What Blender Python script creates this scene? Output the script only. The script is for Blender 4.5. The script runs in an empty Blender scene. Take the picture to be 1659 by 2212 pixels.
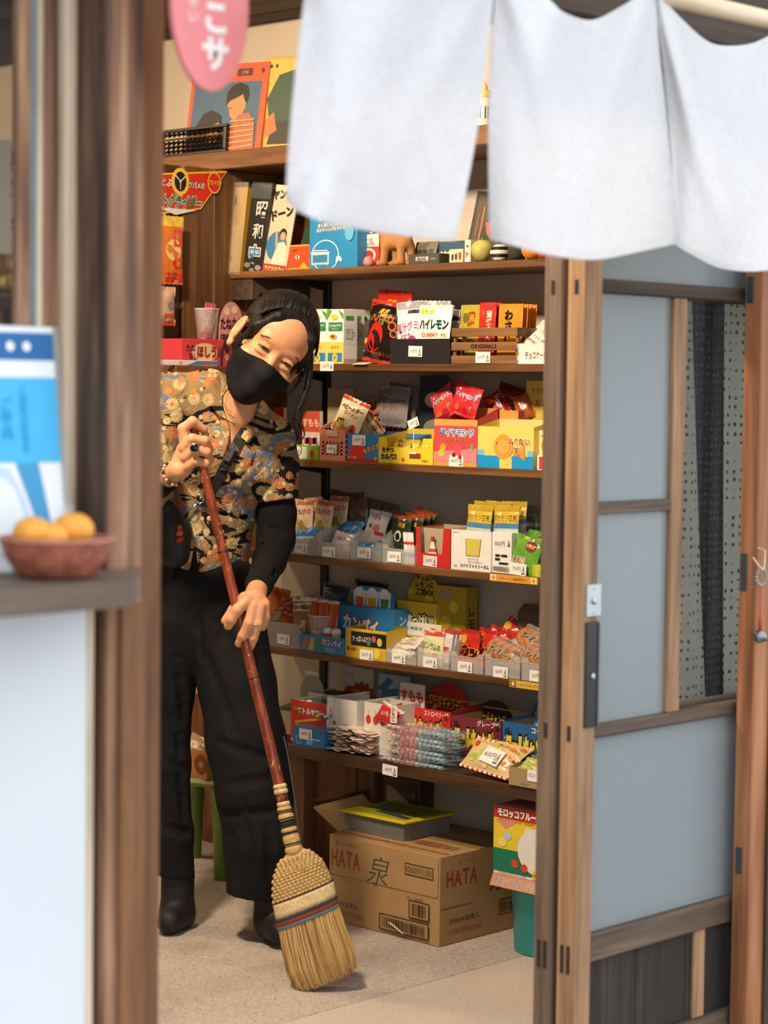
import bpy, math, random
import numpy as np
from mathutils import Vector, Matrix
# ------------------------------------------------------------------ camera
SC = bpy.context.scene
COL = SC.collection
CAM_H = 1.30
_a, _p, _r = (math.radians(v) for v in (44.102, 3.317, 0.711))
FPX = 4632.8                       # focal length in pixels of the 1659x2212 frame
_fh = np.array([math.cos(_a), math.sin(_a), 0.0])
_rt = np.array([math.sin(_a), -math.cos(_a), 0.0])
_uz = np.array([0.0, 0.0, 1.0])
FWD = _fh * math.cos(_p) - _uz * math.sin(_p)
_up = _uz * math.cos(_p) + _fh * math.sin(_p)
RGT = _rt * math.cos(_r) + _up * math.sin(_r)
UPV = _up * math.cos(_r) - _rt * math.sin(_r)
ORG = np.array([0.0, 0.0, CAM_H])
cam_d = bpy.data.cameras.new('camera')
cam = bpy.data.objects.new('camera', cam_d)
COL.objects.link(cam)
cam.matrix_world = Matrix(((RGT[0], UPV[0], -FWD[0], ORG[0]), (RGT[1], UPV[1], -FWD[1], ORG[1]),
       (RGT[2], UPV[2], -FWD[2], ORG[2]), (0, 0, 0, 1)))
cam_d.sensor_fit = 'VERTICAL'
cam_d.sensor_height = 36.0
cam_d.sensor_width = 27.0
cam_d.lens = FPX / 2212 * 36.0
cam_d.clip_start = 0.05
cam_d.dof.use_dof = True
cam_d.dof.focus_distance = 5.08
cam_d.dof.aperture_fstop = 3.2
SC.camera = cam
# ------------------------------------------------------------------ view, world, lights
SC.view_settings.view_transform = 'Standard'
SC.view_settings.look = 'None'
SC.view_settings.gamma = 1.0
SC.view_settings.use_curve_mapping = False
SC.view_settings.exposure = 0.0
SC.cycles.max_bounces = 8
SC.cycles.transparent_max_bounces = 24
SC.cycles.caustics_reflective = False
SC.cycles.caustics_refractive = False
SC.cycles.sample_clamp_indirect = 6.0
wd = bpy.data.worlds.new('overcast_sky')
SC.world = wd
wd.use_nodes = True
_bg = wd.node_tree.nodes['Background']
_bg.inputs[0].default_value = (0.90, 0.95, 1.0, 1)
_bg.inputs[1].default_value = 1.95
def area_lamp(name, loc, target, size, power, color, size_y=None, spread=math.pi):
 d = bpy.data.lights.new(name, 'AREA')
 d.energy = power
 d.color = color
 d.size = size
 if size_y:
  d.shape = 'RECTANGLE'
  d.size_y = size_y
 d.spread = spread
 o = bpy.data.objects.new(name, d)
 COL.objects.link(o)
 o.location = loc
 o.rotation_euler = (Vector(target) - Vector(loc)).to_track_quat('-Z', 'Y').to_euler()
 return o
# the shop's warm ceiling lights
area_lamp('ceiling_light_glow', (2.30, 3.30, 2.36), (3.75, 3.50, 0.85), 0.18, 55, (1.0, 0.79, 0.56))
area_lamp('ceiling_light_glow', (2.95, 4.35, 2.36), (3.75, 4.05, 1.0), 0.14, 11, (1.0, 0.70, 0.42))
area_lamp('ceiling_light_glow', (2.60, 5.4, 2.36), (3.2, 5.2, 0.8), 0.3, 16, (1.0, 0.72, 0.44))
# ------------------------------------------------------------------ pixels to points
def ray(x, y):
 return FWD + RGT * ((x - 829.5) / FPX) - UPV * ((y - 1106) / FPX)
def PX(x, y, X):
 d = ray(x, y)
 return ORG + d * (X / d[0])
def PY(x, y, Y):
 d = ray(x, y)
 return ORG + d * (Y / d[1])
def PZ(x, y, Z):
 d = ray(x, y)
 return ORG + d * ((Z - CAM_H) / d[2])
def PD(x, y, D):
 return ORG + ray(x, y) * D
def srgb(r, g, b):
 f = lambda c: (c / 255 / 12.92) if c / 255 <= 0.04045 else ((c / 255 + 0.055) / 1.055) ** 2.4
 return (f(r), f(g), f(b))
def hx(s):
 s = s.lstrip('#')
 return srgb(int(s[0:2], 16), int(s[2:4], 16), int(s[4:6], 16))
# ------------------------------------------------------------------ materials
MATS = {}
def _new(name):
 m = bpy.data.materials.new(name)
 m.use_nodes = True
 nt = m.node_tree
 for n in list(nt.nodes):
  nt.nodes.remove(n)
 out = nt.nodes.new('ShaderNodeOutputMaterial')
 return m, nt, out
def nd(nt, kind, **kw):
 n = nt.nodes.new('ShaderNode' + kind)
 for k, v in kw.items():
  if k.startswith('i_'):
   key = k[2:]
   n.inputs[int(key) if key.isdigit() else key.replace('_', ' ')].default_value = v
  else:
   setattr(n, k, v)
 return n
def ramp(nt, fac, stops, interp='LINEAR'):
 r = nd(nt, 'ValToRGB')
 r.color_ramp.interpolation = interp
 e = r.color_ramp.elements
 while len(e) < len(stops):
  e.new(0.5)
 for el, (p, c) in zip(e, stops):
  el.position = p
  el.color = (*c, 1) if len(c) == 3 else c
 nt.links.new(fac, r.inputs[0])
 return r.outputs[0]
def math_n(nt, op, a, b=None, c=None):
 n = nd(nt, 'Math', operation=op)
 for i, v in enumerate((a, b, c)):
  if v is None:
   continue
  if hasattr(v, 'links'):
   nt.links.new(v, n.inputs[i])
  else:
   n.inputs[i].default_value = v
 return n.outputs[0]
def mixc(nt, fac, a, b, mode='MIX'):
 n = nd(nt, 'MixRGB', blend_type=mode)
 for i, v in enumerate((fac, a, b)):
  if hasattr(v, 'links'):
   nt.links.new(v, n.inputs[i])
  elif i == 0:
   n.inputs[0].default_value = v
  else:
   n.inputs[i].default_value = (*v, 1)
 return n.outputs[0]
def coords(nt, scale=(1, 1, 1), kind='Object', loc=(0, 0, 0)):
 tc = nd(nt, 'TexCoord')
 mp = nd(nt, 'Mapping')
 mp.inputs['Scale'].default_value = scale
 mp.inputs['Location'].default_value = loc
 nt.links.new(tc.outputs[kind], mp.inputs[0])
 return mp.outputs[0]
def noise(nt, vec, scale=5, detail=3, rough=0.5, dist=0.0):
 n = nd(nt, 'TexNoise')
 n.inputs['Scale'].default_value = scale
 n.inputs['Detail'].default_value = detail
 n.inputs['Roughness'].default_value = rough
 n.inputs['Distortion'].default_value = dist
 if vec is not None:
  nt.links.new(vec, n.inputs['Vector'])
 return n.outputs[0]
def bump(nt, h, strength=0.3, dist=0.01):
 b = nd(nt, 'Bump')
 b.inputs['Strength'].default_value = strength
 b.inputs['Distance'].default_value = dist
 nt.links.new(h, b.inputs['Height'])
 return b.outputs[0]
def MAT(name, color, rough=0.6, metal=0.0, var=0.12, vscale=30, bmp=0.0, bscale=80, spec=0.5, sheen=0.0,
  sss=0.0, emit=None):
 """plain procedural material: base colour with soft noise variation and optional fine relief"""
 if name in MATS:
  return MATS[name]
 m, nt, out = _new(name)
 b = nd(nt, 'BsdfPrincipled')
 v = coords(nt)
 n1 = noise(nt, v, vscale, 3)
 dark = tuple(c * (1 - var) for c in color)
 lite = tuple(min(1, c * (1 + var)) for c in color)
 nt.links.new(ramp(nt, n1, [(0.3, dark), (0.7, lite)]), b.inputs['Base Color'])
 b.inputs['Roughness'].default_value = rough
 b.inputs['Metallic'].default_value = metal
 b.inputs['Specular IOR Level'].default_value = spec
 b.inputs['Sheen Weight'].default_value = sheen
 if sss:
  b.inputs['Subsurface Weight'].default_value = sss
  b.inputs['Subsurface Radius'].default_value = (0.012, 0.005, 0.003)
  b.inputs['Subsurface Scale'].default_value = 1.0
 if emit:
  b.inputs['Emission Color'].default_value = (*emit[0], 1)
  b.inputs['Emission Strength'].default_value = emit[1]
 if bmp:
  nt.links.new(bump(nt, noise(nt, v, bscale, 4), bmp, 0.004), b.inputs['Normal'])
 nt.links.new(b.outputs[0], out.inputs[0])
 MATS[name] = m
 return m
def WOOD(name, c_dark, c_mid, c_light, axis='Z', rough=0.65, scale=1.0, bmp=0.35, knots=True, contrast=1.0, seed=0.0):
 """wood with grain running along one object axis"""
 if name in MATS:
  return MATS[name]
 m, nt, out = _new(name)
 b = nd(nt, 'BsdfPrincipled')
 k = {'X': (1.2, 22, 22), 'Y': (22, 1.2, 22), 'Z': (22, 22, 1.2)}[axis]
 sc = tuple(q * scale for q in k)
 v = coords(nt, sc, loc=(seed, seed * 1.7, seed * 0.6))
 g = noise(nt, v, 1.6, 6, 0.6, 0.6)
 k2 = {'X': (0.8, 5, 5), 'Y': (5, 0.8, 5), 'Z': (5, 5, 0.8)}[axis]
 v2 = coords(nt, tuple(q * scale for q in k2), loc=(seed * 2, seed, seed))
 big = noise(nt, v2, 1.5, 4, 0.55, 0.8)
 fac = math_n(nt, 'ADD', math_n(nt, 'MULTIPLY', g, 0.62), math_n(nt, 'MULTIPLY', big, 0.38))
 s = 0.14 / contrast
 colr = ramp(nt, fac, [(0.5 - s * 1.3, c_dark), (0.5, c_mid), (0.5 + s * 1.3, c_light)])
 if knots:
  kk = {'X': (1.4, 4, 4), 'Y': (4, 1.4, 4), 'Z': (4, 4, 1.4)}[axis]
  vo = nd(nt, 'TexVoronoi')
  vo.inputs['Scale'].default_value = 1.1 * scale
  nt.links.new(coords(nt, kk, loc=(seed, 0.3, seed)), vo.inputs['Vector'])
  kf = ramp(nt, vo.outputs['Distance'], [(0.03, (1, 1, 1)), (0.10, (0, 0, 0))])
  colr = mixc(nt, math_n(nt, 'MULTIPLY', kf, 0.75), colr, tuple(c * 0.45 for c in c_dark))
 nt.links.new(colr, b.inputs['Base Color'])
 b.inputs['Roughness'].default_value = rough
 nt.links.new(bump(nt, g, bmp, 0.003), b.inputs['Normal'])
 nt.links.new(b.outputs[0], out.inputs[0])
 MATS[name] = m
 return m
def FILM(name, color, alpha=0.35, rough=0.12, bmp=0.5, bscale=60, transl=0.0, tint=None):
 """thin clear or milky plastic"""
 if name in MATS:
  return MATS[name]
 m, nt, out = _new(name)
 b = nd(nt, 'BsdfPrincipled')
 b.inputs['Base Color'].default_value = (*color, 1)
 b.inputs['Roughness'].default_value = rough
 if bmp:
  nt.links.new(bump(nt, noise(nt, coords(nt), bscale, 3), bmp, 0.004), b.inputs['Normal'])
 t = nd(nt, 'BsdfTransparent')
 t.inputs[0].default_value = (*(tint or (min(1, c * 0.3 + 0.7) for c in color)), 1)
 mx = nd(nt, 'MixShader')
 mx.inputs[0].default_value = alpha
 sh = b.outputs[0]
 if transl:
  tr = nd(nt, 'BsdfTranslucent')
  tr.inputs[0].default_value = (*color, 1)
  m2 = nd(nt, 'MixShader')
  m2.inputs[0].default_value = transl
  nt.links.new(b.outputs[0], m2.inputs[1])
  nt.links.new(tr.outputs[0], m2.inputs[2])
  sh = m2.outputs[0]
 nt.links.new(t.outputs[0], mx.inputs[1])
 nt.links.new(sh, mx.inputs[2])
 nt.links.new(mx.outputs[0], out.inputs[0])
 MATS[name] = m
 return m
def PRINT(name, rough=0.5, bmp=0.0, bscale=40, var=0.06, spec=0.5, metal=0.0):
 """printed paper, card or foil: ink colours come from the face attribute 'ink'"""
 if name in MATS:
  return MATS[name]
 m, nt, out = _new(name)
 b = nd(nt, 'BsdfPrincipled')
 at = nd(nt, 'Attribute', attribute_name='ink')
 v = coords(nt)
 n1 = noise(nt, v, 25, 3)
 nt.links.new(mixc(nt, 1.0, at.outputs['Color'], ramp(nt, n1, [(0.3, (1 - var,) * 3), (0.7, (1, 1, 1))]), 'MULTIPLY'),
     b.inputs['Base Color'])
 b.inputs['Roughness'].default_value = rough
 b.inputs['Specular IOR Level'].default_value = spec
 b.inputs['Metallic'].default_value = metal
 if bmp:
  nt.links.new(bump(nt, noise(nt, v, bscale, 3, 0.5, 0.8), bmp, 0.006), b.inputs['Normal'])
 nt.links.new(b.outputs[0], out.inputs[0])
 MATS[name] = m
 return m
# ------------------------------------------------------------------ objects
def obj(name, mesh, mat=None, parent=None, loc=None, rot=None, smooth=False):
 o = bpy.data.objects.new(name, mesh)
 COL.objects.link(o)
 if mat is not None and mesh is not None and len(mesh.materials) == 0:
  mesh.materials.append(mat)
 if parent is not None:
  o.parent = parent
 if loc is not None:
  o.location = tuple(float(v) for v in loc)
 if rot is not None:
  o.rotation_euler = rot
 if smooth:
  mesh.polygons.foreach_set('use_smooth', [True] * len(mesh.polygons))
 return o
def tag(o, label, cat, group=None):
 o['label'] = label
 o['category'] = cat
 if group:
  o['group'] = group
 return o
def struct(o, label=None):
 o['kind'] = 'structure'
 if label:
  o['label'] = label
 return o
def thing(name, label, cat, loc=(0, 0, 0), rz=0.0, group=None, rot=None):
 o = bpy.data.objects.new(name, None)
 COL.objects.link(o)
 o.empty_display_size = 0.05
 o.location = tuple(float(v) for v in loc)
 o.rotation_euler = rot if rot is not None else (0, 0, rz)
 return tag(o, label, cat, group)
def copy_tree(o, parent=None):
 c = o.copy()
 COL.objects.link(c)
 c.parent = parent
 for ch in list(o.children):
  copy_tree(ch, c)
 return c
class G:
 """collects polygons (optionally with ink colours), then becomes one mesh"""
 def __init__(s):
  s.v, s.f, s.c, s.n = [], [], [], 0
 def add(s, verts, faces, ink=None):
  s.v.append(np.asarray(verts, float).reshape(-1, 3))
  for fc in faces:
   s.f.append([i + s.n for i in fc])
   s.c.append(ink)
  s.n += len(s.v[-1])
  return s
 def box(s, lo, hi, ink=None):
  x0, y0, z0 = lo
  x1, y1, z1 = hi
  v = [(x0, y0, z0), (x1, y0, z0), (x1, y1, z0), (x0, y1, z0), (x0, y0, z1), (x1, y0, z1), (x1, y1, z1), (x0, y1, z1)]
  return s.add(v, [(0, 3, 2, 1), (4, 5, 6, 7), (0, 1, 5, 4), (1, 2, 6, 5), (2, 3, 7, 6), (3, 0, 4, 7)], ink)
 def bev(s, lo, hi, b=0.004, ink=None):
  """box with chamfered edges"""
  lo, hi = np.array(lo, float), np.array(hi, float)
  b = min(b, *(0.45 * (hi - lo)))
  c, r = (lo + hi) / 2, (hi - lo) / 2
  vs, idx = [], {}
  for sx in (-1, 1):
   for sy in (-1, 1):
    for sz in (-1, 1):
     for ax in range(3):
      d = r - b
      d[ax] = r[ax]
      idx[(sx, sy, sz, ax)] = len(vs)
      vs.append(c + d * (sx, sy, sz))
  fs = []
  I = lambda sg, ax: idx[(*sg, ax)]
  for ax in range(3):
   u, w = [(1, 2), (2, 0), (0, 1)][ax]
   for sg in (-1, 1):
    q = []
    for a_, b_ in ((-1, -1), (1, -1), (1, 1), (-1, 1)):
     t = [0, 0, 0]
     t[ax], t[u], t[w] = sg, a_, b_
     q.append(I(t, ax))
    fs.append(q if sg > 0 else q[::-1])
   for su in (-1, 1):       # edge chamfers along axis ax
    for sw in (-1, 1):
     t0, t1 = [0, 0, 0], [0, 0, 0]
     t0[ax], t1[ax] = -1, 1
     t0[u] = t1[u] = su
     t0[w] = t1[w] = sw
     q = [I(t0, u), I(t1, u), I(t1, w), I(t0, w)]
     fs.append(q if su * sw < 0 else q[::-1])
  for sx in (-1, 1):
   for sy in (-1, 1):
    for sz in (-1, 1):
     q = [I((sx, sy, sz), a) for a in range(3)]
     fs.append(q if sx * sy * sz > 0 else q[::-1])
  return s.add(vs, fs, ink)
 def tube(s, pts, radii, n=10, ink=None, caps=True, flat=1.0, updir=None):
  pts = [np.asarray(p, float) for p in pts]
  if np.isscalar(radii):
   radii = [radii] * len(pts)
  vs = []
  prev = None
  for i, p in enumerate(pts):
   t = pts[min(i + 1, len(pts) - 1)] - pts[max(i - 1, 0)]
   t = t / (np.linalg.norm(t) + 1e-12)
   if prev is None:
    ref = np.array([0, 0, 1.0]) if updir is None else np.asarray(updir, float)
    if abs(t @ ref) > 0.95 * np.linalg.norm(ref):
     ref = np.array([1.0, 0, 0])
    a = np.cross(t, ref)
   else:
    a = prev - t * (prev @ t)
   a = a / (np.linalg.norm(a) + 1e-12)
   prev = a
   b = np.cross(t, a)
   for k in range(n):
    w = 2 * math.pi * k / n
    vs.append(p + radii[i] * (a * math.cos(w) + b * math.sin(w) * flat))
  fs = []
  for i in range(len(pts) - 1):
   for k in range(n):
    fs.append((i * n + k, i * n + (k + 1) % n, (i + 1) * n + (k + 1) % n, (i + 1) * n + k))
  if caps:
   fs.append(tuple(range(n))[::-1])
   fs.append(tuple((len(pts) - 1) * n + k for k in range(n)))
  return s.add(vs, fs, ink)
 def lathe(s, prof, n=24, c=(0, 0, 0), ink=None, squash=(1, 1), closed=False):
  vs = []
  for r, z in prof:
   for k in range(n):
    w = 2 * math.pi * k / n
    vs.append((c[0] + r * math.cos(w) * squash[0], c[1] + r * math.sin(w) * squash[1], c[2] + z))
  fs = []
  m = len(prof)
  for i in range(m - 1):
   for k in range(n):
    fs.append((i * n + k, i * n + (k + 1) % n, (i + 1) * n + (k + 1) % n, (i + 1) * n + k))
  if prof[0][0] > 1e-5:
   fs.append(tuple(range(n))[::-1])
  if prof[-1][0] > 1e-5 and not closed:
   fs.append(tuple((m - 1) * n + k for k in range(n)))
  return s.add(vs, fs, ink)
 def ball(s, c, r, n=12, m=8, ink=None):
  r = np.array([r] * 3 if np.isscalar(r) else r, float)
  vs, fs = [], []
  for i in range(m + 1):
   t = math.pi * i / m
   for k in range(n):
    w = 2 * math.pi * k / n
    vs.append(np.array(c) + r * (math.sin(t) * math.cos(w), math.sin(t) * math.sin(w), math.cos(t)))
  for i in range(m):
   for k in range(n):
    fs.append((i * n + k, (i + 1) * n + k, (i + 1) * n + (k + 1) % n, i * n + (k + 1) % n))
  return s.add(vs, fs, ink)
 def prism(s, poly, a, b, ink=None, plane='XZ'):
  """extrude a 2-D outline between depths a and b"""
  n = len(poly)
  area = sum(poly[i][0] * poly[(i + 1) % n][1] - poly[(i + 1) % n][0] * poly[i][1] for i in range(n))
  if area < 0:
   poly = poly[::-1]
  if plane == 'XZ':
   mk = lambda p, d: (p[0], d, p[1])
  elif plane == 'XY':
   mk = lambda p, d: (p[0], p[1], d)
  else:
   mk = lambda p, d: (d, p[0], p[1])
  vs = [mk(p, a) for p in poly] + [mk(p, b) for p in poly]
  fr, bk = tuple(range(n)), tuple(range(2 * n - 1, n - 1, -1))
  fs = [fr, bk] + [(i, i + n, (i + 1) % n + n, (i + 1) % n) for i in range(n)]
  if plane != 'XZ':
   fs = [f[::-1] for f in fs]
  return s.add(vs, fs, ink)
 def mesh(s, name, smooth=False):
  me = bpy.data.meshes.new(name)
  V = np.concatenate(s.v) if s.v else np.zeros((0, 3))
  me.from_pydata(V.tolist(), [], s.f)
  if any(c is not None for c in s.c):
   at = me.attributes.new('ink', 'FLOAT_COLOR', 'FACE')
   buf = np.array([(*(c if c is not None else (0.8, 0.8, 0.8)), 1.0) for c in s.c], np.float32)
   at.data.foreach_set('color', buf.ravel())
  if smooth:
   me.polygons.foreach_set('use_smooth', [True] * len(me.polygons))
  me.update()
  return me
 def obj(s, name, mat, parent=None, smooth=False, loc=None, rot=None):
  return obj(name, s.mesh(name, smooth), mat, parent, loc, rot)
# ------------------------------------------------------------------ lettering as flat outlines
_tc = bpy.data.curves.new('lettering', 'FONT')
_tc.resolution_u = 2
_to = bpy.data.objects.new('lettering', _tc)
_GL = {}
def glyph(ch, bold):
 k = (ch, bold)
 if k not in _GL:
  _tc.body = ch
  _tc.offset = bold
  me = _to.to_mesh()
  V = np.array([v.co[:2] for v in me.vertices]) if len(me.vertices) else np.zeros((0, 2))
  Fc = [tuple(p.vertices) for p in me.polygons]
  _to.to_mesh_clear()
  adv = 1.0 if ord(ch) > 0x2000 else ((V[:, 0].max() + 0.09) if len(V) else 0.3)
  _GL[k] = (V, Fc, adv)
 return _GL[k]
def text2d(s, bold=0.0, vertical=False, track=1.0):
 """outline vertices (unit em), faces and extents of a string"""
 Vs, Fs, x, n, y = [], [], 0.0, 0, 0.0
 for ch in s:
  if ch == '\n':
   x, y = 0.0, y - 1.05
   continue
  V, Fc, adv = glyph(ch, bold)
  if len(V):
   Vs.append(V + (x, y))
   Fs += [tuple(i + n for i in f) for f in Fc]
   n += len(V)
  if vertical:
   y -= 1.0 * track
  else:
   x += adv * track
 if not Vs:
  return np.zeros((0, 2)), []
 V = np.concatenate(Vs)
 V = V - (V.min(0) + V.max(0)) / 2
 return V, Fs
def ellipse(cx, cy, rx, ry, n=20, a0=0.0, a1=2 * math.pi):
 return [(cx + rx * math.cos(a0 + (a1 - a0) * k / n), cy + ry * math.sin(a0 + (a1 - a0) * k / n)) for k in range(n)]
def burst(cx, cy, r0, r1, n):
 return [(cx + (r0 if k % 2 else r1) * math.cos(math.pi * k / n), cy + (r0 if k % 2 else r1) * math.sin(math.pi * k / n))
   for k in range(2 * n)]
def draw(g, items, w, h, fmap=None, layer0=1):
 """print shapes on a w x h panel; coordinates run 0..1 across and up the panel.
 r: rectangle, e: ellipse (radii in panel heights), p: polygon, b: burst, t: text (height in panel heights)"""
 if fmap is None:
  fmap = lambda u, v, k: (u * w, -0.00035 * k, v * h)
 for li, it in enumerate(items):
  k = layer0 + li * 0.6
  ty = it[0]
  if ty == 'r':
   _, x0, y0, x1, y1, c = it
   nx = 1 if fmap.__name__ == '<lambda>' else 8
   for i in range(nx):
    a, b = x0 + (x1 - x0) * i / nx, x0 + (x1 - x0) * (i + 1) / nx
    g.add([fmap(a, y0, k), fmap(b, y0, k), fmap(b, y1, k), fmap(a, y1, k)], [(0, 1, 2, 3)], hx(c))
  elif ty == 'e':
   _, cx, cy, rx, ry, c = it
   P = ellipse(cx, cy, rx * h / w, ry)
   g.add([fmap(*p, k) for p in P], [tuple(range(len(P)))], hx(c))
  elif ty == 'b':
   _, cx, cy, r0, r1, n, c = it
   P = [(cx + (x * h / w), cy + y) for x, y in burst(0, 0, r0, r1, n)]
   vs = [fmap(*p, k) for p in P] + [fmap(cx, cy, k)]
   g.add(vs, [(i, (i + 1) % len(P), len(P)) for i in range(len(P))], hx(c))
  elif ty == 'p':
   _, P, c = it
   g.add([fmap(*p, k) for p in P], [tuple(range(len(P)))], hx(c))
  elif ty == 't':
   s, cx, cy, th, c = it[1:6]
   o = it[6] if len(it) > 6 else {}
   V, Fs = text2d(s, o.get('bold', 0.02), o.get('v', False), o.get('track', 1.0))
   if not len(V):
    continue
   ext = V.max(0) - V.min(0)
   sc = th * h
   if not o.get('v', False):
    mw = o.get('maxw', 0.92) * w
    if ext[0] * sc > mw:
     V = V * (mw / (ext[0] * sc), 1)
   elif ext[1] * sc > o.get('maxw', 0.95) * h:
    V = V * (1, o.get('maxw', 0.95) * h / (ext[1] * sc))
   r = math.radians(o.get('rot', 0))
   sl = o.get('slant', 0.0)
   def put(V2, kk, col):
    X = (V2[:, 0] + sl * V2[:, 1]) * sc
    Y = V2[:, 1] * sc
    xr = X * math.cos(r) - Y * math.sin(r)
    yr = X * math.sin(r) + Y * math.cos(r)
    g.add([fmap(cx + a / w, cy + b / h, kk) for a, b in zip(xr, yr)], Fs2, hx(col))
   if o.get('out'):
    Fs2 = Fs
    V3, F3 = text2d(s, o.get('bold', 0.02) + o.get('ow', 0.06), o.get('v', False), o.get('track', 1.0))
    if len(V3):
     V3 = V3 * (V.max(0) - V.min(0)) / ext
     Fs2 = F3
     put(V3, k - 0.3, o['out'])
   Fs2 = Fs
   put(V, k + 0.25, c)
 return g
INK = PRINT('printed_card', 0.45, 0.05, 30)
FOIL = PRINT('printed_foil', 0.24, 0.45, 30, 0.10, 0.6)
PAPER = PRINT('printed_paper', 0.8, 0.03, 60)
# ================================================================== the setting
def concrete(name, c, speck=False, scale=1.0):
 if name in MATS:
  return MATS[name]
 m, nt, out = _new(name)
 b = nd(nt, 'BsdfPrincipled')
 v = coords(nt)
 base = ramp(nt, noise(nt, v, 3.0 * scale, 5, 0.6), [(0.3, tuple(q * 0.80 for q in c)), (0.7, tuple(min(1, q * 1.12) for q in c))])
 fine = noise(nt, v, 140, 3, 0.7)
 base = mixc(nt, 0.5, base, ramp(nt, fine, [(0.35, tuple(q * 0.7 for q in c)), (0.65, tuple(min(1, q * 1.15) for q in c))]))
 if speck:
  for sc_, th, col, am in ((240, 0.26, (0.08, 0.07, 0.06), 0.85), (110, 0.13, (0.12, 0.10, 0.09), 0.8), (170, 0.22, (0.30, 0.26, 0.23), 0.7), (260, 0.22, (0.78, 0.72, 0.66), 0.7)):
   vo = nd(nt, 'TexVoronoi')
   vo.inputs['Scale'].default_value = sc_
   nt.links.new(v, vo.inputs['Vector'])
   f = ramp(nt, vo.outputs['Distance'], [(th, (1, 1, 1)), (th + 0.12, (0, 0, 0))])
   gate = ramp(nt, noise(nt, v, 55 + sc_ * 0.1, 2), [(0.47, (0, 0, 0)), (0.55, (1, 1, 1))])
   base = mixc(nt, math_n(nt, 'MULTIPLY', math_n(nt, 'MULTIPLY', f, gate), am), base, col)
  dirt = ramp(nt, noise(nt, v, 4.5, 4, 0.6), [(0.5, (0, 0, 0)), (0.68, (1, 1, 1))])
  base = mixc(nt, math_n(nt, 'MULTIPLY', dirt, 0.42), base, tuple(q * 0.5 for q in c))
 nt.links.new(base, b.inputs['Base Color'])
 b.inputs['Roughness'].default_value = 0.85
 nt.links.new(bump(nt, fine, 0.35, 0.003), b.inputs['Normal'])
 nt.links.new(b.outputs[0], out.inputs[0])
 MATS[name] = m
 return m
PLASTER = MAT('cream_plaster', srgb(206, 194, 176), 0.9, var=0.05, vscale=4, bmp=0.12, bscale=180)
WHITE_WALL = MAT('white_painted_board', srgb(222, 226, 233), 0.75, var=0.02, vscale=3)
W_POST = WOOD('weathered_post_wood', hx('4a3328'), hx('91694f'), hx('c49a7a'), 'Z', 0.75, 0.8, contrast=1.5, seed=0.4)
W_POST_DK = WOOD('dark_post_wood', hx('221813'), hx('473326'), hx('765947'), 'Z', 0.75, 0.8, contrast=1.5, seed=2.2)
W_JAMB = WOOD('brown_jamb_wood', hx('47291a'), hx('7a5030'), hx('a06d45'), 'Z', 0.7, 1.0, seed=3.1)
W_PALE = WOOD('pale_stile_wood', hx('a58a70'), hx('d8c2a8'), hx('efdfca'), 'Z', 0.65, 1.2, seed=5.0, knots=False)
W_DOOR = WOOD('door_stile_wood', hx('644a36'), hx('9b7757'), hx('c39b75'), 'Z', 0.7, 1.3, seed=1.3, knots=False)
W_DOORG = WOOD('greyed_door_wood', hx('483a31'), hx('725d4d'), hx('937b68'), 'Z', 0.75, 1.3, seed=7.3, knots=False)
W_RAIL = WOOD('door_rail_wood', hx('382c23'), hx('5e4c3e'), hx('806b58'), 'X', 0.7, 1.2, seed=4.1, knots=False)
W_DARKX = WOOD('dark_lintel_wood', hx('221912'), hx('3b2c20'), hx('584333'), 'X', 0.7, 1.0, seed=6.0)
W_DARKY = WOOD('dark_beam_wood', hx('1f1610'), hx('38281b'), hx('523b29'), 'Y', 0.7, 1.0, seed=8.0)
W_ORANGE = WOOD('orange_post_wood', hx('5f3822'), hx('985f3d'), hx('b98058'), 'Z', 0.65, 1.0, seed=9.5)
W_PANEL = WOOD('dark_door_board', hx('16120f'), hx('2a241e'), hx('463b31'), 'Z', 0.75, 1.2, seed=3.7, knots=False)
SLOT = MAT('dark_tenon_end', hx('2a2520'), 0.9)
XW = 4.02                                   # inside face of the shelf wall
YF = 2.45                                   # street face of the sliding doors
Z_LINTEL = 1.955
THR = 3.147
_fl = struct(G().box((0.3, THR, -0.12), (XW, 6.8, 0.0)).obj('floor', concrete('washed_aggregate_floor', srgb(192, 178, 166), True)))
struct(G().box((0.3, 2.2, -0.12), (XW + 0.2, THR - 0.0003, -0.0008)).obj('floor_threshold', concrete('smooth_threshold_concrete', srgb(200, 186, 174))))
struct(G().box((-6, -5, -0.14), (9, 2.198, -0.006)).obj('floor_street', concrete('street_concrete', srgb(150, 146, 140))))
struct(G().box((XW, 2.62, 0), (XW + 0.12, 6.8, 2.5)).obj('wall_right', PLASTER))
_bb = struct(bpy.data.objects.new('baseboard_right', None))
COL.objects.link(_bb)
for _k in range(18):
 G().bev((XW - 0.016, 3.97 + 0.155 * _k, 0.0), (XW - 0.0005, 3.97 + 0.155 * _k + 0.153, 0.42 + 0.0), 0.002).obj('plank', WOOD('red_brown_plank', hx('3a2012'), hx('6a3f24'), hx('8a5834'), 'Z', 0.6, 1.0, 0.3, False, 1.0, 5.5), _bb)
struct(G().box((0.3, 6.8, 0), (XW + 0.12, 6.92, 2.5)).obj('wall_back', PLASTER))
struct(G().box((0.18, 2.62, 0), (0.3, 6.92, 2.5)).obj('wall_left', PLASTER))
ceil_ = struct(G().box((0.18, 2.5, 2.5), (XW + 0.12, 6.92, 2.6)).obj('ceiling', W_DARKY))
struct(G().bev((XW - 0.10, 2.62, 2.29), (XW, 6.8, 2.5)).obj('trim_1', W_DARKY))
for i, yb in enumerate((3.4, 4.3, 5.2, 6.1)):
 G().bev((0.3, yb, 2.38), (XW - 0.1, yb + 0.1, 2.5)).obj('ceiling_beam', W_DARKX, ceil_)
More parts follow.
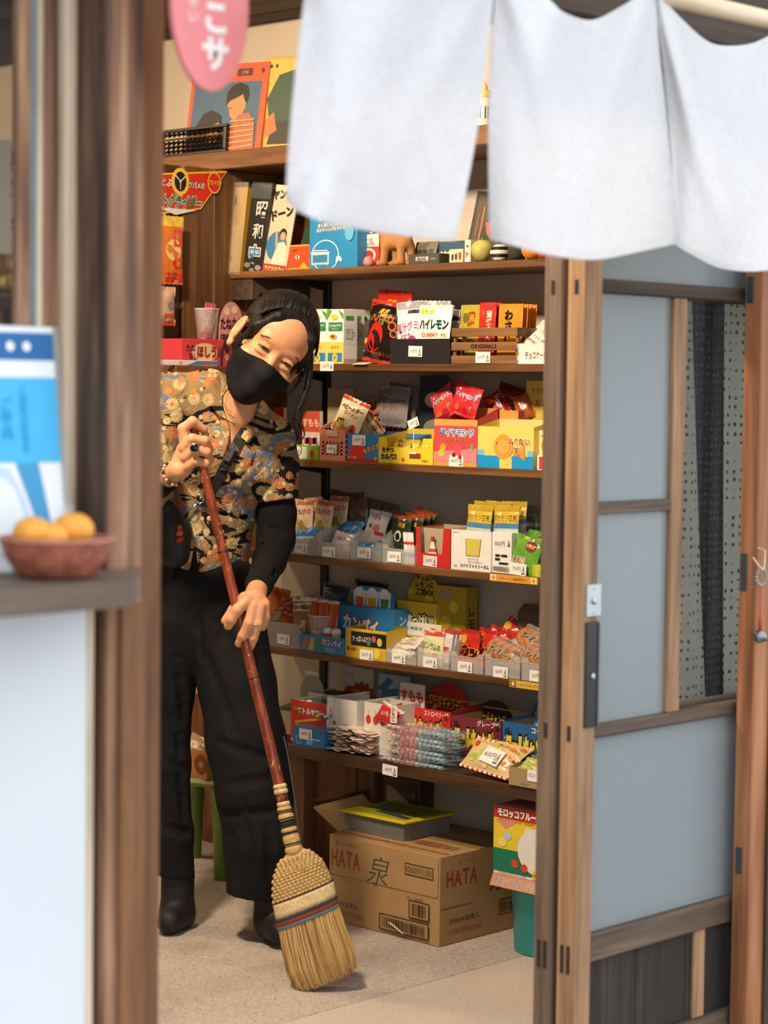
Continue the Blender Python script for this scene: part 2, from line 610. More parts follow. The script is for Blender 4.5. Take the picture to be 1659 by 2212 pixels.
# ---- left of the doorway: post, jamb, window, white board
_P = lambda x, y, Y: float(PY(x, y, Y)[0])
YA = 2.40
XA = _P(238, 700, YA)
XB = _P(311, 700, YA)
YW = float(PX(157, 700, XA)[1])             # window plane
XJ = _P(351, 1100, YA + 0.05)
post = struct(G().bev((XA, YA, 0.0), (XB, YW + 0.05, Z_LINTEL), 0.004).obj('trim_2', W_POST))
# the post's window side carries a thin darker board
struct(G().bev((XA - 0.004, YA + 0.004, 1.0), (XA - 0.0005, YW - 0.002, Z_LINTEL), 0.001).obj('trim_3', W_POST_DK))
struct(G().bev((XB + 0.001, YA + 0.05, 0.0), (XJ, YA + 0.14, Z_LINTEL), 0.003).obj('trim_4', W_JAMB))
# lower casing in front of the post, beside the white board
XL0, XL1 = _P(203, 1700, YA - 0.03), _P(264, 1700, YA - 0.03)
struct(G().bev((_P(264, 1700, YA - 0.012), YA - 0.012, 0), (XB - 0.002, YA - 0.001, 0.985), 0.002).obj('trim_5', W_JAMB))
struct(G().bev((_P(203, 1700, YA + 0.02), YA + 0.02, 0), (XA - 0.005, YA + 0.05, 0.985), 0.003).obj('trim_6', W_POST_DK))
struct(G().bev((_P(189, 1700, YA + 0.005), YA + 0.005, 0), (_P(203, 1700, YA + 0.005), YA + 0.05, 0.985), 0.002).obj('trim_7', W_PALE))
struct(G().box((0.18, YA + 0.008, 0), (_P(188.5, 1700, YA + 0.008), YA + 0.06, 0.985)).obj('wall_front', WHITE_WALL))
# window: stiles and a pane, set back from the street face
win = bpy.data.objects.new('window_1', None)
COL.objects.link(win)
struct(win)
x_ = lambda p: _P(p, 500, YW)
G().bev((x_(131), YW - 0.012, 1.0), (x_(158), YW + 0.012, Z_LINTEL), 0.002).obj('window_stile', W_PALE, win)
G().bev((x_(104), YW + 0.004, 1.0), (x_(131), YW + 0.03, Z_LINTEL), 0.002).obj('window_frame', W_POST, win)
G().bev((x_(92), YW + 0.010, 1.0), (x_(104), YW + 0.03, Z_LINTEL), 0.002).obj('window_frame', W_PALE, win)
G().bev((x_(79), YW + 0.016, 1.0), (x_(92), YW + 0.03, Z_LINTEL), 0.001).obj('glazing_strip', MAT('blue_grey_glazing_strip', hx('6f8a92'), 0.35), win)
G().bev((x_(52), YW + 0.012, 1.0), (x_(79), YW + 0.03, Z_LINTEL), 0.002).obj('window_stile', W_POST, win)
GLASS = FILM('window_pane_glass', (0.05, 0.06, 0.07), 0.08, 0.03, 0, tint=(0.97, 0.98, 0.98))
G().box((0.9, YW + 0.02, 1.04), (x_(52), YW + 0.024, Z_LINTEL)).obj('pane', GLASS, win)
G().bev((0.85, YW - 0.01, 1.0), (0.9, YW + 0.03, Z_LINTEL), 0.002).obj('window_stile', W_POST, win)
struct(G().box((0.18, YW, 0.985), (0.85, YW + 0.1, 2.5)).obj('wall_front_end', WHITE_WALL))
struct(G().box((0.18, YF + 0.02, Z_LINTEL + 0.10), (6.0, 2.62, 2.62)).obj('wall_front_header', MAT('brown_header_board', hx('4a3a2e'), 0.8, bmp=0.2)))
struct(G().bev((0.85, YA, Z_LINTEL), (6.0, YF + 0.14, Z_LINTEL + 0.11)).obj('trim_8', W_DARKX))
struct(G().box((3.98, YF + 0.14, 0), (6.0, 2.62, 2.5)).obj('wall_front_right', MAT('brown_boarded_wall', hx('4a3c30'), 0.8, bmp=0.2)))
# ---- sliding doors pushed to the right
XD = _P(1254, 1300, YF)                     # leading edge of the doors
TD = float(PX(1214, 1300, XD)[1]) - YF      # their thickness
zz = lambda x, y: float(PY(x, y, YF)[2])
FROST = None
def frosted(name, c, alpha, rough):
 m, nt, out = _new(name)
 b = nd(nt, 'BsdfPrincipled')
 b.inputs['Base Color'].default_value = (*c, 1)
 b.inputs['Roughness'].default_value = rough
 nt.links.new(bump(nt, noise(nt, coords(nt), 900, 2), 0.08, 0.001), b.inputs['Normal'])
 tr = nd(nt, 'BsdfTranslucent')
 tr.inputs[0].default_value = (*c, 1)
 t = nd(nt, 'BsdfTransparent')
 t.inputs[0].default_value = (0.85, 0.92, 0.95, 1)
 m1, m2 = nd(nt, 'MixShader'), nd(nt, 'MixShader')
 m1.inputs[0].default_value = 0.35
 m2.inputs[0].default_value = alpha
 nt.links.new(b.outputs[0], m1.inputs[1])
 nt.links.new(tr.outputs[0], m1.inputs[2])
 nt.links.new(t.outputs[0], m2.inputs[1])
 nt.links.new(m1.outputs[0], m2.inputs[2])
 nt.links.new(m2.outputs[0], out.inputs[0])
 return m
FROST = frosted('frosted_door_glass', srgb(178, 185, 188), 0.80, 0.16)
CLEARG = FILM('clear_door_glass', (0.04, 0.05, 0.06), 0.08, 0.04, 0, tint=(0.97, 0.98, 0.98))
Z_BR0, Z_BR1 = zz(1287, 2078), zz(1287, 2019)        # bottom rail
Z_MR0, Z_MR1 = zz(1290, 1597), zz(1292, 1568)        # middle rail
Z_TR0, Z_TR1 = zz(1305, 632), zz(1305, 601)          # top rail
Z_H0, Z_H1 = zz(1300, 1112), zz(1300, 1086)          # short muntin
W_ST = _P(1291, 1300, YF) - XD                       # stile width
X_M0, X_M1 = _P(1453, 1000, YF + 0.008), _P(1479, 1000, YF + 0.008)
DOOR_W = 0.90
ZT = Z_LINTEL - 0.005
def sliding_door(name, y0, face):
 d = bpy.data.objects.new(name, None)
 COL.objects.link(d)
 struct(d)
 d.location = (XD, y0, 0.0)
 t = TD
 X = lambda v: v - XD
 edge = W_DOOR if face else W_DOORG
 G().bev((0, 0, 0.005), (W_ST, t, ZT), 0.003).obj('stile', edge, d)
 G().bev((DOOR_W - W_ST, 0, 0.005), (DOOR_W, t, ZT), 0.003).obj('stile', W_DOORG, d)
 x0, x1 = W_ST + 0.0005, DOOR_W - W_ST - 0.0005
 G().bev((x0, 0.003, Z_BR0), (x1, t - 0.003, Z_BR1), 0.003).obj('bottom_rail', W_RAIL, d)
 G().bev((x0, 0.003, 0.01), (x1, t - 0.003, 0.06), 0.003).obj('bottom_rail', W_RAIL, d)
 G().bev((x0, 0.005, Z_MR0), (x1, t - 0.005, Z_MR1), 0.004).obj('middle_rail', W_RAIL, d)
 G().bev((x0, 0.005, Z_TR0), (x1, t - 0.005, Z_TR1), 0.003).obj('upper_rail', W_DARKX, d)
 G().bev((x0, 0.003, ZT - 0.05), (x1, t - 0.003, ZT), 0.003).obj('top_rail', W_RAIL, d)
 G().bev((X(X_M0), 0.008, Z_MR1 + 0.0005), (X(X_M1), t - 0.008, Z_TR0 - 0.0005), 0.002).obj('muntin', W_DOOR, d)
 G().bev((x0, 0.009, Z_H0), (X(X_M0) - 0.0005, t - 0.009, Z_H1), 0.002).obj('muntin', W_RAIL, d)
 gy = t * 0.5
 for nm, a, b, z0, z1, gm in (('pane', x0, X(X_M0), Z_MR1, Z_H0, FROST), ('pane', x0, X(X_M0), Z_H1, Z_TR0, FROST),
         ('pane', x0, x1, Z_BR1, Z_MR0, FROST), ('pane', x0, x1, Z_TR1, ZT - 0.05, FROST),
         ('pane', X(X_M1), x1, Z_MR1, Z_TR0, CLEARG)):
  G().box((a + 0.0005, gy - 0.002, z0 + 0.0005), (b - 0.0005, gy + 0.002, z1 - 0.0005)).obj(nm, gm, d)
 # boards of the lower panel, with one batten
 xb = _P(1497, 2100, YF + 0.012) - XD
 xe = _P(1520, 2100, YF + 0.012) - XD
 n = 5
 for i in range(n):
  a = x0 + (x1 - x0) * i / n
  G().bev((a + 0.001, gy - 0.004, 0.061), (a + (x1 - x0) / n - 0.001, gy + 0.004, Z_BR0 - 0.001), 0.001).obj('panel_board', W_PANEL, d)
 G().bev((xb, 0.010, 0.061), (xe, gy - 0.0045, Z_BR0 - 0.001), 0.001).obj('batten', W_DOOR, d)
 # through-tenon ends on the leading edge
 for z, n_, hh in ((zz(1250, 2075), 2, 0.052), (zz(1250, 1588), 1, 0.028), (zz(1254, 618), 1, 0.026)):
  for k in range(n_):
   yc = t * (0.5 if n_ == 1 else 0.33 + 0.34 * k)
   G().box((-0.0012, yc - 0.0038, z - hh / 2), (0.0, yc + 0.0038, z + hh / 2)).obj('tenon_end', SLOT, d)
 return d
door = sliding_door('door_1', YF, True)
door2 = sliding_door('door_2', YF + TD + 0.012, False)
# latch plate and recessed pull on the street face of the nearer door
_steel = MAT('satin_steel', hx('b9bfc2'), 0.3, 1.0, 0.05)
_blackp = MAT('black_pull_plastic', hx('1d1f22'), 0.35)
lx0, lx1 = _P(1266, 1300, YF) - XD, _P(1296, 1300, YF) - XD
lp = G().bev((lx0, -0.003, zz(1280, 1332)), (lx1 + 0.001, 0, zz(1280, 1262)), 0.002).obj('latch_plate', _steel, door)
G().lathe([(0.007, 0), (0.007, 0.003), (0.004, 0.005), (0, 0.005)], 14).obj('keyhole_boss', _steel, lp, loc=((lx0 + lx1) / 2, -0.003, zz(1280, 1298)), rot=(math.pi / 2, 0, 0))
for zz_ in (zz(1280, 1272), zz(1280, 1324)):
 G().lathe([(0.0022, 0), (0.0022, 0.0012), (0, 0.0015)], 8).obj('screw', _steel, lp, loc=((lx0 + lx1) / 2, -0.003, zz_), rot=(math.pi / 2, 0, 0))
pu = G().bev((lx0 - 0.002, -0.005, zz(1280, 1570)), (lx1 - 0.006, 0, zz(1280, 1342)), 0.002).obj('pull_handle', _blackp, door)
G().bev((lx1 - 0.010, -0.0075, zz(1280, 1568)), (lx1 - 0.006, -0.005, zz(1280, 1345)), 0.0008).obj('pull_lip', MAT('grey_pull_edge', hx('5a6468'), 0.35), pu)
G().lathe([(0.006, 0), (0.006, 0.002), (0.003, 0.004), (0, 0.004)], 12).obj('screw', _steel, pu, loc=((lx0 + lx1) / 2 - 0.003, -0.005, zz(1280, 1460)), rot=(math.pi / 2, 0, 0))
# ---- post to the right, in front of the doors
XP = _P(1594, 1300, YF - 0.006)
YP = float(PX(1633, 1300, XP)[1])
rp = struct(G().bev((XP, YP, 0.0), (XP + 0.085, YF - 0.006, Z_LINTEL - 0.001), 0.003).obj('trim_9', W_ORANGE))
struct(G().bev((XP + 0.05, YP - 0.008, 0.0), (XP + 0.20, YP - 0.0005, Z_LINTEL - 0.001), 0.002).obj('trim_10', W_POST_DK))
brk = MAT('dull_blue_steel_plate', hx('4d565c'), 0.45, 0.6)
for (p0, p1) in (((1612, 655), (1628, 597)), ((1598, 1276), (1614, 1196)), ((1588, 1886), (1603, 1832))):
 a, b = PX(*p0, XP - 0.0015), PX(*p1, XP - 0.0015)
 G().bev((XP - 0.002, min(a[1], b[1]), min(a[2], b[2])), (XP - 0.0002, max(a[1], b[1]), max(a[2], b[2])), 0.0006).obj('strike_plate', brk, rp)
# ================================================================== street side things
def interp_curve(pts, n):
 """resample a polyline evenly in its own parameter with smooth (Catmull-Rom) joints"""
 P = np.array(pts, float)
 m = len(P)
 t = np.linspace(0, m - 1, n)
 out = []
 for q in t:
  i = min(int(q), m - 2)
  f = q - i
  p0, p1, p2, p3 = P[max(i - 1, 0)], P[i], P[i + 1], P[min(i + 2, m - 1)]
  out.append(0.5 * (2 * p1 + (p2 - p0) * f + (2 * p0 - 5 * p1 + 4 * p2 - p3) * f * f + (3 * p1 - p0 - 3 * p2 + p3) * f ** 3))
 return np.array(out)
def linen():
 m, nt, out = _new('white_linen_cloth')
 v = coords(nt)
 b = nd(nt, 'BsdfPrincipled')
 w1 = noise(nt, coords(nt, (900, 60, 60)), 1.0, 2)
 w2 = noise(nt, coords(nt, (60, 60, 900)), 1.0, 2)
 slub = math_n(nt, 'ADD', w1, w2)
 nt.links.new(ramp(nt, math_n(nt, 'MULTIPLY', slub, 0.5), [(0.35, srgb(222, 222, 226)), (0.65, srgb(242, 242, 245))]), b.inputs['Base Color'])
 b.inputs['Roughness'].default_value = 0.9
 b.inputs['Sheen Weight'].default_value = 0.1
 wr = noise(nt, coords(nt, (7, 7, 3)), 1.6, 5, 0.6, 1.2)
 h = math_n(nt, 'ADD', math_n(nt, 'MULTIPLY', slub, 0.04), wr)
 nt.links.new(bump(nt, h, 0.35, 0.03), b.inputs['Normal'])
 tr = nd(nt, 'BsdfTranslucent')
 tr.inputs[0].default_value = (*srgb(240, 238, 235), 1)
 mx = nd(nt, 'MixShader')
 mx.inputs[0].default_value = 0.28
 nt.links.new(b.outputs[0], mx.inputs[1])
 nt.links.new(tr.outputs[0], mx.inputs[2])
 nt.links.new(mx.outputs[0], out.inputs[0])
 return m
LINEN = linen()
YN = 2.20
def cloth_panel(top, bot, left, right, wave, n=56, m=64):
 """cloth between four traced edges, hanging in the plane Y = YN with real folds"""
 T, B, L, R = (interp_curve(e, k) for e, k in ((top, n), (bot, n), (left, m), (right, m)))
 g = G()
 vs, vb = [], []
 for j in range(m):
  t = j / (m - 1)
  for i in range(n):
   s = i / (n - 1)
   p = (1 - t) * T[i] + t * B[i] + (1 - s) * L[j] + s * R[j] - (
    (1 - s) * (1 - t) * T[0] + s * (1 - t) * T[-1] + (1 - s) * t * B[0] + s * t * B[-1])
   y = YN + wave(s, t)
   hem = 0.0016 if (t > 0.965 or s < 0.02 or s > 0.98) else 0.0007
   vs.append(PY(p[0], p[1], y))
   vb.append(PY(p[0], p[1], y + hem))
 fs = []
 N = n * m
 for j in range(m - 1):
  for i in range(n - 1):
   a = j * n + i
   fs.append((a, a + n, a + n + 1, a + 1))
   fs.append((N + a, N + a + 1, N + a + n + 1, N + a + n))
 rim = [i for i in range(n)] + [j * n + n - 1 for j in range(1, m)] + [(m - 1) * n + i for i in range(n - 2, -1, -1)] + [j * n for j in range(m - 2, 0, -1)]
 for a, b in zip(rim, rim[1:] + rim[:1]):
  fs.append((a, b, N + b, N + a))
 g.add(np.array(vs + vb), fs)
 return g.mesh('noren_panel', True)
def folds(seed, amp=0.02, ctr=0.5):
 rnd = random.Random(seed)
 ph = [rnd.uniform(0, 6.28) for _ in range(5)]
 def w(s, t):
  v = amp * 0.9 * math.sin(2 * math.pi * (s * 1.1 + 0.15) + ph[0]) * (0.35 + t)
  v += amp * 0.45 * math.sin(2 * math.pi * (s * 2.3 + t * 0.35) + ph[1]) * (1 - 0.5 * t)
  # creases that drape from the two hanging points toward the middle
  d = abs(s - ctr) - (0.46 - 0.5 * min(t, 0.75))
  v -= amp * 0.9 * math.exp(-(d / 0.085) ** 2) * max(0, 1 - 1.1 * t)
  v += amp * 0.25 * math.sin(9 * s + 5 * t + ph[2]) * t
  v += 0.012 * math.exp(-((t - 0.985) / 0.02) ** 2) * 0.15
  return v
 return w
noren = thing('noren_curtain', 'white linen shop curtain with slits hung from bamboo pole over doorway', 'curtain', tuple(PY(1070, -20, YN)))
pan = [
 cloth_panel([(661, -70), (760, -55), (870, -30), (970, -35), (1068, -62)],
    [(617, 432), (642, 455), (700, 480), (800, 500), (900, 513), (984, 521)],
    [(661, -70), (656, 0), (640, 130), (622, 330), (617, 432)],
    [(1068, -62), (1064, 20), (1050, 140), (1033, 270), (1010, 400), (984, 521)], folds(3)),
 cloth_panel([(1074, -62), (1120, -40), (1185, -2), (1215, 25), (1260, 42), (1292, 40), (1335, 18), (1385, -12), (1418, -30)],
    [(1058, 519), (1110, 532), (1190, 553), (1285, 562), (1380, 545), (1471, 525)],
    [(1074, -62), (1066, 20), (1058, 130), (1054, 300), (1058, 519)],
    [(1418, -30), (1421, 60), (1430, 160), (1445, 300), (1456, 410), (1471, 525)], folds(8)),
 cloth_panel([(1419, -30), (1440, 5), (1480, 48), (1530, 90), (1580, 99), (1640, 88), (1720, 40), (1790, 0)],
    [(1462, 531), (1490, 548), (1550, 578), (1620, 587), (1690, 580), (1800, 560)],
    [(1419, -30), (1423, 60), (1437, 180), (1449, 320), (1456, 430), (1462, 531)],
    [(1790, 0), (1794, 150), (1798, 300), (1799, 430), (1800, 560)], folds(15)),
]
for k, me in enumerate(pan):
 o = obj('noren_panel', me, LINEN, noren)
 o.matrix_parent_inverse = Matrix.Translation(-noren.location)
# stitched hanging loops
pole_z = float(PY(1659, 43, 2.215)[2])
for px, py in ((664, -72), (1070, -64), (1419, -32), (1790, -2)):
 a = PY(px, py, YN)
 g = G().bev((a[0] - 0.016, 2.192, a[2] - 0.02), (a[0] + 0.016, 2.1955, pole_z + 0.019), 0.001)
 g.bev((a[0] - 0.016, 2.2, pole_z + 0.0185), (a[0] + 0.016, 2.23, pole_z + 0.0215), 0.001)
 o = g.obj('hanging_loop', LINEN, noren)
 o.matrix_parent_inverse = Matrix.Translation(-noren.location)
# bamboo pole that carries the cloth
bam = WOOD('pale_bamboo', hx('9c8264'), hx('cfb592'), hx('e6d3b4'), 'X', 0.4, 1.0, 0.1, False)
pole = thing('bamboo_pole', 'pale bamboo pole carrying the white shop curtain', 'pole', (1.6, 2.215, pole_z))
xs_ = np.linspace(0, 2.9, 60)
g = G()
rr = [0.0165 + 0.0016 * math.exp(-((((x * 100) % 27) - 13.5) / 0.9) ** 2) for x in xs_]
g.tube([(x, 0, 0) for x in xs_], rr, 16)
g.obj('pole_culm', bam, pole, True)
for x in (0.135, 1.215, 2.295):
 G().tube([(x + 0.004 * k, 0, 0) for k in range(4)], [0.0167, 0.0185, 0.0185, 0.0167], 16).obj('bamboo_node', MAT('bamboo_node_brown', hx('8a6c4c'), 0.5), pole, True)
for x in (0.03, 2.80):
 G().bev((x, 0.0, -0.035), (x + 0.03, 0.19, -0.017), 0.003).obj('pole_bracket', W_DARKX, pole)
# pink oval shop sign with white brush lettering
yo = 2.33
c0 = PY(452, 8, yo)
sg = thing('oval_sign', 'pink oval hanging sign with white lettering', 'sign', c0)
rx = 78 / FPX * float((c0 - ORG) @ FWD) / 0.715
rz = 187 / FPX * float((c0 - ORG) @ FWD)
G().prism(ellipse(0, 0, rx, rz, 48), -0.004, 0.004).obj('sign_board', MAT('pink_sign_paint', hx('ef8d90'), 0.5, var=0.03), sg)
g = G()
W2, H2 = 2 * rx, 2 * rz
draw(g, [('t', 'まるこサ', 0.56, 0.53, 0.21, 'f8f3f0', {'v': True, 'bold': 0.05, 'maxw': 0.92}),
   ('t', 'いらっしゃい', 0.27, 0.62, 0.085, 'f8e3e0', {'v': True, 'bold': 0.02, 'maxw': 0.5})], W2, H2,
  fmap=lambda u, v, k: ((u - 0.5) * W2, -0.0042 - 0.0002 * k, (v - 0.5) * H2))
g.obj('lettering', PAPER, sg)
G().tube([(0, 0, rz), (0, 0.02, rz + 0.04), (0, 0.065, rz + 0.02)], 0.0015, 6).obj('hanging_cord', MAT('cord_tan', hx('b59a78'), 0.8), sg)
# ledge under the window
W_LEDGE = WOOD('weathered_ledge_wood', hx('463930'), hx('6d5b4e'), hx('92806f'), 'X', 0.7, 0.8, seed=1.9)
YL = 2.235
zl = float(PY(288, 1256, YL)[2])
x_f = _P(286, 1290, YL)
x_b = _P(304, 1222, YA - 0.0015)
led = G()
led.prism([(0.2, YL), (x_f, YL), (x_b, YA - 0.0015), (0.2, YA - 0.0015)], zl - 0.034, zl, plane='XY')
led.prism([(0.2, YA - 0.0015), (XA - 0.006, YA - 0.0015), (XA - 0.006, YW - 0.013), (0.2, YW - 0.013)], zl - 0.03, zl, plane='XY')
tag(led.obj('window_ledge', W_LEDGE), 'weathered wooden ledge board projecting below the shop window', 'ledge')
# bowl of mandarins
bc = PZ(122, 1248, zl)
BR = 0.5 * 250 / FPX * float((bc - ORG) @ FWD)
bowl = thing('woven_bowl', 'shallow red-brown bowl holding mandarins on the window ledge', 'bowl', (bc[0], bc[1], zl + 0.0005))
BM = MAT('red_lacquer_weave', hx('a5604c'), 0.55, var=0.35, vscale=60, bmp=0.6, bscale=120)
prof = [(BR * 0.0, 0.004), (BR * 0.55, 0.0), (BR * 0.70, 0.006), (BR * 0.88, 0.028), (BR * 0.985, 0.050), (BR, 0.053), (BR * 0.97, 0.054), (BR * 0.92, 0.046), (BR * 0.8, 0.026), (BR * 0.6, 0.011), (0.0001, 0.009)]
G().lathe(prof, 40).obj('bowl_body', BM, bowl, True)
G().tube([(BR * 0.985 * math.cos(a), BR * 0.985 * math.sin(a), 0.053) for a in np.linspace(0, 2 * math.pi, 41)], 0.0028, 8).obj('rim', MAT('red_lacquer_rim', hx('b97a68'), 0.5), bowl, True)
ORM = MAT('mandarin_peel', hx('f2a63a'), 0.4, var=0.08, vscale=40, bmp=0.35, bscale=320, sss=0.1)
LEAFM = MAT('stem_green', hx('5a6a32'), 0.6)
bl = np.array(bowl.location)
for k, (px, py, r, lab) in enumerate(((70, 1152, 0.0262, 'mandarin lying low at the outer side of the bowl'),
          (158, 1146, 0.0285, 'plump mandarin resting highest in the bowl, beside the post'),
          (112, 1160, 0.0225, 'small mandarin tucked between two others in the bowl'))):
 p = PY(px, py, bl[1] + (0.008 if k < 2 else -0.004))
 p[2] = max(p[2], zl + 0.011 + r * (1.0 if k != 2 else 1.1))
 t = thing('mandarin', lab, 'fruit', p, group='mandarins in the bowl')
 pr = [(0.0001, -r * 0.88)] + [(r * math.sin(a) * 1.03, -r * 0.88 * math.cos(a)) for a in np.linspace(0.25, math.pi - 0.25, 14)] + [(r * 0.1, r * 0.80), (0.0001, r * 0.78)]
 G().lathe(pr, 24).obj('peel', ORM, t, True)
 G().lathe([(0.0035, 0), (0.003, 0.0015), (0.0008, 0.0025)], 7, (0, 0, r * 0.79)).obj('stem_button', LEAFM, t)
# leaflet display leaning on the window
YLF = float(bc[1]) + BR + 0.026
lb = PY(146, 1172, YLF)
lw, lh, lean = 0.20, 0.345, math.radians(6.5)
lf = thing('leaflet_stand', 'clear stand holding a blue and white leaflet on the ledge', 'leaflet stand', (lb[0] - lw, YLF, zl + 0.001))
cs, sn = math.cos(lean), math.sin(lean)
fm = lambda u, v, k: (u * lw, v * lh * sn - 0.0003 * k * cs - 0.0006, v * lh * cs)
g = G()
draw(g, [('r', 0, 0, 1, 1, 'f3f6fa'), ('r', 0, 0.86, 1, 0.975, '2f6fae'), ('r', 0, 0.44, 1, 0.79, '4fbdf2'),
   ('p', [(0, 0.06), (0.80, 0.06), (0.66, 0.30), (0.55, 0.42), (0.3, 0.44), (0, 0.40)], 'c9dcf0'),
   ('p', [(0.60, 0.44), (0.80, 0.44), (0.92, 0.06), (0.84, 0.06), (0.70, 0.28)], '4a9fd0'),
   ('p', [(0.20, 0.36), (0.42, 0.40), (0.58, 0.34), (0.66, 0.20), (0.70, 0.08), (0.25, 0.08)], 'e9f1f8'),
   ('e', 0.48, 0.917, 0.020, 0.020, 'ffffff'), ('e', 0.62, 0.917, 0.020, 0.020, 'ffffff'), ('e', 0.76, 0.917, 0.020, 0.020, 'ffffff'), ('e', 0.34, 0.917, 0.020, 0.020, 'ffffff'),
   ('e', 0.56, 0.145, 0.014, 0.022, 'd8474a'),
   ('t', 'ご案内', 0.55, 0.62, 0.058, '2f9fd8', {'v': True}), ('t', 'この夏の町歩き', 0.70, 0.62, 0.040, '3aa6dc', {'v': True}), ('t', '水と氷の甘味処', 0.40, 0.62, 0.040, '3aa6dc', {'v': True})], lw, lh, fm)
g.obj('leaflet', PAPER, lf)
ACR = FILM('clear_acrylic', (0.86, 0.93, 0.93), 0.22, 0.05, 0)
g = G()
g.add([(-0.004, 0.0008, 0), (lw + 0.012, 0.0008, 0), (lw + 0.012, 0.0008 + lh * sn, lh * cs), (-0.004, 0.0008 + lh * sn, lh * cs),
  (-0.004, 0.0032, 0), (lw + 0.012, 0.0032, 0), (lw + 0.012, 0.0032 + lh * sn, lh * cs), (-0.004, 0.0032 + lh * sn, lh * cs)],
  [(0, 1, 2, 3), (7, 6, 5, 4), (0, 4, 5, 1), (1, 5, 6, 2), (2, 6, 7, 3), (3, 7, 4, 0)])
g.obj('back_plate', ACR, lf)
G().bev((-0.004, -0.016, 0.0), (lw + 0.012, 0.0, 0.003), 0.0008).obj('foot', ACR, lf)
g = G()
g.add([(lw * 0.93, -0.012, 0.003), (lw + 0.012, -0.012, 0.003), (lw + 0.012, -0.0005 + 0.09 * sn * 0.2, 0.09), (lw * 0.93, -0.0005 + 0.09 * sn * 0.2, 0.09)], [(0, 1, 2, 3)])
g.obj('lip', ACR, lf)
# things seen through the window: hanging paper with brush writing, gold bag
yi = 2.92
hp = PY(-6, 300, yi)
hw, hh = 0.062, float(PY(30, 300, yi)[2] - PY(30, 600, yi)[2])
pap = thing('hanging_paper', 'cream paper with black brush writing hanging behind the window', 'paper', (hp[0], yi, hp[2] - hh))
g = G().box((0, 0, 0), (hw, 0.0008, hh), hx('cfc3ae'))
draw(g, [('t', '駄菓子', 0.66, 0.74, 0.13, '4a4038', {'v': True}), ('t', '処', 0.66, 0.42, 0.13, '4a4038'), ('e', 0.85, 0.12, 0.14, 0.10, '5a5048'),
   ('e', 0.85, 0.12, 0.125, 0.088, 'cfc3ae'), ('t', '白玉', 0.80, 0.12, 0.05, '4a4038', {'v': True})], hw, hh)
g.obj('sheet', PAPER, pap)
G().tube([(hw / 2, 0, hh), (hw / 2, 0, hh + 0.30), (hw / 2, 0, 2.38 - pap.location.z)], 0.0012, 6).obj('hanging_cord', MAT('cord_tan', hx('b59a78'), 0.8), pap)
_q = PY(10, 640, 2.80)
_t = thing('gold_bag', 'crinkled gold wrapped bag standing behind the shop window', 'sweet bag', (_q[0], 2.80, _q[2]))
G().lathe([(0.0001, 0), (0.022, 0.001), (0.027, 0.02), (0.022, 0.040), (0.006, 0.048), (0.014, 0.066), (0.0001, 0.060)], 14).obj('bag_body', MAT('gold_wrap', hx('b8924a'), 0.25, 0.6, 0.3, 90, 0.8, 90), _t, True)
G().tube([(0.0075 * math.cos(a), 0.0075 * math.sin(a), 0.049) for a in np.linspace(0, 6.283, 13)], 0.0015, 5).obj('bag_tie', MAT('red_cord', hx('c2402f'), 0.7), _t)
_d = thing('display_stand', 'dark wooden stand carrying a gold bag behind the shop window', 'stand', (_q[0] - 0.06, 2.70, 0.0))
G().bev((0, 0, _q[2] - 0.022), (0.30, 0.24, _q[2] - 0.0005), 0.002).obj('stand_top', W_POST_DK, _d)
for _x in (0.02, 0.25):
 for _y in (0.02, 0.19):
  G().bev((_x, _y, 0.0), (_x + 0.03, _y + 0.03, _q[2] - 0.0225), 0.002).obj('leg', W_POST_DK, _d)
# wind bell with bead ring on the right post
bell_p = PY(1641, 1388, YP - 0.020)
bt = thing('wind_bell', 'small round steel bell on a red cord under a beaded ring', 'bell', (bell_p[0], YP - 0.020, bell_p[2]))
dz = lambda py: float(PY(1641, py, YP - 0.020)[2] - bell_p[2])
G().ball((0, 0, 0.012), 0.0135, 18, 12).obj('bell_ball', MAT('dull_bell_steel', hx('8d9294'), 0.35, 0.9), bt, True)
G().box((-0.009, -0.0142, 0.004), (0.009, -0.012, 0.0062)).obj('bell_slot', SLOT, bt)
redc = MAT('red_cord', hx('c2402f'), 0.7)
G().tube([(0, 0, 0.025), (0.001, 0, 0.04), (0, 0, 0.052), (0.0, 0, dz(1265))], [0.0035, 0.004, 0.0016, 0.0012], 8).obj('red_cord', redc, bt, True)
zc = dz(1246)
zr = 0.0165
for k in range(14):
 a = 2 * math.pi * k / 14
 G().ball((zr * math.cos(a), 0, zc + zr * math.sin(a)), 0.0035, 8, 6).obj('bead', MAT('grey_glass_bead', hx('bfc6c6') if k % 2 else hx('8d9a9c'), 0.25), bt, True)
tw = MAT('straw_twine', hx('d8c3a4'), 0.8)
G().tube([(0, -0.004, zc + zr - 0.003), (-0.013, -0.003, dz(1222)), (-0.028, 0.001, dz(1203))], 0.0018, 6).obj('twine', tw, bt)
G().tube([(0, -0.004, zc + zr - 0.003), (0.006, -0.003, dz(1222)), (0.012, 0.0, dz(1190)), (0.013, 0.018, dz(1186))], 0.0018, 6).obj('twine', tw, bt)
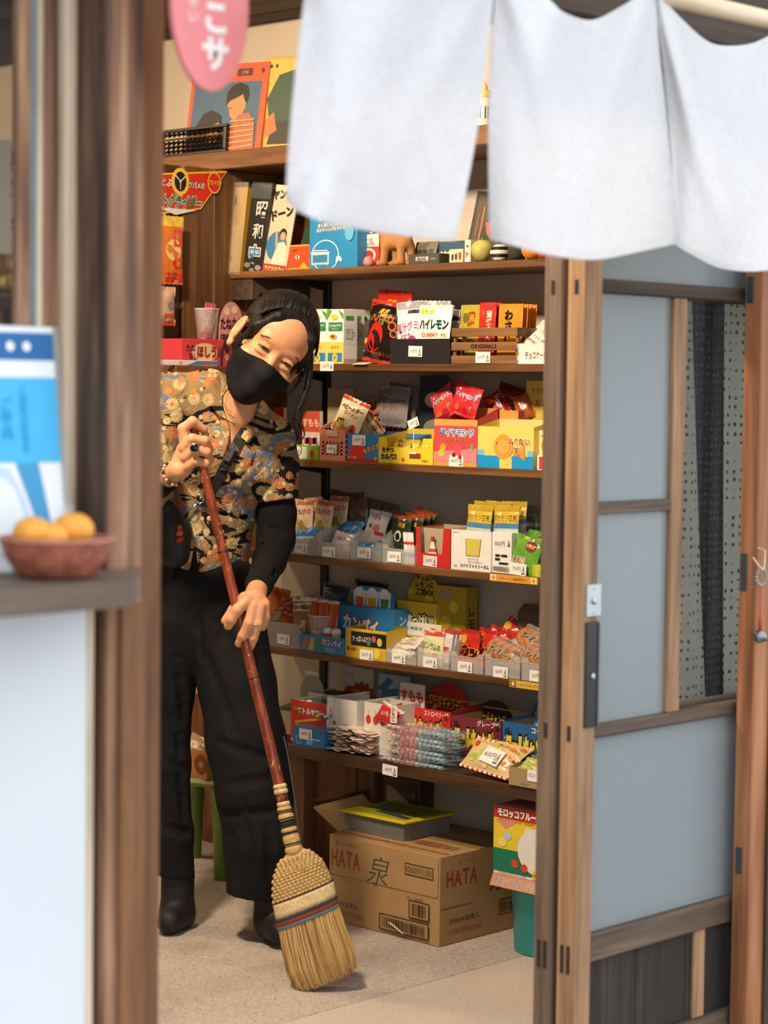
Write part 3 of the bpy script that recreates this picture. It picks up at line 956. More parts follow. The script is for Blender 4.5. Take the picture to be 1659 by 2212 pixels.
# strips of patterned cloth hung inside the clear pane
def sprig(name, base, mark, sc_, ring=False):
 m, nt, out = _new(name)
 b = nd(nt, 'BsdfPrincipled')
 vo = nd(nt, 'TexVoronoi')
 vo.inputs['Scale'].default_value = sc_
 vo.inputs['Randomness'].default_value = 0.25
 nt.links.new(coords(nt, (1, 0.0, 1)), vo.inputs['Vector'])
 d = vo.outputs['Distance']
 if ring:
  f = ramp(nt, d, [(0.16, (0, 0, 0)), (0.20, (1, 1, 1)), (0.28, (1, 1, 1)), (0.32, (0, 0, 0))])
  f = math_n(nt, 'MULTIPLY', f, ramp(nt, noise(nt, coords(nt), 130, 2), [(0.42, (0, 0, 0)), (0.5, (1, 1, 1))]))
 else:
  f = ramp(nt, math_n(nt, 'ADD', d, math_n(nt, 'MULTIPLY', noise(nt, coords(nt), 160, 2), 0.22)), [(0.30, (1, 1, 1)), (0.36, (0, 0, 0))])
 nt.links.new(mixc(nt, f, base, mark), b.inputs['Base Color'])
 b.inputs['Roughness'].default_value = 0.9
 nt.links.new(b.outputs[0], out.inputs[0])
 return m
SP_L = sprig('pale_sprigged_cotton', srgb(226, 220, 204), srgb(70, 104, 72), 52)
SP_D = sprig('dark_ringed_cotton', srgb(44, 40, 38), srgb(96, 104, 112), 60, True)
yc = YF + 2 * TD + 0.06
cur = thing('door_curtain', 'strips of pale sprigged and dark ringed cloth hung inside the door pane', 'curtain', (_P(1480, 600, yc), yc, Z_MR1 - 0.03))
cx0 = cur.location.x
czt = Z_TR0 + 0.05 - cur.location.z
for (pa, pb, pc, pd, mt, yy) in ((1470, 1500, 1470, 1530, SP_L, 0.006), (1496, 1582, 1512, 1576, SP_D, 0.014), (1570, 1640, 1570, 1640, SP_L, 0.006)):
 a0, b0 = _P(pa, 640, yc) - cx0, _P(pb, 640, yc) - cx0
 a1, b1 = _P(pc, 1540, yc) - cx0, _P(pd, 1540, yc) - cx0
 n, m = 12, 20
 vs, fs = [], []
 for j in range(m):
  t = j / (m - 1)
  for i in range(n):
   s = i / (n - 1)
   x = (a0 + (b0 - a0) * s) * (1 - t) + (a1 + (b1 - a1) * s) * t
   vs.append((x, yy + 0.004 * math.sin(s * 7 + t * 2), czt * (1 - t)))
 for j in range(m - 1):
  for i in range(n - 1):
   q = j * n + i
   fs.append((q, q + n, q + n + 1, q + 1))
 G().add(vs, fs).obj('cloth_strip', mt, cur, True)
G().tube([(-0.03, 0.01, czt), (0.3, 0.01, czt)], 0.005, 10).obj('curtain_rod', _steel, cur)
# paper tag notice stuck inside the lower pane
nt_ = PY(1402, 1676, YF + TD * 0.5 + 0.004)
tg = thing('paper_notice', 'narrow white paper strip stuck inside the sliding door glass', 'notice', nt_)
g = G().box((-0.030, 0, 0), (0.034, 0.0006, 0.145), hx('dfe0e0'))
draw(g, [('e', 0.55, 0.28, 0.13, 0.16, 'd9a890'), ('e', 0.40, 0.45, 0.09, 0.07, '8c94a0')], 0.064, 0.145, lambda u, v, k: (-0.03 + u * 0.064, -0.0003 * k, v * 0.145))
g.obj('notice_sheet', PAPER, tg)
# ================================================================== shelving
RZ = -math.pi / 2                            # things on this wall face the street end: local x = to the right, y = into the wall
XS, XB7 = 3.80, 3.68
zp = lambda x, y, X: float(PX(x, y, X)[2])
ZS = {1: zp(500, 325, 3.77), 2: zp(625, 582, XS), 3: zp(900, 786, XS), 4: zp(660, 993, XS), 5: zp(974, 1230, XS), 6: zp(640, 1404, XS), 7: zp(700, 1621, XB7)}
XF = {1: 3.77, 2: XS, 3: XS, 4: XS, 5: XS, 6: XS, 7: XB7}
W_SHELF = WOOD('stained_shelf_wood', hx('40270f'), hx('6f4826'), hx('946a3c'), 'Y', 0.5, 1.0, 0.2, True, 1.0, 2.0)
W_SHELFD = WOOD('dark_stained_bench_wood', hx('2a1a10'), hx('4c321e'), hx('6d4a2d'), 'Y', 0.45, 1.0, 0.2, True, 1.0, 4.0)
W_SHELFZ = WOOD('stained_upright_wood', hx('3c2613'), hx('684526'), hx('8a6238'), 'Z', 0.55, 1.0, 0.2, True, 1.0, 6.0)
BLK = MAT('black_steel_upright', hx('14110f'), 0.5)
unit = thing('wall_shelving', 'brown stained wall shelves on black uprights holding sweets', 'shelf', (XS, 3.5, 0))
ul = np.array(unit.location)
def ubox(name, lo, hi, m, b=0.002):
 return G().bev(np.array(lo) - ul, np.array(hi) - ul, b).obj(name, m, unit)
Y_R, Y_L = 2.70, 4.262
for k in range(1, 7):
 th = 0.046 if k == 1 else 0.0185
 o = ubox('shelf_board', (XF[k], Y_R, ZS[k] - th), (XW - 0.001, 5.4 if k == 1 else Y_L, ZS[k]), W_SHELF)
 if k == 5:
  s5 = o
 if k == 6:
  s6 = o
 if k == 3:
  s3 = o
yu = float(PX(702, 900, XW - 0.012)[1])
for y_ in (yu, 2.85):
 ubox('upright', (XW - 0.014, y_ - 0.012, 0.05), (XW - 0.0015, y_ + 0.012, ZS[2] - 0.02), BLK)
for k in (2, 3, 4, 5, 6):
 for y_ in (yu, 2.85):
  g = G().prism([(XS + 0.03, ZS[k] - 0.0195), (XW - 0.015, ZS[k] - 0.0195), (XW - 0.015, ZS[k] - 0.045)], y_ - 0.002, y_ + 0.002)
  g.v = [v - ul for v in g.v]
  g.obj('bracket', BLK, unit)
# partition of boards at the far end of the shelves
par = bpy.data.objects.new('wall_partition', None)
COL.objects.link(par)
struct(par)
x0p = float(PY(394, 680, 4.266)[0])
xs_p = [x0p, x0p + 0.105, x0p + 0.215, XW - 0.001]
for a, b in zip(xs_p, xs_p[1:]):
 G().bev((a + 0.0006, 4.266, 0.86), (b - 0.0006, 4.290, ZS[1] - 0.047), 0.002).obj('board', W_SHELFZ, par)
G().bev((3.0, 4.275, 0.98), (x0p - 0.002, 4.290, ZS[1] - 0.047), 0.002).obj('board', W_SHELFD, par)  # dark board added in place of the dark void beside the panel
G().bev((XS + 0.005, 4.18, ZS[2] - 0.075), (XW - 0.002, 4.262, ZS[2] - 0.0195), 0.002).obj('cleat', W_DARKX, par)
# low bench under the shelves
bench = thing('display_bench', 'low dark wooden bench piled with sweets at the foot of the shelves', 'bench', (XB7, 3.4, 0))
bl_ = np.array(bench.location)
Y7L = float(PX(612, 1620, XB7)[1])
TH7 = 0.030
def bbox_(name, lo, hi, m):
 return G().bev(np.array(lo) - bl_, np.array(hi) - bl_, 0.002).obj(name, m, bench)
bbox_('top', (XB7, Y_R, ZS[7] - TH7), (XW - 0.016, Y7L, ZS[7]), W_SHELFD)
yl0, yl1 = float(PX(656, 1700, XB7 + 0.03)[1]), float(PX(622, 1700, XB7 + 0.03)[1])
bbox_('leg', (XB7 + 0.03, yl0, 0), (XB7 + 0.07, yl1, ZS[7] - TH7 - 0.0005), W_SHELFZ)
bbox_('leg', (XW - 0.06, yl0, 0), (XW - 0.02, yl1, ZS[7] - TH7 - 0.0005), W_SHELFZ)
bbox_('leg', (XB7 + 0.03, 2.74, 0), (XB7 + 0.07, 2.79, ZS[7] - TH7 - 0.0005), W_SHELFZ)
bbox_('leg', (XW - 0.06, 2.74, 0), (XW - 0.02, 2.79, ZS[7] - TH7 - 0.0005), W_SHELFZ)
bbox_('stretcher', (XB7 + 0.0705, yl0 + 0.01, 0.22), (XW - 0.0605, yl1 - 0.01, 0.245), W_SHELFZ)
bbox_('back_rail', (XW - 0.042, 2.7905, 0.30), (XW - 0.024, yl0 - 0.0005, 0.335), W_SHELFD)
# ================================================================== builders for things on the shelves
def place(x0, x1, S, inset=0.012, z=None, X=None):
 """front-left corner and width of a thing whose front bottom edge runs from pixel x0 to x1 on shelf S"""
 Xf = (XF[S] + inset) if X is None else X
 z = ZS[S] + 0.0004 if z is None else z
 ys = []
 for x in (x0, x1):
  d = FWD + RGT * ((x - 829.5) / FPX)
  py = 1100.0
  for _ in range(4):                   # the row where that column meets height z
   p = PX(x, py, Xf)
   py += (p[2] - z) / 0.00108
  ys.append(float(PX(x, py, Xf)[1]))
 return np.array([Xf, ys[0], z]), ys[0] - ys[1]
def hgt(x, y, X, z):
 return float(PX(x, y, X)[2]) - z
def loc_px(root, x, y, off=0.0):
 """local coordinates, in the thing's frame, of a pixel on its front plane"""
 L = root.location
 p = PX(x, y, L[0] - off)
 return (L[1] - p[1], -off, p[2] - L[2])
def ptag(root, text, x, z, y=-0.0012, w=0.046, h=0.026, rot=0.0, tower=True, col='f4f1ea', name='price_label', tilt=0.0):
 """white price card with the amount and the little tower mark"""
 g = G().box((-w / 2, 0, -h / 2), (w / 2, 0.0005, h / 2), hx(col))
 it = [('t', text, 0.40 if tower else 0.5, 0.52, 0.42, '3a3634', {'maxw': 0.62 if tower else 0.85, 'bold': 0.0})]
 if tower:
  it += [('p', [(0.74, 0.30), (0.90, 0.30), (0.82, 0.86)], '6e6a66'), ('r', 0.71, 0.12, 0.93, 0.24, '77726e'), ('p', [(0.785, 0.30), (0.855, 0.30), (0.82, 0.50)], col)]
 draw(g, it, w, h, lambda u, v, k: ((u - 0.5) * w, -0.00022 * k, (v - 0.5) * h))
 return g.obj(name, PAPER, root, loc=(x, y, z), rot=(tilt, rot, 0))
def ptag_px(root, text, px, py, off=0.002, **kw):
 x, y, z = loc_px(root, px, py, off)
 return ptag(root, text, x, z, y=-off, **kw)
def art_obj(root, w, h, items, name='front_print', mat=None, fmap=None):
 g = G()
 draw(g, items, w, h, fmap)
 return g.obj(name, mat or INK, root)
def carton(name, label, cat, x0, x1, yt, S, ink, d=0.09, art=(), side=(), top=(), inset=0.012, z=None, X=None, tagp=None, yaw=0.0, group=None, lean=0.0, h=None, sideink=None):
 """closed printed box standing on a shelf"""
 p, w = place(x0, x1, S, inset, z, X)
 h = hgt((x0 + x1) / 2, yt, p[0], p[2]) if h is None else h
 r = thing(name, label, cat, p, group=group, rot=(-lean, 0, RZ + yaw))
 G().bev((0, 0, 0), (w, d, h), 0.0008, hx(ink)).obj('box_body', INK, r)
 if art:
  art_obj(r, w, h, art)
 if side:
  art_obj(r, d, h, side, 'side_print', fmap=lambda u, v, k: (w + 0.0003 * k, u * d, v * h))
 if top:
  art_obj(r, w, d, top, 'top_print', fmap=lambda u, v, k: (u * w, v * d, h + 0.0003 * k))
 if tagp:
  ptag_px(r, *tagp)
 return r, w, h
def tray(name, label, cat, x0, x1, yf, S, ink, d=0.13, yb=None, art=(), header=(), inner='b9a98c', inset=0.012, z=None, X=None, side=(), cut=None, tagp=None, head_poly=None, t=0.0012, group=None, head_ink=None, yaw=0.0, front_in=True):
 """open display carton: front panel, side panels, floor and a taller back card"""
 p, w = place(x0, x1, S, inset, z, X)
 hf = hgt((x0 + x1) / 2, yf, p[0], p[2])
 hb = hf if yb is None else hgt((x0 + x1) / 2, yb, p[0] + d, p[2])
 r = thing(name, label, cat, p, group=group, rot=(0, 0, RZ + yaw))
 if cut:                                  # front panel with a dipped window: fractions (left, right, depth)
  a, b, c = cut
  poly = [(0, 0), (w, 0), (w, hf), (w * b, hf), (w * (b - 0.04), hf * c), (w * (a + 0.04), hf * c), (w * a, hf), (0, hf)]
  # one convex piece each keeps the panel clean
  g = G().prism([(0, 0), (w, 0), (w, hf * c), (0, hf * c)], 0, t, hx(ink))
  g.prism([(0, hf * c), (w * (a + 0.04), hf * c), (w * a, hf), (0, hf)], 0, t, hx(ink))
  g.prism([(w * (b - 0.04), hf * c), (w, hf * c), (w, hf), (w * b, hf)], 0, t, hx(ink))
  g.obj('front_panel', INK, r)
 else:
  G().box((0, 0, 0), (w, t, hf), hx(ink)).obj('front_panel', INK, r)
 hs = hb if hb > hf else hf
 sd = [(t, 0), (d, 0), (d, min(hs, hf * 1.25)), (t, hf)]
 for xx in (0, w - t):
  G().prism(sd, xx, xx + t, hx(ink), 'YZ').obj('side_panel', INK, r)
 G().box((t, t, 0), (w - t, d - t, t), hx(inner)).obj('tray_floor', INK, r)
 G().box((t, t, 0.002), (t * 1.6, d - t, hf * 0.98), hx(inner)).obj('lining', INK, r)
 if head_poly:
  hd = thing_part = G().prism([(u * w, v * hb) for u, v in head_poly], d - t, d, hx(head_ink or ink)).obj('header_card', INK, r)
 else:
  G().box((0, d - t, 0), (w, d, hb), hx(head_ink or inner)).obj('back_panel', INK, r)
 if art:
  art_obj(r, w, hf, art)
 if side:
  art_obj(r, d, hf, side, 'side_print', fmap=lambda u, v, k: (w + 0.0003 * k, u * d, v * hf))
 if header:
  art_obj(r, w, hb, header, 'header_print', fmap=lambda u, v, k: (u * w, d - t - 0.0004 * k, v * hb))
 if tagp:
  ptag_px(r, *tagp)
 return r, w, hf, d
CLEAR = FILM('clear_tray_plastic', (0.86, 0.86, 0.84), 0.34, 0.22, 0.1, 30, 0.3)
def clear_bin(label, x0, x1, yt, S, d=0.10, inset=0.006, tagp=None, z=None, group='clear plastic sweet bins'):
 """milky plastic bin with a stepped front"""
 p, w = place(x0 + 0.5, x1 - 0.5, S, inset, z)
 w -= 0.002
 h = hgt((x0 + x1) / 2, yt, p[0], p[2])
 r = thing('sweet_bin', label, 'bin', p, 0, group, rot=(0, 0, RZ))
 t = 0.0016
 g = G()
 g.box((0, 0, 0), (w, d, t))
 g.box((0, 0, t), (w, t, h * 0.80))
 g.prism([(0, h * 0.8), (w * 0.20, h * 0.8), (w * 0.14, h), (0, h)], 0, t)
 g.prism([(w * 0.80, h * 0.8), (w, h * 0.8), (w, h), (w * 0.86, h)], 0, t)
 for xx in (0, w - t):
  g.prism([(t, t), (d, t), (d, h * 1.5), (d * 0.35, h * 1.5), (t, h)], xx, xx + t, plane='YZ')
 g.box((t, d - t, t), (w - t, d, h * 1.5))
 g.obj('bin_body', CLEAR, r)
 g = G()
 for xx in (w * 0.18, w * 0.80):
  g.box((xx, -0.0014, t), (xx + 0.0016, -0.0001, h * 0.8))
 g.box((0, -0.0022, h * 0.77), (w, -0.0001, h * 0.80))
 g.obj('front_rib', CLEAR, r)
 if tagp:
  ptag_px(r, *tagp, off=0.003)
 return r, w, h
def pouch_mesh(w, h, t, ink, bands=(), art=(), seed=0, nx=14, nz=20, seal=0.07, zig=True, back=None, wr=0.0012, stripes=None):
 rnd = random.Random(seed)
 ph = [rnd.uniform(0, 6.28) for _ in range(6)]
 def prof(u, v):
  a = max(0.0, min(1.0, (v - seal) / 0.22)) if v < 0.5 else max(0.0, min(1.0, (1 - seal - v) / 0.22))
  e = (max(0, 4 * u * (1 - u))) ** 0.55 * math.sin(a * math.pi / 2) ** 0.8
  return e, a
 def fr(u, v, k, s=-1):
  e, a = prof(u, v)
  x = (u - 0.5) * w * (1 - 0.05 * a * (1 if t > 0.006 else 0))
  y = t / 2 * e
  y += wr * math.sin(9 * u + 6 * v + ph[0]) * math.sin(13 * v + ph[1]) * (0.3 + 0.7 * e) + wr * 0.8 * math.sin(26 * u + ph[2]) * (1 - a) * 0.8
  y += wr * 1.4 * math.sin(3.1 * u * math.pi + ph[3]) * (1 - a) * (1 if t > 0.006 else 0.2)
  return (x, s * y - (0.00035 * k if s < 0 else 0) + (0 if s < 0 else wr * 0.2), v * h)
 g = G()
 for s in (-1, 1):
  vs = []
  for j in range(nz + 1):
   v = j / nz
   for i in range(nx + 1):
    u = i / nx
    p = list(fr(u, v, 0, s))
    if zig and j in (0, nz) and i % 2:
     p[2] += 0.0022 if j == nz else -0.0022
    vs.append(p)
  base = g.n
  g.v.append(np.array(vs))
  n1 = nx + 1
  for j in range(nz):
   v = (j + 0.5) / nz
   c = ink
   for b0, b1, bc in bands:
    if b0 <= v <= b1:
     c = bc
   for i in range(nx):
    cc = c
    if stripes and (v < seal or v > 1 - seal):
     cc = stripes[i % len(stripes)]
    q = base + j * n1 + i
    f = [q, q + 1, q + n1 + 1, q + n1]
    g.f.append(f if s < 0 else f[::-1])
    g.c.append(hx(cc if (s < 0 or back is None) else back))
  g.n += len(vs)
 def fmap(u, v, k):
  return fr(u, v, k + 0.6)
 if art:
  draw(g, art, w, h, fmap)
 return g.mesh('packet', True)
def packet(name, label, cat, x0, x1, yt, yb, X, ink='ffffff', bands=(), art=(), t=0.018, roll=0.0, lean=0.08, yaw=0.0, group=None, mesh=None, mat=None, seed=0, z=None, h=None, w=None, tilt3=None, **kw):
 """soft sweet packet, sized and placed from its outline on the plane X"""
 xc = (x0 + x1) / 2
 b = PX(xc, yb, X)
 if z is not None:
  b[2] = z
 if w is None:
  w = float(PX(x0, (yt + yb) / 2, X)[1] - PX(x1, (yt + yb) / 2, X)[1])
 if h is None:
  h = float(PX(xc, yt, X)[2] - PX(xc, yb, X)[2])
 me = mesh or pouch_mesh(w, h, t, ink, bands, art, seed, **kw)
 o = obj(name, me, mat or FOIL, None, b, (-lean, roll, RZ + yaw))
 return tag(o, label, cat, group)
def dup(o, x, y, X, z=None, roll=0.0, lean=0.08, yaw=0.0, label=None):
 c = copy_tree(o)
 b = PX(x, y, X)
 if z is not None:
  b[2] = z
 c.location = tuple(b)
 c.rotation_euler = (-lean, roll, RZ + yaw)
 if label:
  c['label'] = label
 return c
def perf(g, w, h, nx, nz, mx, m0, m1, t, ink, org=(0, 0, 0), ax=(1, 0, 0), up=(0, 0, 1), nrm=(0, 1, 0)):
 """perforated plastic panel: frame bars and a grid of bars between square holes"""
 org, ax, up, nrm = (np.array(v, float) for v in (org, ax, up, nrm))
 def bar(u0, u1, v0, v1):
  vs = []
  for kk in (0, t):
   for u, v in ((u0, v0), (u1, v0), (u1, v1), (u0, v1)):
    vs.append(org + ax * u + up * v + nrm * kk)
  g.add(vs, [(0, 1, 2, 3), (7, 6, 5, 4), (0, 4, 5, 1), (1, 5, 6, 2), (2, 6, 7, 3), (3, 7, 4, 0)], ink)
 bar(0, mx, 0, h)
 bar(w - mx, w, 0, h)
 bar(mx, w - mx, 0, m0)
 bar(mx, w - mx, h - m1, h)
 pw, ph = (w - 2 * mx) / nx, (h - m0 - m1) / nz
 for i in range(1, nx):
  bar(mx + i * pw - pw * 0.22, mx + i * pw + pw * 0.22, m0, h - m1)
 for j in range(1, nz):
  bar(mx, w - mx, m0 + j * ph - ph * 0.2, m0 + j * ph + ph * 0.2)
# ================================================================== shelf 3: gummies and crate
G3 = 'biscuit boxes beside the chili crisps'
ba = [('r', 0, 0.0, 1, 0.40, 'f6d35a'), ('r', 0.06, 0.03, 0.94, 0.20, '2f86c4'), ('e', 0.5, 0.11, 0.07, 0.085, 'f7c53c'), ('e', 0.5, 0.11, 0.02, 0.02, '4a3a20'),
  ('t', 'おやつ', 0.5, 0.30, 0.07, 'd8622a'), ('r', 0.1, 0.60, 0.95, 0.76, '1f8a52'), ('t', 'ミルク&バナナ', 0.52, 0.70, 0.06, 'ffffff', {'maxw': 0.75}), ('t', 'ビスケット', 0.52, 0.635, 0.04, 'f7e27a', {'maxw': 0.7}),
  ('e', 0.45, 0.86, 0.10, 0.055, 'f4cf4e'), ('p', [(0, 0.8), (0.3, 0.98), (0.15, 1), (0, 1)], '58a845'), ('p', [(0.7, 0.99), (1, 0.80), (1, 0.93)], '58a845'), ('e', 0.4, 0.50, 0.10, 0.05, 'f2c23a'), ('e', 0.4, 0.50, 0.06, 0.03, '8a5a2a')]
bs = [('r', 0.08, 0.35, 0.92, 0.72, 'f3efe6'), ('t', '原材料名\n砂糖小麦粉\nバナナ粉末\n植物油脂', 0.5, 0.54, 0.05, '8d8678', {'bold': 0, 'maxw': 0.8}), ('r', 0.05, 0.03, 0.95, 0.09, 'e9a8b0'), ('r', 0.15, 0.80, 0.7, 0.88, '58a845')]
for i, (a, b, ins, lab) in enumerate(((667, 705, 0.02, 'white and yellow banana biscuit box standing in front row beside the red tin'),
          (706, 741, 0.02, 'white and yellow banana biscuit box in front row beside the chili crisps'),
          (722, 757, 0.085, 'white and yellow banana biscuit box in the row behind'))):
 r, w, h = carton('biscuit_box', lab, 'box', a, b, 668, 3, 'fbf8ee', 0.050, ba, bs, inset=ins, group=G3)
 if i < 1:
  pass
carton('biscuit_box', 'banana biscuit box at the back, only its edge beside chili crisps', 'box', 738, 772, 670, 3, 'fbf8ee', 0.045, ba, bs, inset=0.138, group=G3)
# red can behind the woman's hair
t = thing('round_tin', 'red round tin behind the biscuit boxes', 'tin', PX(657, 789, XS + 0.09) * (1, 1, 0) + (0, 0, ZS[3] + 0.0004))
G().lathe([(0.034, 0), (0.035, 0.003), (0.035, 0.128), (0.033, 0.132), (0.0001, 0.132)], 28).obj('tin_body', MAT('red_tin', hx('a03a2c'), 0.35), t, True)
G().lathe([(0.0355, 0.112), (0.0355, 0.134), (0.034, 0.136), (0.0001, 0.136)], 28).obj('tin_lid', MAT('dark_red_lid', hx('7c2a22'), 0.35), t, True)
chili = [('p', [(0.0, 0.80), (1, 0.80), (1, 0.95), (0, 0.95)], 'd8341f'), ('t', '暴君', 0.5, 0.83, 0.10, 'f3c230', {'slant': 0.2}), ('t', 'ハバネロ', 0.5, 0.72, 0.13, 'd42a1a', {'slant': 0.2, 'out': 'f2c84a', 'ow': 0.03}),
   ('e', 0.42, 0.42, 0.17, 0.24, 'c9241a'), ('e', 0.30, 0.30, 0.12, 0.16, 'c9241a'), ('p', [(0.5, 0.64), (0.62, 0.72), (0.6, 0.60)], '3f8a3a'),
   ('p', [(0.36, 0.50), (0.50, 0.46), (0.38, 0.45)], '1a0c0a'), ('e', 0.82, 0.62, 0.075, 0.075, 'd8622a'), ('e', 0.82, 0.62, 0.05, 0.05, '1c1412'), ('e', 0.88, 0.50, 0.065, 0.065, 'd8622a'), ('e', 0.88, 0.50, 0.042, 0.042, '1c1412'),
   ('t', '辛うまリング', 0.62, 0.14, 0.07, 'e04a20', {'rot': -4, 'maxw': 0.7}), ('e', 0.12, 0.32, 0.06, 0.05, 'e8a23a')]
packet('crisp_bag', 'black and red chili crisp bag leaning in front, red pepper print', 'snack bag', 781, 858, 652, 786, XS + 0.026, '1b1413', [(0.93, 1.0, 'd8341f'), (0.0, 0.05, 'c02a1c')], chili, 0.045, 0.14, 0.10, group=None, z=ZS[3] + 0.002, seed=3)
packet('crisp_bag', 'chili crisp bag standing behind, only its red top showing', 'snack bag', 800, 872, 628, 786, XS + 0.085, '1b1413', [(0.80, 1.0, 'c8301e')], chili[:3], 0.04, 0.10, 0.06, z=ZS[3] + 0.002, seed=4)
# black tray with gummy bags
p, w = place(843, 972, 3, 0.006)
hT = hgt(905, 732, p[0], p[2])
r = thing('gummy_tray', 'black open tray of gummy bags with price label', 'tray', p, rot=(0, 0, RZ))
bk = MAT('black_tray_plastic', hx('16151a'), 0.55)
for nm, lo, hi in (('front_panel', (0, 0, 0), (w, 0.003, hT)), ('side_panel', (0, 0.0032, 0), (0.003, 0.15, hT)), ('side_panel', (w - 0.003, 0.0032, 0), (w, 0.15, hT)), ('back_panel', (0.0032, 0.147, 0), (w - 0.0032, 0.15, hT)), ('tray_floor', (0.0032, 0.0032, 0), (w - 0.0032, 0.1468, 0.003))):
 G().box(lo, hi).obj(nm, bk, r)
ptag_px(r, '110円', 897, 759, 0.002, rot=0.03)
juice = [('r', 0, 0.88, 1, 1, 'a9a3ae'), ('r', 0.55, 0.80, 1, 0.86, '34303a'), ('t', '果汁グミ', 0.52, 0.58, 0.17, 'c2477e', {'rot': 6, 'out': 'ffffff', 'ow': 0.05, 'maxw': 0.95}), ('t', 'ぶどう', 0.45, 0.42, 0.09, 'b0406e', {'rot': 6}),
   ('e', 0.75, 0.34, 0.09, 0.09, 'b8447c'), ('e', 0.60, 0.28, 0.09, 0.09, 'c65a8c'), ('e', 0.86, 0.24, 0.08, 0.08, 'a83a70'), ('e', 0.45, 0.22, 0.08, 0.08, 'd070a0'), ('e', 0.25, 0.50, 0.03, 0.03, '7a3a6a')]
lemon = [('r', 0.05, 0.84, 0.45, 0.95, 'd8d43a'), ('t', 'レモン味', 0.25, 0.895, 0.05, '3a6a2a'), ('t', 'ハイレモン', 0.5, 0.66, 0.20, '16402e', {'bold': 0.05, 'maxw': 0.90}), ('t', 'GUMMY', 0.42, 0.47, 0.11, 'dd7a34', {'maxw': 0.6}),
   ('e', 0.83, 0.47, 0.09, 0.05, 'e9e2c4'), ('e', 0.30, 0.26, 0.15, 0.12, 'f0d63a'), ('e', 0.52, 0.22, 0.12, 0.10, 'e8c82c'), ('p', [(0.5, 0.0), (1, 0.0), (1, 0.3), (0.85, 0.36), (0.62, 0.2)], '7cb842'), ('p', [(0.6, 0.0), (1, 0.0), (1, 0.2), (0.85, 0.25)], 'f0d040'), ('r', 0, 0, 0.2, 0.10, '3a9ad8'),
   ('t', 'グミ', 0.83, 0.47, 0.06, '8a7a4a')]
Xg = XS + 0.02
zt3 = ZS[3] + 0.006
packet('gummy_bag', 'white gummy bag with purple grapes in the black tray', 'sweet bag', 856, 906, 650, 779, Xg, 'efebee', [], juice, 0.014, -0.06, 0.06, seed=5, z=zt3)
packet('gummy_bag', 'white lemon gummy bag with green title in the black tray', 'sweet bag', 896, 968, 657, 779, Xg - 0.004, 'f8f7ee', [(0.95, 1, 'e9e6d8')], lemon, 0.014, 0.02, 0.10, seed=6, z=zt3)
packet('gummy_bag', 'silver-topped gummy bag peeking up behind the lemon gummies', 'sweet bag', 896, 964, 639, 770, Xg + 0.035, 'efebee', [], [('r', 0, 0.88, 1, 1, 'a9a3ae'), ('r', 0.4, 0.82, 0.95, 0.88, '5a5560'), ('e', 0.88, 0.88, 0.07, 0.07, '4a5a7a')] + juice[3:], 0.014, 0.03, 0.06, seed=7, z=zt3)
packet('gummy_bag', 'grape gummy bag at the crate end of the black tray', 'sweet bag', 948, 985, 657, 770, Xg + 0.075, 'd9d3dc', [], [('r', 0, 0.80, 1, 0.88, '3d3a48'), ('e', 0.6, 0.5, 0.12, 0.14, 'b03a60')], 0.012, 0.06, 0.06, seed=8, z=zt3)
# wooden slat crate
p, w = place(974, 1116, 3, 0.004)
r = thing('slat_crate', 'small brown slatted wooden crate lettered ORIGINALS', 'crate', p, rot=(0, 0, RZ))
WC = WOOD('crate_slat_wood', hx('4a3017'), hx('7a5530'), hx('9a7145'), 'X', 0.6, 1.2, 0.2, False, 1.0, 1.0)
zz3 = lambda py: hgt(1045, py, p[0], p[2])
sl = [(zz3(788), zz3(768)), (zz3(757), zz3(739)), (zz3(727), zz3(708))]
for i, (a, b) in enumerate(sl):
 o = G().bev((0, 0, max(a, 0.0)), (w, 0.006, b), 0.0008).obj('slat', WC, r)
 G().bev((0, 0.144, max(a, 0)), (w, 0.15, b), 0.0008).obj('slat', WC, r)
 if i == 1:
  gg = G()
  draw(gg, [('t', 'ORIGINALS', 0.5, 0.5, 0.72, '140b05', {'maxw': 0.50, 'bold': 0.03})], w, b - a)
  gg.obj('lettering', INK, o, loc=(0, 0, a))
for xx in (0.001, w - 0.009):
 G().bev((xx, 0.0062, 0), (xx + 0.008, 0.0140, sl[2][1]), 0.0006).obj('corner_post', WC, r)
 G().bev((xx, 0.136, 0), (xx + 0.008, 0.1438, sl[2][1]), 0.0006).obj('corner_post', WC, r)
 for (a, b) in sl:
  G().bev((xx + 0.001, 0.0142, max(a, 0)), (xx + 0.006, 0.1358, b), 0.0006).obj('end_slat', WC, r)
G().box((0.0085, 0.015, 0.001), (w - 0.0085, 0.135, 0.004)).obj('base_board', WC, r)
ptag_px(r, '20円', 1043, 772, 0.002)
Xc = XS + 0.045
zc3 = ZS[3] + 0.005
ka = [('t', '大人の', 0.32, 0.30, 0.16, '8a2a1a', {'v': True, 'maxw': 0.35}), ('t', '蒲焼', 0.6, 0.72, 0.17, 'c03a20', {'v': True, 'bold': 0.04}), ('e', 0.3, 0.78, 0.06, 0.09, '6a7a22')]
kb = [('t', '蒲焼さん', 0.62, 0.62, 0.13, 'f7e6c0', {'v': True, 'bold': 0.03, 'out': '8a1a10'}), ('t', '太郎', 0.3, 0.5, 0.10, '3a7ac0', {'v': True}), ('r', 0.1, 0.2, 0.9, 0.3, 'e89a2a')]
kc = [('t', 'わさび', 0.45, 0.62, 0.19, '2a1408', {'v': True, 'bold': 0.06}), ('p', [(0.15, 0.2), (0.85, 0.2), (0.7, 0.34), (0.3, 0.34)], 'b8541a')]
mg = {}
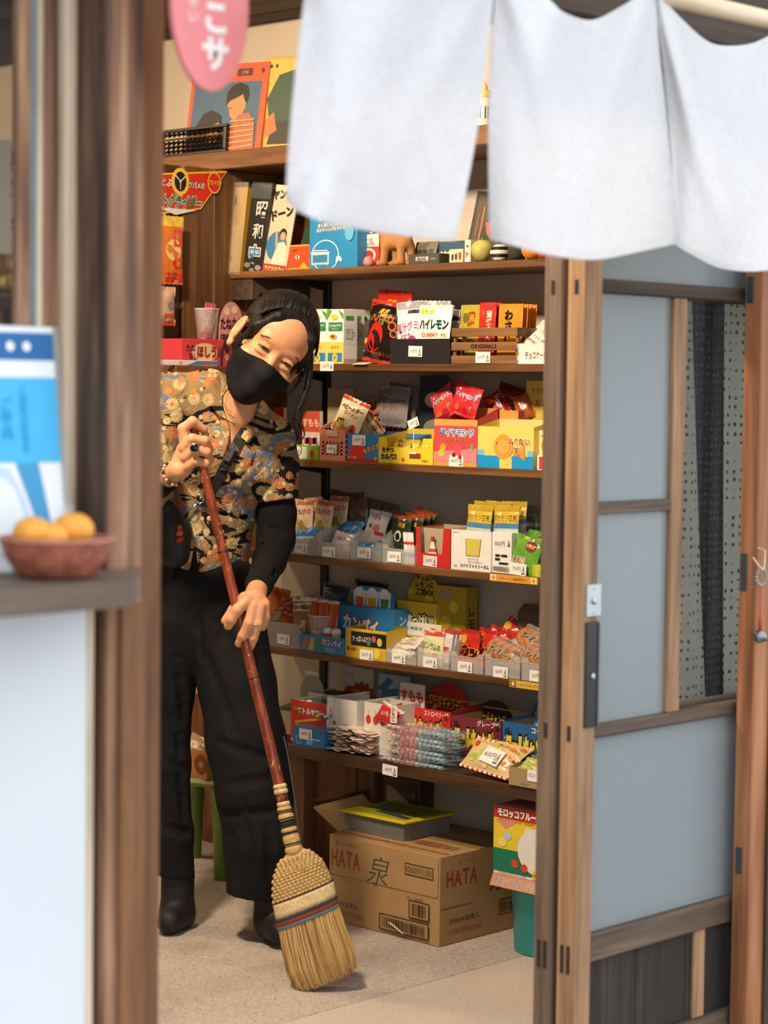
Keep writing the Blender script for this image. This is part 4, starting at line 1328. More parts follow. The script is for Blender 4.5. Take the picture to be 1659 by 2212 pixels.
for i, (a, b, yt, ink, art, lab, n) in enumerate(((990, 1030, 660, 'b5a83a', ka, 'olive green seasoned snack strip standing in the slatted crate', 3), (1030, 1066, 655, 'd8322a', kb, 'red seasoned snack strip standing in the slatted crate', 4), (1072, 1124, 658, 'e8932a', kc, 'orange wasabi snack strip standing in the slatted crate', 4))):
 o = packet('snack_strip', lab, 'snack', a, b, yt, 783, Xc, ink, [], art, 0.004, 0.0, 0.06, seed=20 + i, z=zc3, group=f'snack strips in the crate {("green", "red", "orange")[i]}', seal=0.05, nx=16)
 for k in range(1, n):
  dup(o, (a + b) / 2 + 5.5 * k + (4 if i == 2 else 0) * k, 783, Xc + 0.016 * k, zc3, 0.02 * (k % 2), 0.05)
# chocolate cake carton at the right end
r, w, h, d = tray('cake_carton', 'open cream carton of wrapped chocolate cakes, patterned edges', 'box', 1117, 1196, 742, 3, 'eee6d8', 0.11, 700, [('r', 0, 0, 1, 0.5, 'f3ece2'), ('t', 'チョコケーキ', 0.52, 0.42, 0.42, '9a2a22', {'maxw': 0.6}), ('t', '50', 0.90, 0.42, 0.5, '3a3634', {'bold': 0})], inner='cbb48e', inset=0.002)
for k, c in enumerate(('3a9ad8', 'f2c23a', 'd84a2a', '3a9ad8', 'f2c23a')):
 G().box((-0.0006, -0.0006, h * k / 5), (0.004, 0.0, h * (k + 1) / 5), hx(c)).obj('edge_pattern', INK, r)
cw = pouch_mesh(0.040, 0.055, 0.012, 'e9e0d2', [(0.3, 0.7, 'f5efe6')], [('t', 'チョコ', 0.5, 0.5, 0.13, 'a0402a'), ('r', 0.1, 0.2, 0.9, 0.3, 'c98a5a')], 31)
for k, (px, py, xo, ro, le) in enumerate(((1142, 748, 0.03, 0.5, 0.7), (1162, 744, 0.052, -0.5, 0.6), (1148, 738, 0.078, 0.7, 0.4), (1172, 752, 0.03, 0.3, 0.7))):
 packet('wrapped_cake', 'cream wrapped chocolate cake lying in the open carton', 'sweet', px - 10, px + 10, py - 30, py, XS + xo, mesh=cw, roll=ro, lean=le, group='chocolate cakes in the carton')
for txt, px, py in (('130円', 706, 791), ('', 780, 787)):
 pl = PX(px, py, XS - 0.0015) - ul
 g = G().box((-0.024, -0.0003, -0.012), (0.024, 0.0003, 0.012), hx('efe7d6'))
 draw(g, [('t', txt or '菓子', 0.42, 0.5, 0.5, '4a4440', {'bold': 0}), ('p', [(0.76, 0.25), (0.92, 0.25), (0.84, 0.8)], '6e6a66')], 0.048, 0.024, lambda u, v, k: ((u - 0.5) * 0.048, -0.0003 - 0.0002 * k, (v - 0.5) * 0.024))
 g.obj('price_label', PAPER, s3, loc=tuple(pl) if txt else (pl[0] + 0.004, pl[1], ZS[3] + 0.001), rot=(0 if txt else -1.35, 0, RZ))
# ================================================================== shelf 4
# fruit chew carton and cards at the left
r, w, h, d = tray('chew_carton', 'yellow-green carton of chew sticks beside pink basket', 'box', 636, 688, 962, 4, '9cc43a', 0.10, 940, [('r', 0.0, 0.05, 0.52, 0.9, 'f2efe6'), ('t', '円', 0.22, 0.5, 0.4, '6a6660', {'bold': 0}), ('e', 0.72, 0.4, 0.2, 0.26, 'd83a30'), ('p', [(0.66, 0.7), (0.8, 0.72), (0.72, 0.6)], '3a8a3a')], inner='e6e2c8')
st = G()
for k, c in enumerate(('e8e0d8', '5aa84a', 'c85a9a', 'd83a3a', 'f0ece2')):
 pass
for k in range(9):
 c = ('d83a3a', 'f4efe4', '5aa84a', 'b04a90', 'e8463a')[k % 5]
 xx = 0.005 + (w - 0.012) * k / 9
 o = G().bev((0, 0, 0), (0.0048, 0.012, 0.056), 0.0006, hx('f6f2ea')).box((0, -0.0003, 0.036), (0.0048, 0.0123, 0.052), hx(c)).obj('chew_stick', INK, None, loc=(r.location.x + 0.03 + 0.02 * (k % 3), r.location.y - xx, ZS[4] + 0.003), rot=(0, 0, RZ))
 tag(o, 'slim white chew stick with coloured end standing in the green carton', 'sweet', 'chew sticks in the green carton')
for i, (a, b, yt, xo, c) in enumerate(((590, 612, 880, 0.10, 'c8402e'), (652, 690, 888, 0.13, 'd8583a'))):
 carton('card_pack', ('red and cream card pack standing half hidden by hair behind chew sticks', 'red fruit card pack standing behind the chew carton by basket')[1 - i if False else i], 'box', a, b, yt, 4, 'e9d6bc', 0.012, [('r', 0, 0.55, 1, 1, c), ('t', 'すもも', 0.5, 0.75, 0.2, 'f7ead0'), ('e', 0.4, 0.3, 0.14, 0.14, 'c8302a')], inset=xo)
# pink perforated basket with noodle snacks
PK = MAT('salmon_basket_plastic', hx('d98a70'), 0.4, var=0.04)
p, w = place(690, 745, 4, 0.006)
hB = hgt(716, 928, p[0], p[2])
r = thing('perforated_basket', 'salmon pink perforated basket with raked sides holding noodle snacks', 'basket', p, rot=(0, 0, RZ))
g = G()
perf(g, w, hB, 6, 4, 0.008, 0.014, 0.030, 0.002, None)
g.obj('front_panel', PK, r)
d = 0.19
for xx in (0.0, w - 0.002):
 g = G()
 n = 13
 for j in range(n):                       # raked side built of posts and rails
  y0 = 0.002 + (d - 0.002) * j / n
  hh = hB + 0.080 * (j + 0.5) / n
  g.box((xx, y0, 0), (xx + 0.002, y0 + 0.0102, hh))
 for q in range(5):
  z0 = hB * (0.08 + 0.17 * q)
  g.box((xx, 0.002, z0), (xx + 0.002, d, z0 + 0.006))
 for q in range(6):
  z0 = hB + 0.077 * q / 6
  g.box((xx, 0.002 + d * q / 6, z0 - 0.004), (xx + 0.002, d, z0 + 0.003))
 g.prism([(0.002, hB - 0.004), (d, hB + 0.074), (d, hB + 0.086), (0.002, hB + 0.004)], xx - 0.001, xx + 0.004, plane='YZ')
 g.obj('side_panel', PK, r)
g = G()
perf(g, w - 0.004, hB + 0.082, 6, 7, 0.006, 0.012, 0.01, 0.002, None, org=(0.002, d - 0.002, 0))
g.obj('back_panel', PK, r)
G().box((0.002, 0.002, 0), (w - 0.002, d - 0.002, 0.002)).obj('basket_floor', PK, r)
lp_ = G().bev((w * 0.3, -0.003, hB * 0.78), (w * 0.72, -0.0001, hB * 0.97), 0.0008).obj('label_holder', MAT('pale_label_holder', hx('d8c0a8'), 0.4), r)
ptag_px(r, '50円', 716, 970, 0.003, w=0.036, h=0.022, rot=0.03)
ra = [('r', 0, 0.90, 1, 1, 'cf3a28'), ('t', 'ベビースター', 0.52, 0.72, 0.15, '2a1c14', {'bold': 0.04, 'maxw': 0.85}), ('t', 'ラーメン', 0.56, 0.56, 0.14, 'cc4a2a', {'maxw': 0.6}), ('t', '3種', 0.30, 0.30, 0.17, '2a1c14', {'bold': 0.06, 'out': 'f2d040', 'ow': 0.08}), ('p', [(0.04, 0.02), (0.96, 0.02), (0.9, 0.16), (0.1, 0.22)], 'c98a3a'), ('e', 0.80, 0.24, 0.09, 0.09, 'd8402a'), ('t', 'ミックス', 0.35, 0.19, 0.07, '2a1c14')]
Xb = XS + 0.03
packet('noodle_snack', 'cream noodle snack bag tilted in the pink basket front', 'snack bag', 712, 772, 858, 936, Xb, 'f0e2b8', [], ra, 0.018, 0.30, 0.25, seed=41)
packet('noodle_snack', 'noodle snack bag lying low behind in the pink basket', 'snack bag', 752, 800, 890, 948, Xb + 0.03, 'e8d3a0', [], ra[:3], 0.014, 0.75, 0.3, seed=42)
packet('noodle_snack', 'silver grey noodle snack bag at the back of the pink basket', 'snack bag', 806, 878, 834, 920, XS + 0.13, '8d8a88', [], [('t', 'ベビースター', 0.52, 0.66, 0.16, '1c1a18', {'maxw': 0.85}), ('t', 'ラーメン', 0.5, 0.46, 0.14, 'b0502e')], 0.018, 0.06, 0.1, seed=43)
packet('noodle_snack', 'dark silver snack bag rearmost above the pink basket', 'snack bag', 830, 896, 830, 915, XS + 0.155, '6f6a66', [], [('t', 'ベビースター', 0.5, 0.7, 0.14, '1c1a18', {'maxw': 0.85})], 0.016, 0.10, 0.08, seed=44)
carton('rabbit_card', 'pale cut-out card standing at the back beside pink basket', 'card', 706, 760, 838, 4, 'b9a684', 0.006, [('r', 0.05, 0.4, 0.95, 0.5, 'a08c6a')], inset=0.15)
# blue carton with red burst
r, w, h, d = tray('fizzy_candy_carton', 'blue carton with red burst print and price label', 'box', 746, 816, 938, 4, '2f86d0', 0.10, 930, [('b', 0.36, 0.36, 0.34, 0.46, 14, 'dc3a2c'), ('r', 0, 0, 1, 0.12, 'd03428'), ('t', 'もりスタ', 0.80, 0.50, 0.22, 'f2a832', {'rot': 18, 'bold': 0.06, 'out': '5a1a10', 'maxw': 0.5}), ('e', 0.94, 0.14, 0.07, 0.07, 'f29a2a'), ('t', 'フルーツ味', 0.2, 0.15, 0.1, 'f7e09a', {'maxw': 0.3})], inner='3a78b0', tagp=('60円', 775, 951))
# yellow sausage carton
r, w, h, d = tray('salami_carton', 'yellow carton of salami snacks with tall owl-yellow back card', 'box', 817, 935, 946, 4, 'e9cf34', 0.105, 925, [('t', 'おやつ', 0.18, 0.52, 0.22, '1c1712', {'bold': 0.06, 'maxw': 0.26}), ('t', 'カルパス', 0.20, 0.26, 0.24, '1c1712', {'bold': 0.06, 'maxw': 0.30}), ('e', 0.46, 0.16, 0.07, 0.07, 'c8402e'), ('r', 0.58, 0.22, 0.78, 0.42, '8a3a2a'), ('r', 0.56, 0.40, 0.70, 0.48, 'f2efe6'), ('t', 'ヤガイ', 0.86, 0.14, 0.12, '8a3a2a', {'maxw': 0.14}), ('e', 0.66, 0.75, 0.05, 0.05, 'f4ecc0'), ('e', 0.9, 0.7, 0.05, 0.05, 'f4ecc0')], inner='d8bc2a', cut=(0.14, 0.82, 0.62),
     header=[('t', 'おやつカルパス', 0.80, 0.86, 0.14, '1c1712', {'bold': 0.05, 'maxw': 0.42})])
G().box((0.002, 0.100, h * 0.95), (w * 0.45, 0.103, h * 1.12), hx('2f86d0')).obj('blue_lid', INK, r)
sal = pouch_mesh(0.075, 0.016, 0.010, 'd8c030', [], [('r', 0.2, 0.2, 0.8, 0.8, '6a3a20'), ('t', 'カルパス', 0.5, 0.5, 0.5, 'f0e6c0')], 51, nx=8, nz=6)
for k in range(5):
 packet('salami_stick', 'small yellow wrapped salami lying in the yellow carton', 'snack', 860, 890, 950, 975, XS + 0.03 + 0.012 * k, mesh=sal, z=ZS[4] + 0.030 + 0.003 * k, lean=0.6, yaw=0.2 * (-1) ** k, roll=0.1 * k - 0.2, group='salami sticks in the yellow carton')
tp = thing('price_stake', 'white 30 yen price card on a stake above the salami carton', 'price card', PX(893, 940, XS + 0.055) * (1, 1, 0) + (0, 0, ZS[4] + 0.002), rot=(0, 0, RZ))
G().box((-0.001, 0.0006, 0), (0.001, 0.0016, 0.095)).obj('stake', MAT('white_plastic', hx('e9e6e0'), 0.4), tp)
ptag(tp, '30円', 0, 0.098, w=0.036, h=0.022, rot=-0.35)
# ring candy carton with bags
r, w, h, d = tray('ring_candy_carton', 'pink and red ring candy carton with orange flaps', 'box', 937, 1030, 906, 4, 'df4a52', 0.075, 880, [('r', 0, 0.86, 1, 1, 'e8a250'), ('r', 0, 0, 1, 0.10, 'e8a250'), ('t', 'ダイヤモンド', 0.52, 0.72, 0.17, '3a9ad0', {'out': 'ffffff', 'ow': 0.07, 'bold': 0.05, 'maxw': 0.8}), ('t', 'リングキャンディ', 0.55, 0.57, 0.09, 'f2b23a', {'out': '8a1a2a', 'maxw': 0.7}), ('p', [(0.0, 0.1), (1, 0.1), (1, 0.40), (0, 0.3)], 'f08a90'), ('e', 0.22, 0.40, 0.09, 0.09, 'f0a23a'), ('e', 0.18, 0.27, 0.09, 0.08, 'b8d04a'), ('e', 0.56, 0.36, 0.11, 0.12, 'e05a70'), ('e', 0.9, 0.42, 0.05, 0.06, '6ab04a'), ('e', 0.48, 0.24, 0.05, 0.05, '7a2030'), ('e', 0.62, 0.20, 0.05, 0.05, 'c02a3a')], inner='c98a4a', tagp=('40円', 985, 996))
carton('ring_candy_carton', 'second ring candy carton set farther back, orange rim above fish biscuits', 'box', 1018, 1118, 886, 4, 'd9505a', 0.08, [('r', 0, 0.80, 1, 1, 'e0a050'), ('t', 'ダイヤモンド', 0.5, 0.66, 0.14, '3a8ac0', {'out': 'ffffff', 'maxw': 0.8})], inset=0.092)
rc = [('r', 0, 0.94, 1, 1, 'b8302a'), ('t', 'ダイヤモンド', 0.5, 0.66, 0.17, '3aa0d0', {'out': 'ffffff', 'ow': 0.06, 'maxw': 0.85}), ('t', 'リング', 0.5, 0.50, 0.09, 'f2b23a'), ('e', 0.30, 0.25, 0.12, 0.10, 'e86a30'), ('e', 0.6, 0.2, 0.10, 0.10, 'b82030'), ('e', 0.8, 0.32, 0.06, 0.06, '6ab04a'), ('e', 0.2, 0.85, 0.04, 0.04, 'ffffff')]
Xr = XS + 0.045
packet('ring_candy_bag', 'red and blue ring candy bag standing foremost over the pink carton', 'sweet bag', 968, 1026, 832, 898, Xr, 'd8303a', [], rc, 0.016, 0.22, 0.2, seed=61)
packet('ring_candy_bag', 'ring candy bag tipped over toward the dark card above the pink carton', 'sweet bag', 940, 990, 830, 905, Xr + 0.02, 'd8403a', [], rc, 0.014, -0.55, 0.25, seed=62)
packet('ring_candy_bag', 'ring candy bag standing behind the foremost one, top showing', 'sweet bag', 952, 1002, 822, 895, Xr + 0.04, 'c8383a', [], rc, 0.014, 0.5, 0.15, seed=63)
packet('ring_candy_bag', 'dark red candy bag lying on the farther ring candy carton', 'sweet bag', 1032, 1082, 846, 888, Xr + 0.06, 'a83024', [], rc[1:], 0.02, 0.9, 0.5, seed=64)
packet('ring_candy_bag', 'brown-red candy bag heaped at the back above fish biscuits', 'sweet bag', 1060, 1118, 830, 884, Xr + 0.09, '6e2a1c', [], [('t', 'コーラ', 0.5, 0.5, 0.2, 'c08a5a')], 0.02, 0.25, 0.3, seed=65)
packet('ring_candy_bag', 'orange-brown candy bag slumped beside the yellow card', 'sweet bag', 1094, 1140, 850, 886, Xr + 0.07, 'b0602c', [], [('e', 0.5, 0.5, 0.2, 0.2, 'd89a4a')], 0.02, 1.1, 0.4, seed=66)
carton('dark_card', 'dark blue card with white blobs leaning at the back of shelf', 'card', 905, 965, 812, 4, '26313c', 0.004, [('e', 0.5, 0.72, 0.14, 0.09, 'cfc8b8'), ('e', 0.6, 0.4, 0.2, 0.10, '8a8478')], inset=0.16)
# fish biscuit carton
r, w, h, d = tray('fish_biscuit_carton', 'yellow and blue fish biscuit carton with window front', 'box', 1031, 1152, 922, 4, 'ead56a', 0.078, 905,
     [('r', 0, 0, 0.40, 0.30, '1c9ae0'), ('r', 0.62, 0, 1, 0.30, '1c9ae0'), ('p', [(0.40, 0.30), (0.62, 0.30), (0.56, 0.10), (0.46, 0.10)], 'ead56a'), ('r', 0, 0.30, 0.12, 0.44, '7ac0e8'), ('r', 0.9, 0.30, 1, 0.44, '7ac0e8'),
     ('e', 0.47, 0.52, 0.30, 0.30, 'e0a040'), ('p', [(0.62, 0.40), (0.86, 0.20), (0.84, 0.58)], 'd8943a'), ('e', 0.36, 0.60, 0.03, 0.03, '8a5a20'), ('e', 0.47, 0.52, 0.20, 0.18, 'e8ae50'),
     ('t', 'ふぐたい', 0.74, 0.66, 0.17, 'c8402a', {'out': 'fff8e0', 'ow': 0.07, 'bold': 0.04, 'maxw': 0.5}), ('t', 'だい', 0.74, 0.46, 0.15, '8a3a1a', {'out': 'fff8e0', 'ow': 0.06}), ('t', 'チョコ', 0.70, 0.33, 0.07, 'b86a3a')], inner='e4d48a', tagp=None)
G().box((0.012, 0.0015, h * 0.35), (w * 0.2, 0.003, h * 0.90), hx('7a5a2a')).obj('window_edge', INK, r)
fb = pouch_mesh(0.10, 0.068, 0.010, 'f0e6b0', [], [('e', 0.5, 0.5, 0.3, 0.3, 'e0b050')], 71)
for k in range(4):
 packet('fish_biscuit', 'pale yellow wrapped fish biscuit filed in the window carton', 'biscuit', 1050, 1130, 935, 1000, XS + 0.026 + 0.012 * k, mesh=fb, z=ZS[4] + 0.004, lean=0.03, group='wrapped fish biscuits in the carton')
carton('chocolate_carton', 'pale yellow carton with round face print at the door side of fish biscuits', 'box', 1153, 1215, 930, 4, 'efe0a0', 0.10, [('t', 'meito', 0.3, 0.86, 0.06, 'c06a4a'), ('e', 0.35, 0.62, 0.10, 0.13, 'e0a050'), ('r', 0, 0.0, 0.4, 0.32, '4aa8e0'), ('e', 0.7, 0.5, 0.12, 0.16, 'e8a080')], inset=0.03)
carton('plum_sweet_box', 'small red and white sweet box at the shelf edge by the door', 'box', 1160, 1230, 985, 4, 'f4efe6', 0.03, [('r', 0.06, 0.08, 1, 0.92, 'e23a30'), ('t', '小梅菓子', 0.35, 0.4, 0.2, 'fbf4ea', {'maxw': 0.5})], inset=0.003)
carton('yellow_header_card', 'tall yellow card with brown brush writing behind the fish biscuits', 'card', 1134, 1215, 822, 4, 'd8bc4a', 0.004, [('t', 'すりおろし', 0.45, 0.88, 0.07, '3a2a1a', {'bold': 0, 'maxw': 0.7}), ('t', 'おどし', 0.5, 0.74, 0.10, '3a2a1a', {'bold': 0}), ('t', 'ふ', 0.6, 0.5, 0.24, 'c8502a', {'out': 'f4e8c0', 'ow': 0.07, 'bold': 0.05})], inset=0.13)
carton('lemon_card', 'small yellow-green card between ring candies and yellow card', 'card', 1112, 1134, 862, 4, 'c0b43a', 0.01, [('r', 0.1, 0.3, 0.9, 0.5, '8a8a2a')], inset=0.125)
# ================================================================== shelf 2: toys, books, souvenirs (partly behind the cloth)
def leaned(name, label, cat, x0, x1, yt, S, inset, ink, art=(), d=0.006, lean=0.12, roll=0.0, yaw=0.0, mat=None, clear=False):
 p, w = place(x0, x1, S, inset)
 h = hgt((x0 + x1) / 2, yt, p[0] + 0.02, p[2])
 r = thing(name, label, cat, p, rot=(-lean, roll, RZ + yaw))
 G().bev((0, 0, 0), (w, d, h), 0.0008, hx(ink)).obj('cover', INK, r)
 if art:
  art_obj(r, w, h, art)
 if clear:
  G().bev((-0.008, -0.006, 0.0), (w + 0.008, -0.0045, h + 0.012), 0.0004).obj('clear_wrap', FILM('clear_wrap_film', (0.95, 0.95, 0.92), 0.10, 0.08, 0.6, 30), r)
 return r, w, h
leaned('toy_package', 'yellow toy package in clear wrap at the end of the toy shelf', 'toy package', 429, 516, 402, 2, 0.004, 'bf8f12',
  [('e', 0.55, 0.84, 0.16, 0.10, '4a2c1a'), ('r', 0.28, 0.04, 0.36, 0.60, 'b8482a'), ('r', 0.36, 0.03, 0.98, 0.62, 'c09a3a'), ('r', 0.42, 0.08, 0.90, 0.56, 'c9ab58'), ('e', 0.12, 0.33, 0.07, 0.10, '5a4028'), ('e', 0.14, 0.33, 0.04, 0.06, 'c9a63a'), ('e', 0.66, 0.18, 0.10, 0.07, 'b84a30'), ('t', 'はぶらし', 0.66, 0.46, 0.05, '9a6a3a', {'maxw': 0.4})], 0.026, 0.08, 0.05, clear=True)
leaned('toy_package', 'second yellow toy package filed behind, only its edge showing', 'toy package', 466, 512, 400, 2, 0.062, 'a88a3a', [('r', 0.3, 0.03, 0.9, 0.6, 'cdb982')], 0.03, 0.06, 0.14)
leaned('history_book', 'dark book with white and blue brush title of three characters', 'book', 524, 567, 392, 2, 0.012, '2a2622', [('t', '昭', 0.62, 0.70, 0.20, 'cfd0cc', {'out': '14100e', 'ow': 0.05}), ('t', '和', 0.54, 0.46, 0.18, 'cfd0cc', {'out': '14100e'}), ('t', '史', 0.50, 0.20, 0.22, '4a86b0', {'out': 'e6e2d8', 'ow': 0.05}), ('r', 0.0, 0.82, 1, 0.98, '4a5258'), ('e', 0.2, 0.08, 0.05, 0.03, '8a8478'), ('e', 0.75, 0.06, 0.05, 0.03, '9a9488'), ('e', 0.45, 0.03, 0.04, 0.02, '8a8478')], 0.03, 0.05, 0.10)
leaned('film_poster', 'white photo film poster with red band and waving person', 'poster', 566, 616, 396, 2, 0.012, 'd8c8a8', [('r', 0, 0.0, 1, 0.09, 'b8432a'), ('t', 'サクラカラー', 0.5, 0.045, 0.055, 'f0dcb0', {'maxw': 0.85}), ('e', 0.45, 0.30, 0.17, 0.17, '3f7ea6'), ('p', [(0.30, 0.09), (0.95, 0.09), (0.90, 0.30), (0.75, 0.36), (0.5, 0.34)], 'e9dcc4'), ('e', 0.66, 0.44, 0.06, 0.07, '2a1c16'), ('e', 0.67, 0.42, 0.045, 0.05, 'd8a880'), ('p', [(0.42, 0.28), (0.34, 0.46), (0.40, 0.47), (0.50, 0.32)], 'd8a880'), ('t', 'ヤング', 0.4, 0.90, 0.12, '1c1814', {'bold': 0.05, 'rot': 8}), ('t', 'ドーン', 0.5, 0.68, 0.13, '1c1814', {'bold': 0.05, 'rot': 16})], 0.004, 0.10, 0.12)
carton('toy_box', 'small orange-red box with one eye printed on the front', 'box', 617, 668, 529, 2, 'd8542a', 0.05, [('r', 0, 0, 1, 0.06, 'e0b23a'), ('r', 0, 0.94, 1, 1, 'e0b23a'), ('r', 0, 0, 0.04, 1, 'e0b23a'), ('e', 0.5, 0.5, 0.14, 0.08, 'f2e8d8'), ('e', 0.5, 0.5, 0.05, 0.06, '5a4a30'), ('p', [(0.2, 0.72), (0.5, 0.84), (0.48, 0.78)], '6a3a20'), ('p', [(0.6, 0.06), (0.95, 0.06), (0.78, 0.30)], 'e0b23a')], inset=0.02)
leaned('picture_book', 'dark picture book leaning between film poster and blue kit', 'book', 622, 664, 440, 2, 0.08, '5a4230', [('r', 0.0, 0.25, 0.35, 0.7, 'b8482a'), ('p', [(0.1, 0.3), (0.9, 0.8), (0.95, 0.74), (0.2, 0.26)], '8a8a78'), ('e', 0.7, 0.55, 0.12, 0.14, '3f5a3a'), ('e', 0.6, 0.36, 0.10, 0.08, '6a7a8a')], 0.012, 0.08, 0.16)
carton('aquarium_kit', 'blue aquarium kit box with white tank drawing', 'box', 668, 771, 440, 2, '2a8ec8', 0.05, [('t', '夢と冒険の入れられた', 0.48, 0.68, 0.065, 'f2e2d0', {'maxw': 0.8, 'rot': 3, 'out': 'c86a4a', 'ow': 0.03}), ('t', 'あかちゃんが生まれる!', 0.46, 0.61, 0.065, 'f2e2d0', {'maxw': 0.8, 'rot': 3, 'out': 'c86a4a', 'ow': 0.03}), ('p', ellipse(0.34, 0.20, 0.29, 0.245, 30), 'd8ead8'), ('p', ellipse(0.34, 0.20, 0.27, 0.228, 30), '2a8ec8'), ('r', 0.05, 0.06, 0.42, 0.24, 'b8d8e0'), ('r', 0.08, 0.09, 0.39, 0.21, '3f86b0'), ('r', 0.04, 0.23, 0.43, 0.255, 'dfeef0'), ('r', 0.06, 0.27, 0.40, 0.285, 'dfeef0'), ('e', 0.08, 0.055, 0.012, 0.012, 'f2c84a'), ('e', 0.39, 0.055, 0.012, 0.012, 'f2c84a'), ('e', 0.63, 0.15, 0.05, 0.035, 'f4ecd8'), ('e', 0.60, 0.11, 0.03, 0.03, 'f4ecd8'), ('e', 0.68, 0.12, 0.03, 0.03, 'f4ecd8'), ('e', 0.85, 0.55, 0.10, 0.14, '6ab4dc'), ('e', 0.25, 0.80, 0.05, 0.05, 'f4ecd8')], inset=0.015)
# drops tin
r, w, h = carton('drops_tin', 'red and white fruit drops tin with ring print', 'tin', 771, 818, 506, 2, 'c8402e', 0.03, [('r', 0, 0.62, 1, 1, 'efe6d6'), ('t', 'サクマ式', 0.5, 0.82, 0.10, 'b8402e'), ('t', 'ドロップス', 0.5, 0.70, 0.12, '2a2420', {'maxw': 0.9}), ('p', ellipse(0.55, 0.36, 0.32, 0.22, 24), 'e9d8c4'), ('p', ellipse(0.55, 0.36, 0.22, 0.15, 24), 'c8402e')], inset=0.05)
G().lathe([(0.011, 0), (0.012, 0.002), (0.012, 0.007), (0.0001, 0.008)], 16, (w / 2, 0.015, h)).obj('tin_cap', _steel, r, True)
# pottery dog
dg = thing('dog_figurine', 'brown clay dog figurine standing on the toy shelf', 'figurine', PX(856, 578, XS + 0.055) * (1, 1, 0) + (0, 0, ZS[2] + 0.0005), rot=(0, 0, RZ))
CLAY = MAT('brown_felt_clay', hx('b07a48'), 0.85, var=0.12, bmp=0.3)
t = tag(G().lathe([(0.0001, 0), (0.010, 0.001), (0.014, 0.008), (0.012, 0.018), (0.008, 0.024), (0.0001, 0.026)], 18).obj('pink_charm', MAT('pink_charm_clay', hx('d88a86'), 0.6), None, True, loc=tuple(PX(796, 577, XS + 0.02) * (1, 1, 0) + (0, 0, ZS[2] + 0.0005))), 'small pink clay charm in front of the drops tin', 'figurine')
carton('souvenir_box', 'flat dark slate box with white characters on its edge', 'box', 882, 948, 548, 2, '4a4842', 0.05, [('t', '乾風快晴', 0.45, 0.5, 0.5, 'd9d2c2', {'maxw': 0.42}), ('t', 'JAPAN', 0.82, 0.45, 0.25, 'b9b2a2', {'maxw': 0.16})], top=[('r', 0.55, 0.1, 0.98, 0.9, 'b8743a'), ('p', [(0.6, 0.1), (0.95, 0.1), (0.8, 0.8)], '8a4a2a')], inset=0.012)
leaned('gift_card', 'brown card with dark characters leaning behind the slate box', 'card', 888, 936, 520, 2, 0.07, '6e675c', [('t', '東店長', 0.5, 0.5, 0.4, '2e2a26', {'maxw': 0.8})], 0.003, 0.3)
carton('wave_box', 'blue and white wave patterned box on the toy shelf', 'box', 938, 1004, 521, 2, 'dcd6c6', 0.03, [('r', 0, 0.55, 1, 1, '3a5a74')] + [('p', [(0.05 + 0.13 * k, 0.35 + 0.06 * (k % 3)), (0.16 + 0.13 * k, 0.40 + 0.06 * (k % 3)), (0.10 + 0.13 * k, 0.62)], 'e9e6dc') for k in range(7)], inset=0.09)
carton('peg_box', 'cream box with three dark pegs printed on the front', 'box', 970, 1000, 538, 2, 'd6c6a4', 0.03, [('e', 0.25, 0.45, 0.10, 0.28, '4a3424'), ('e', 0.5, 0.48, 0.10, 0.28, '3a3230'), ('e', 0.78, 0.55, 0.12, 0.34, '8a5a3a'), ('e', 0.25, 0.7, 0.08, 0.08, 'e9d6b0'), ('e', 0.5, 0.74, 0.08, 0.08, 'e9d6b0'), ('e', 0.78, 0.82, 0.09, 0.09, 'e9d6b0')], inset=0.03)
carton('white_card_box', 'narrow white box with a dot beside the peg box', 'box', 1003, 1016, 518, 2, 'd9d2c4', 0.02, [('e', 0.5, 0.72, 0.06, 0.06, '5a4a3a'), ('p', [(0.2, 0.2), (0.8, 0.4), (0.2, 0.5)], '9a8a78')], inset=0.03)
leaned('street_print', 'dark picture board of a lantern-lit street leaning on the wall', 'picture', 1000, 1072, 408, 2, 0.12, '2a221c', [('p', [(0.1, 0.1), (0.4, 0.5), (0.45, 0.9), (0.1, 0.95)], '4a3a2c'), ('r', 0.40, 0.62, 0.80, 0.95, '3f5f7a'), ('p', [(0.42, 0.60), (0.75, 0.60), (0.68, 0.38), (0.52, 0.44)], 'b05a4a'), ('r', 0.3, 0.3, 0.34, 0.8, 'b8783a'), ('r', 0.18, 0.4, 0.21, 0.7, '8a6a4a'), ('p', [(0.5, 0.05), (1, 0.05), (1, 0.35), (0.7, 0.3)], '4a4038')] + [('r', 0.42, 0.66 + 0.06 * k, 0.78, 0.675 + 0.06 * k, '2a4254') for k in range(5)], 0.006, 0.16, 0.10)
for (px, yy, r0, sq, nm, lab, c, xo) in ((1042, 563, 0.027, 1.0, 'melon_toy', 'yellow-green melon shaped soft toy beside the striped toy', 'b8b05a', 0.045), (1150, 556, 0.026, 0.85, 'peach_toy', 'yellow and red round toy at the door end of the shelf', 'e8942a', 0.05), (1178, 556, 0.024, 0.85, 'peach_toy', 'red-orange round toy next to the door stile on the shelf', 'd8562a', 0.06)):
 q = PX(px, yy, XS + xo)
 t = thing(nm, lab, 'toy', (q[0], q[1], ZS[2] + 0.0005))
 G().lathe([(0.0001, 0.0)] + [(r0 * math.sin(a) ** 0.9 * (1.0 - 0.12 * math.cos(a)), r0 * sq * (1 - math.cos(a))) for a in np.linspace(0.3, math.pi - 0.05, 14)] + [(0.0001, 2 * r0 * sq)], 22).obj('toy_body', MAT(nm + c, hx(c), 0.6, var=0.25, vscale=45), t, True)
 G().lathe([(0.006, -0.002), (0.004, 0.004), (0.002, 0.009), (0.0001, 0.009)], 8, (0, 0, 2 * r0 * sq)).obj('toy_stem', LEAFM, t, True)
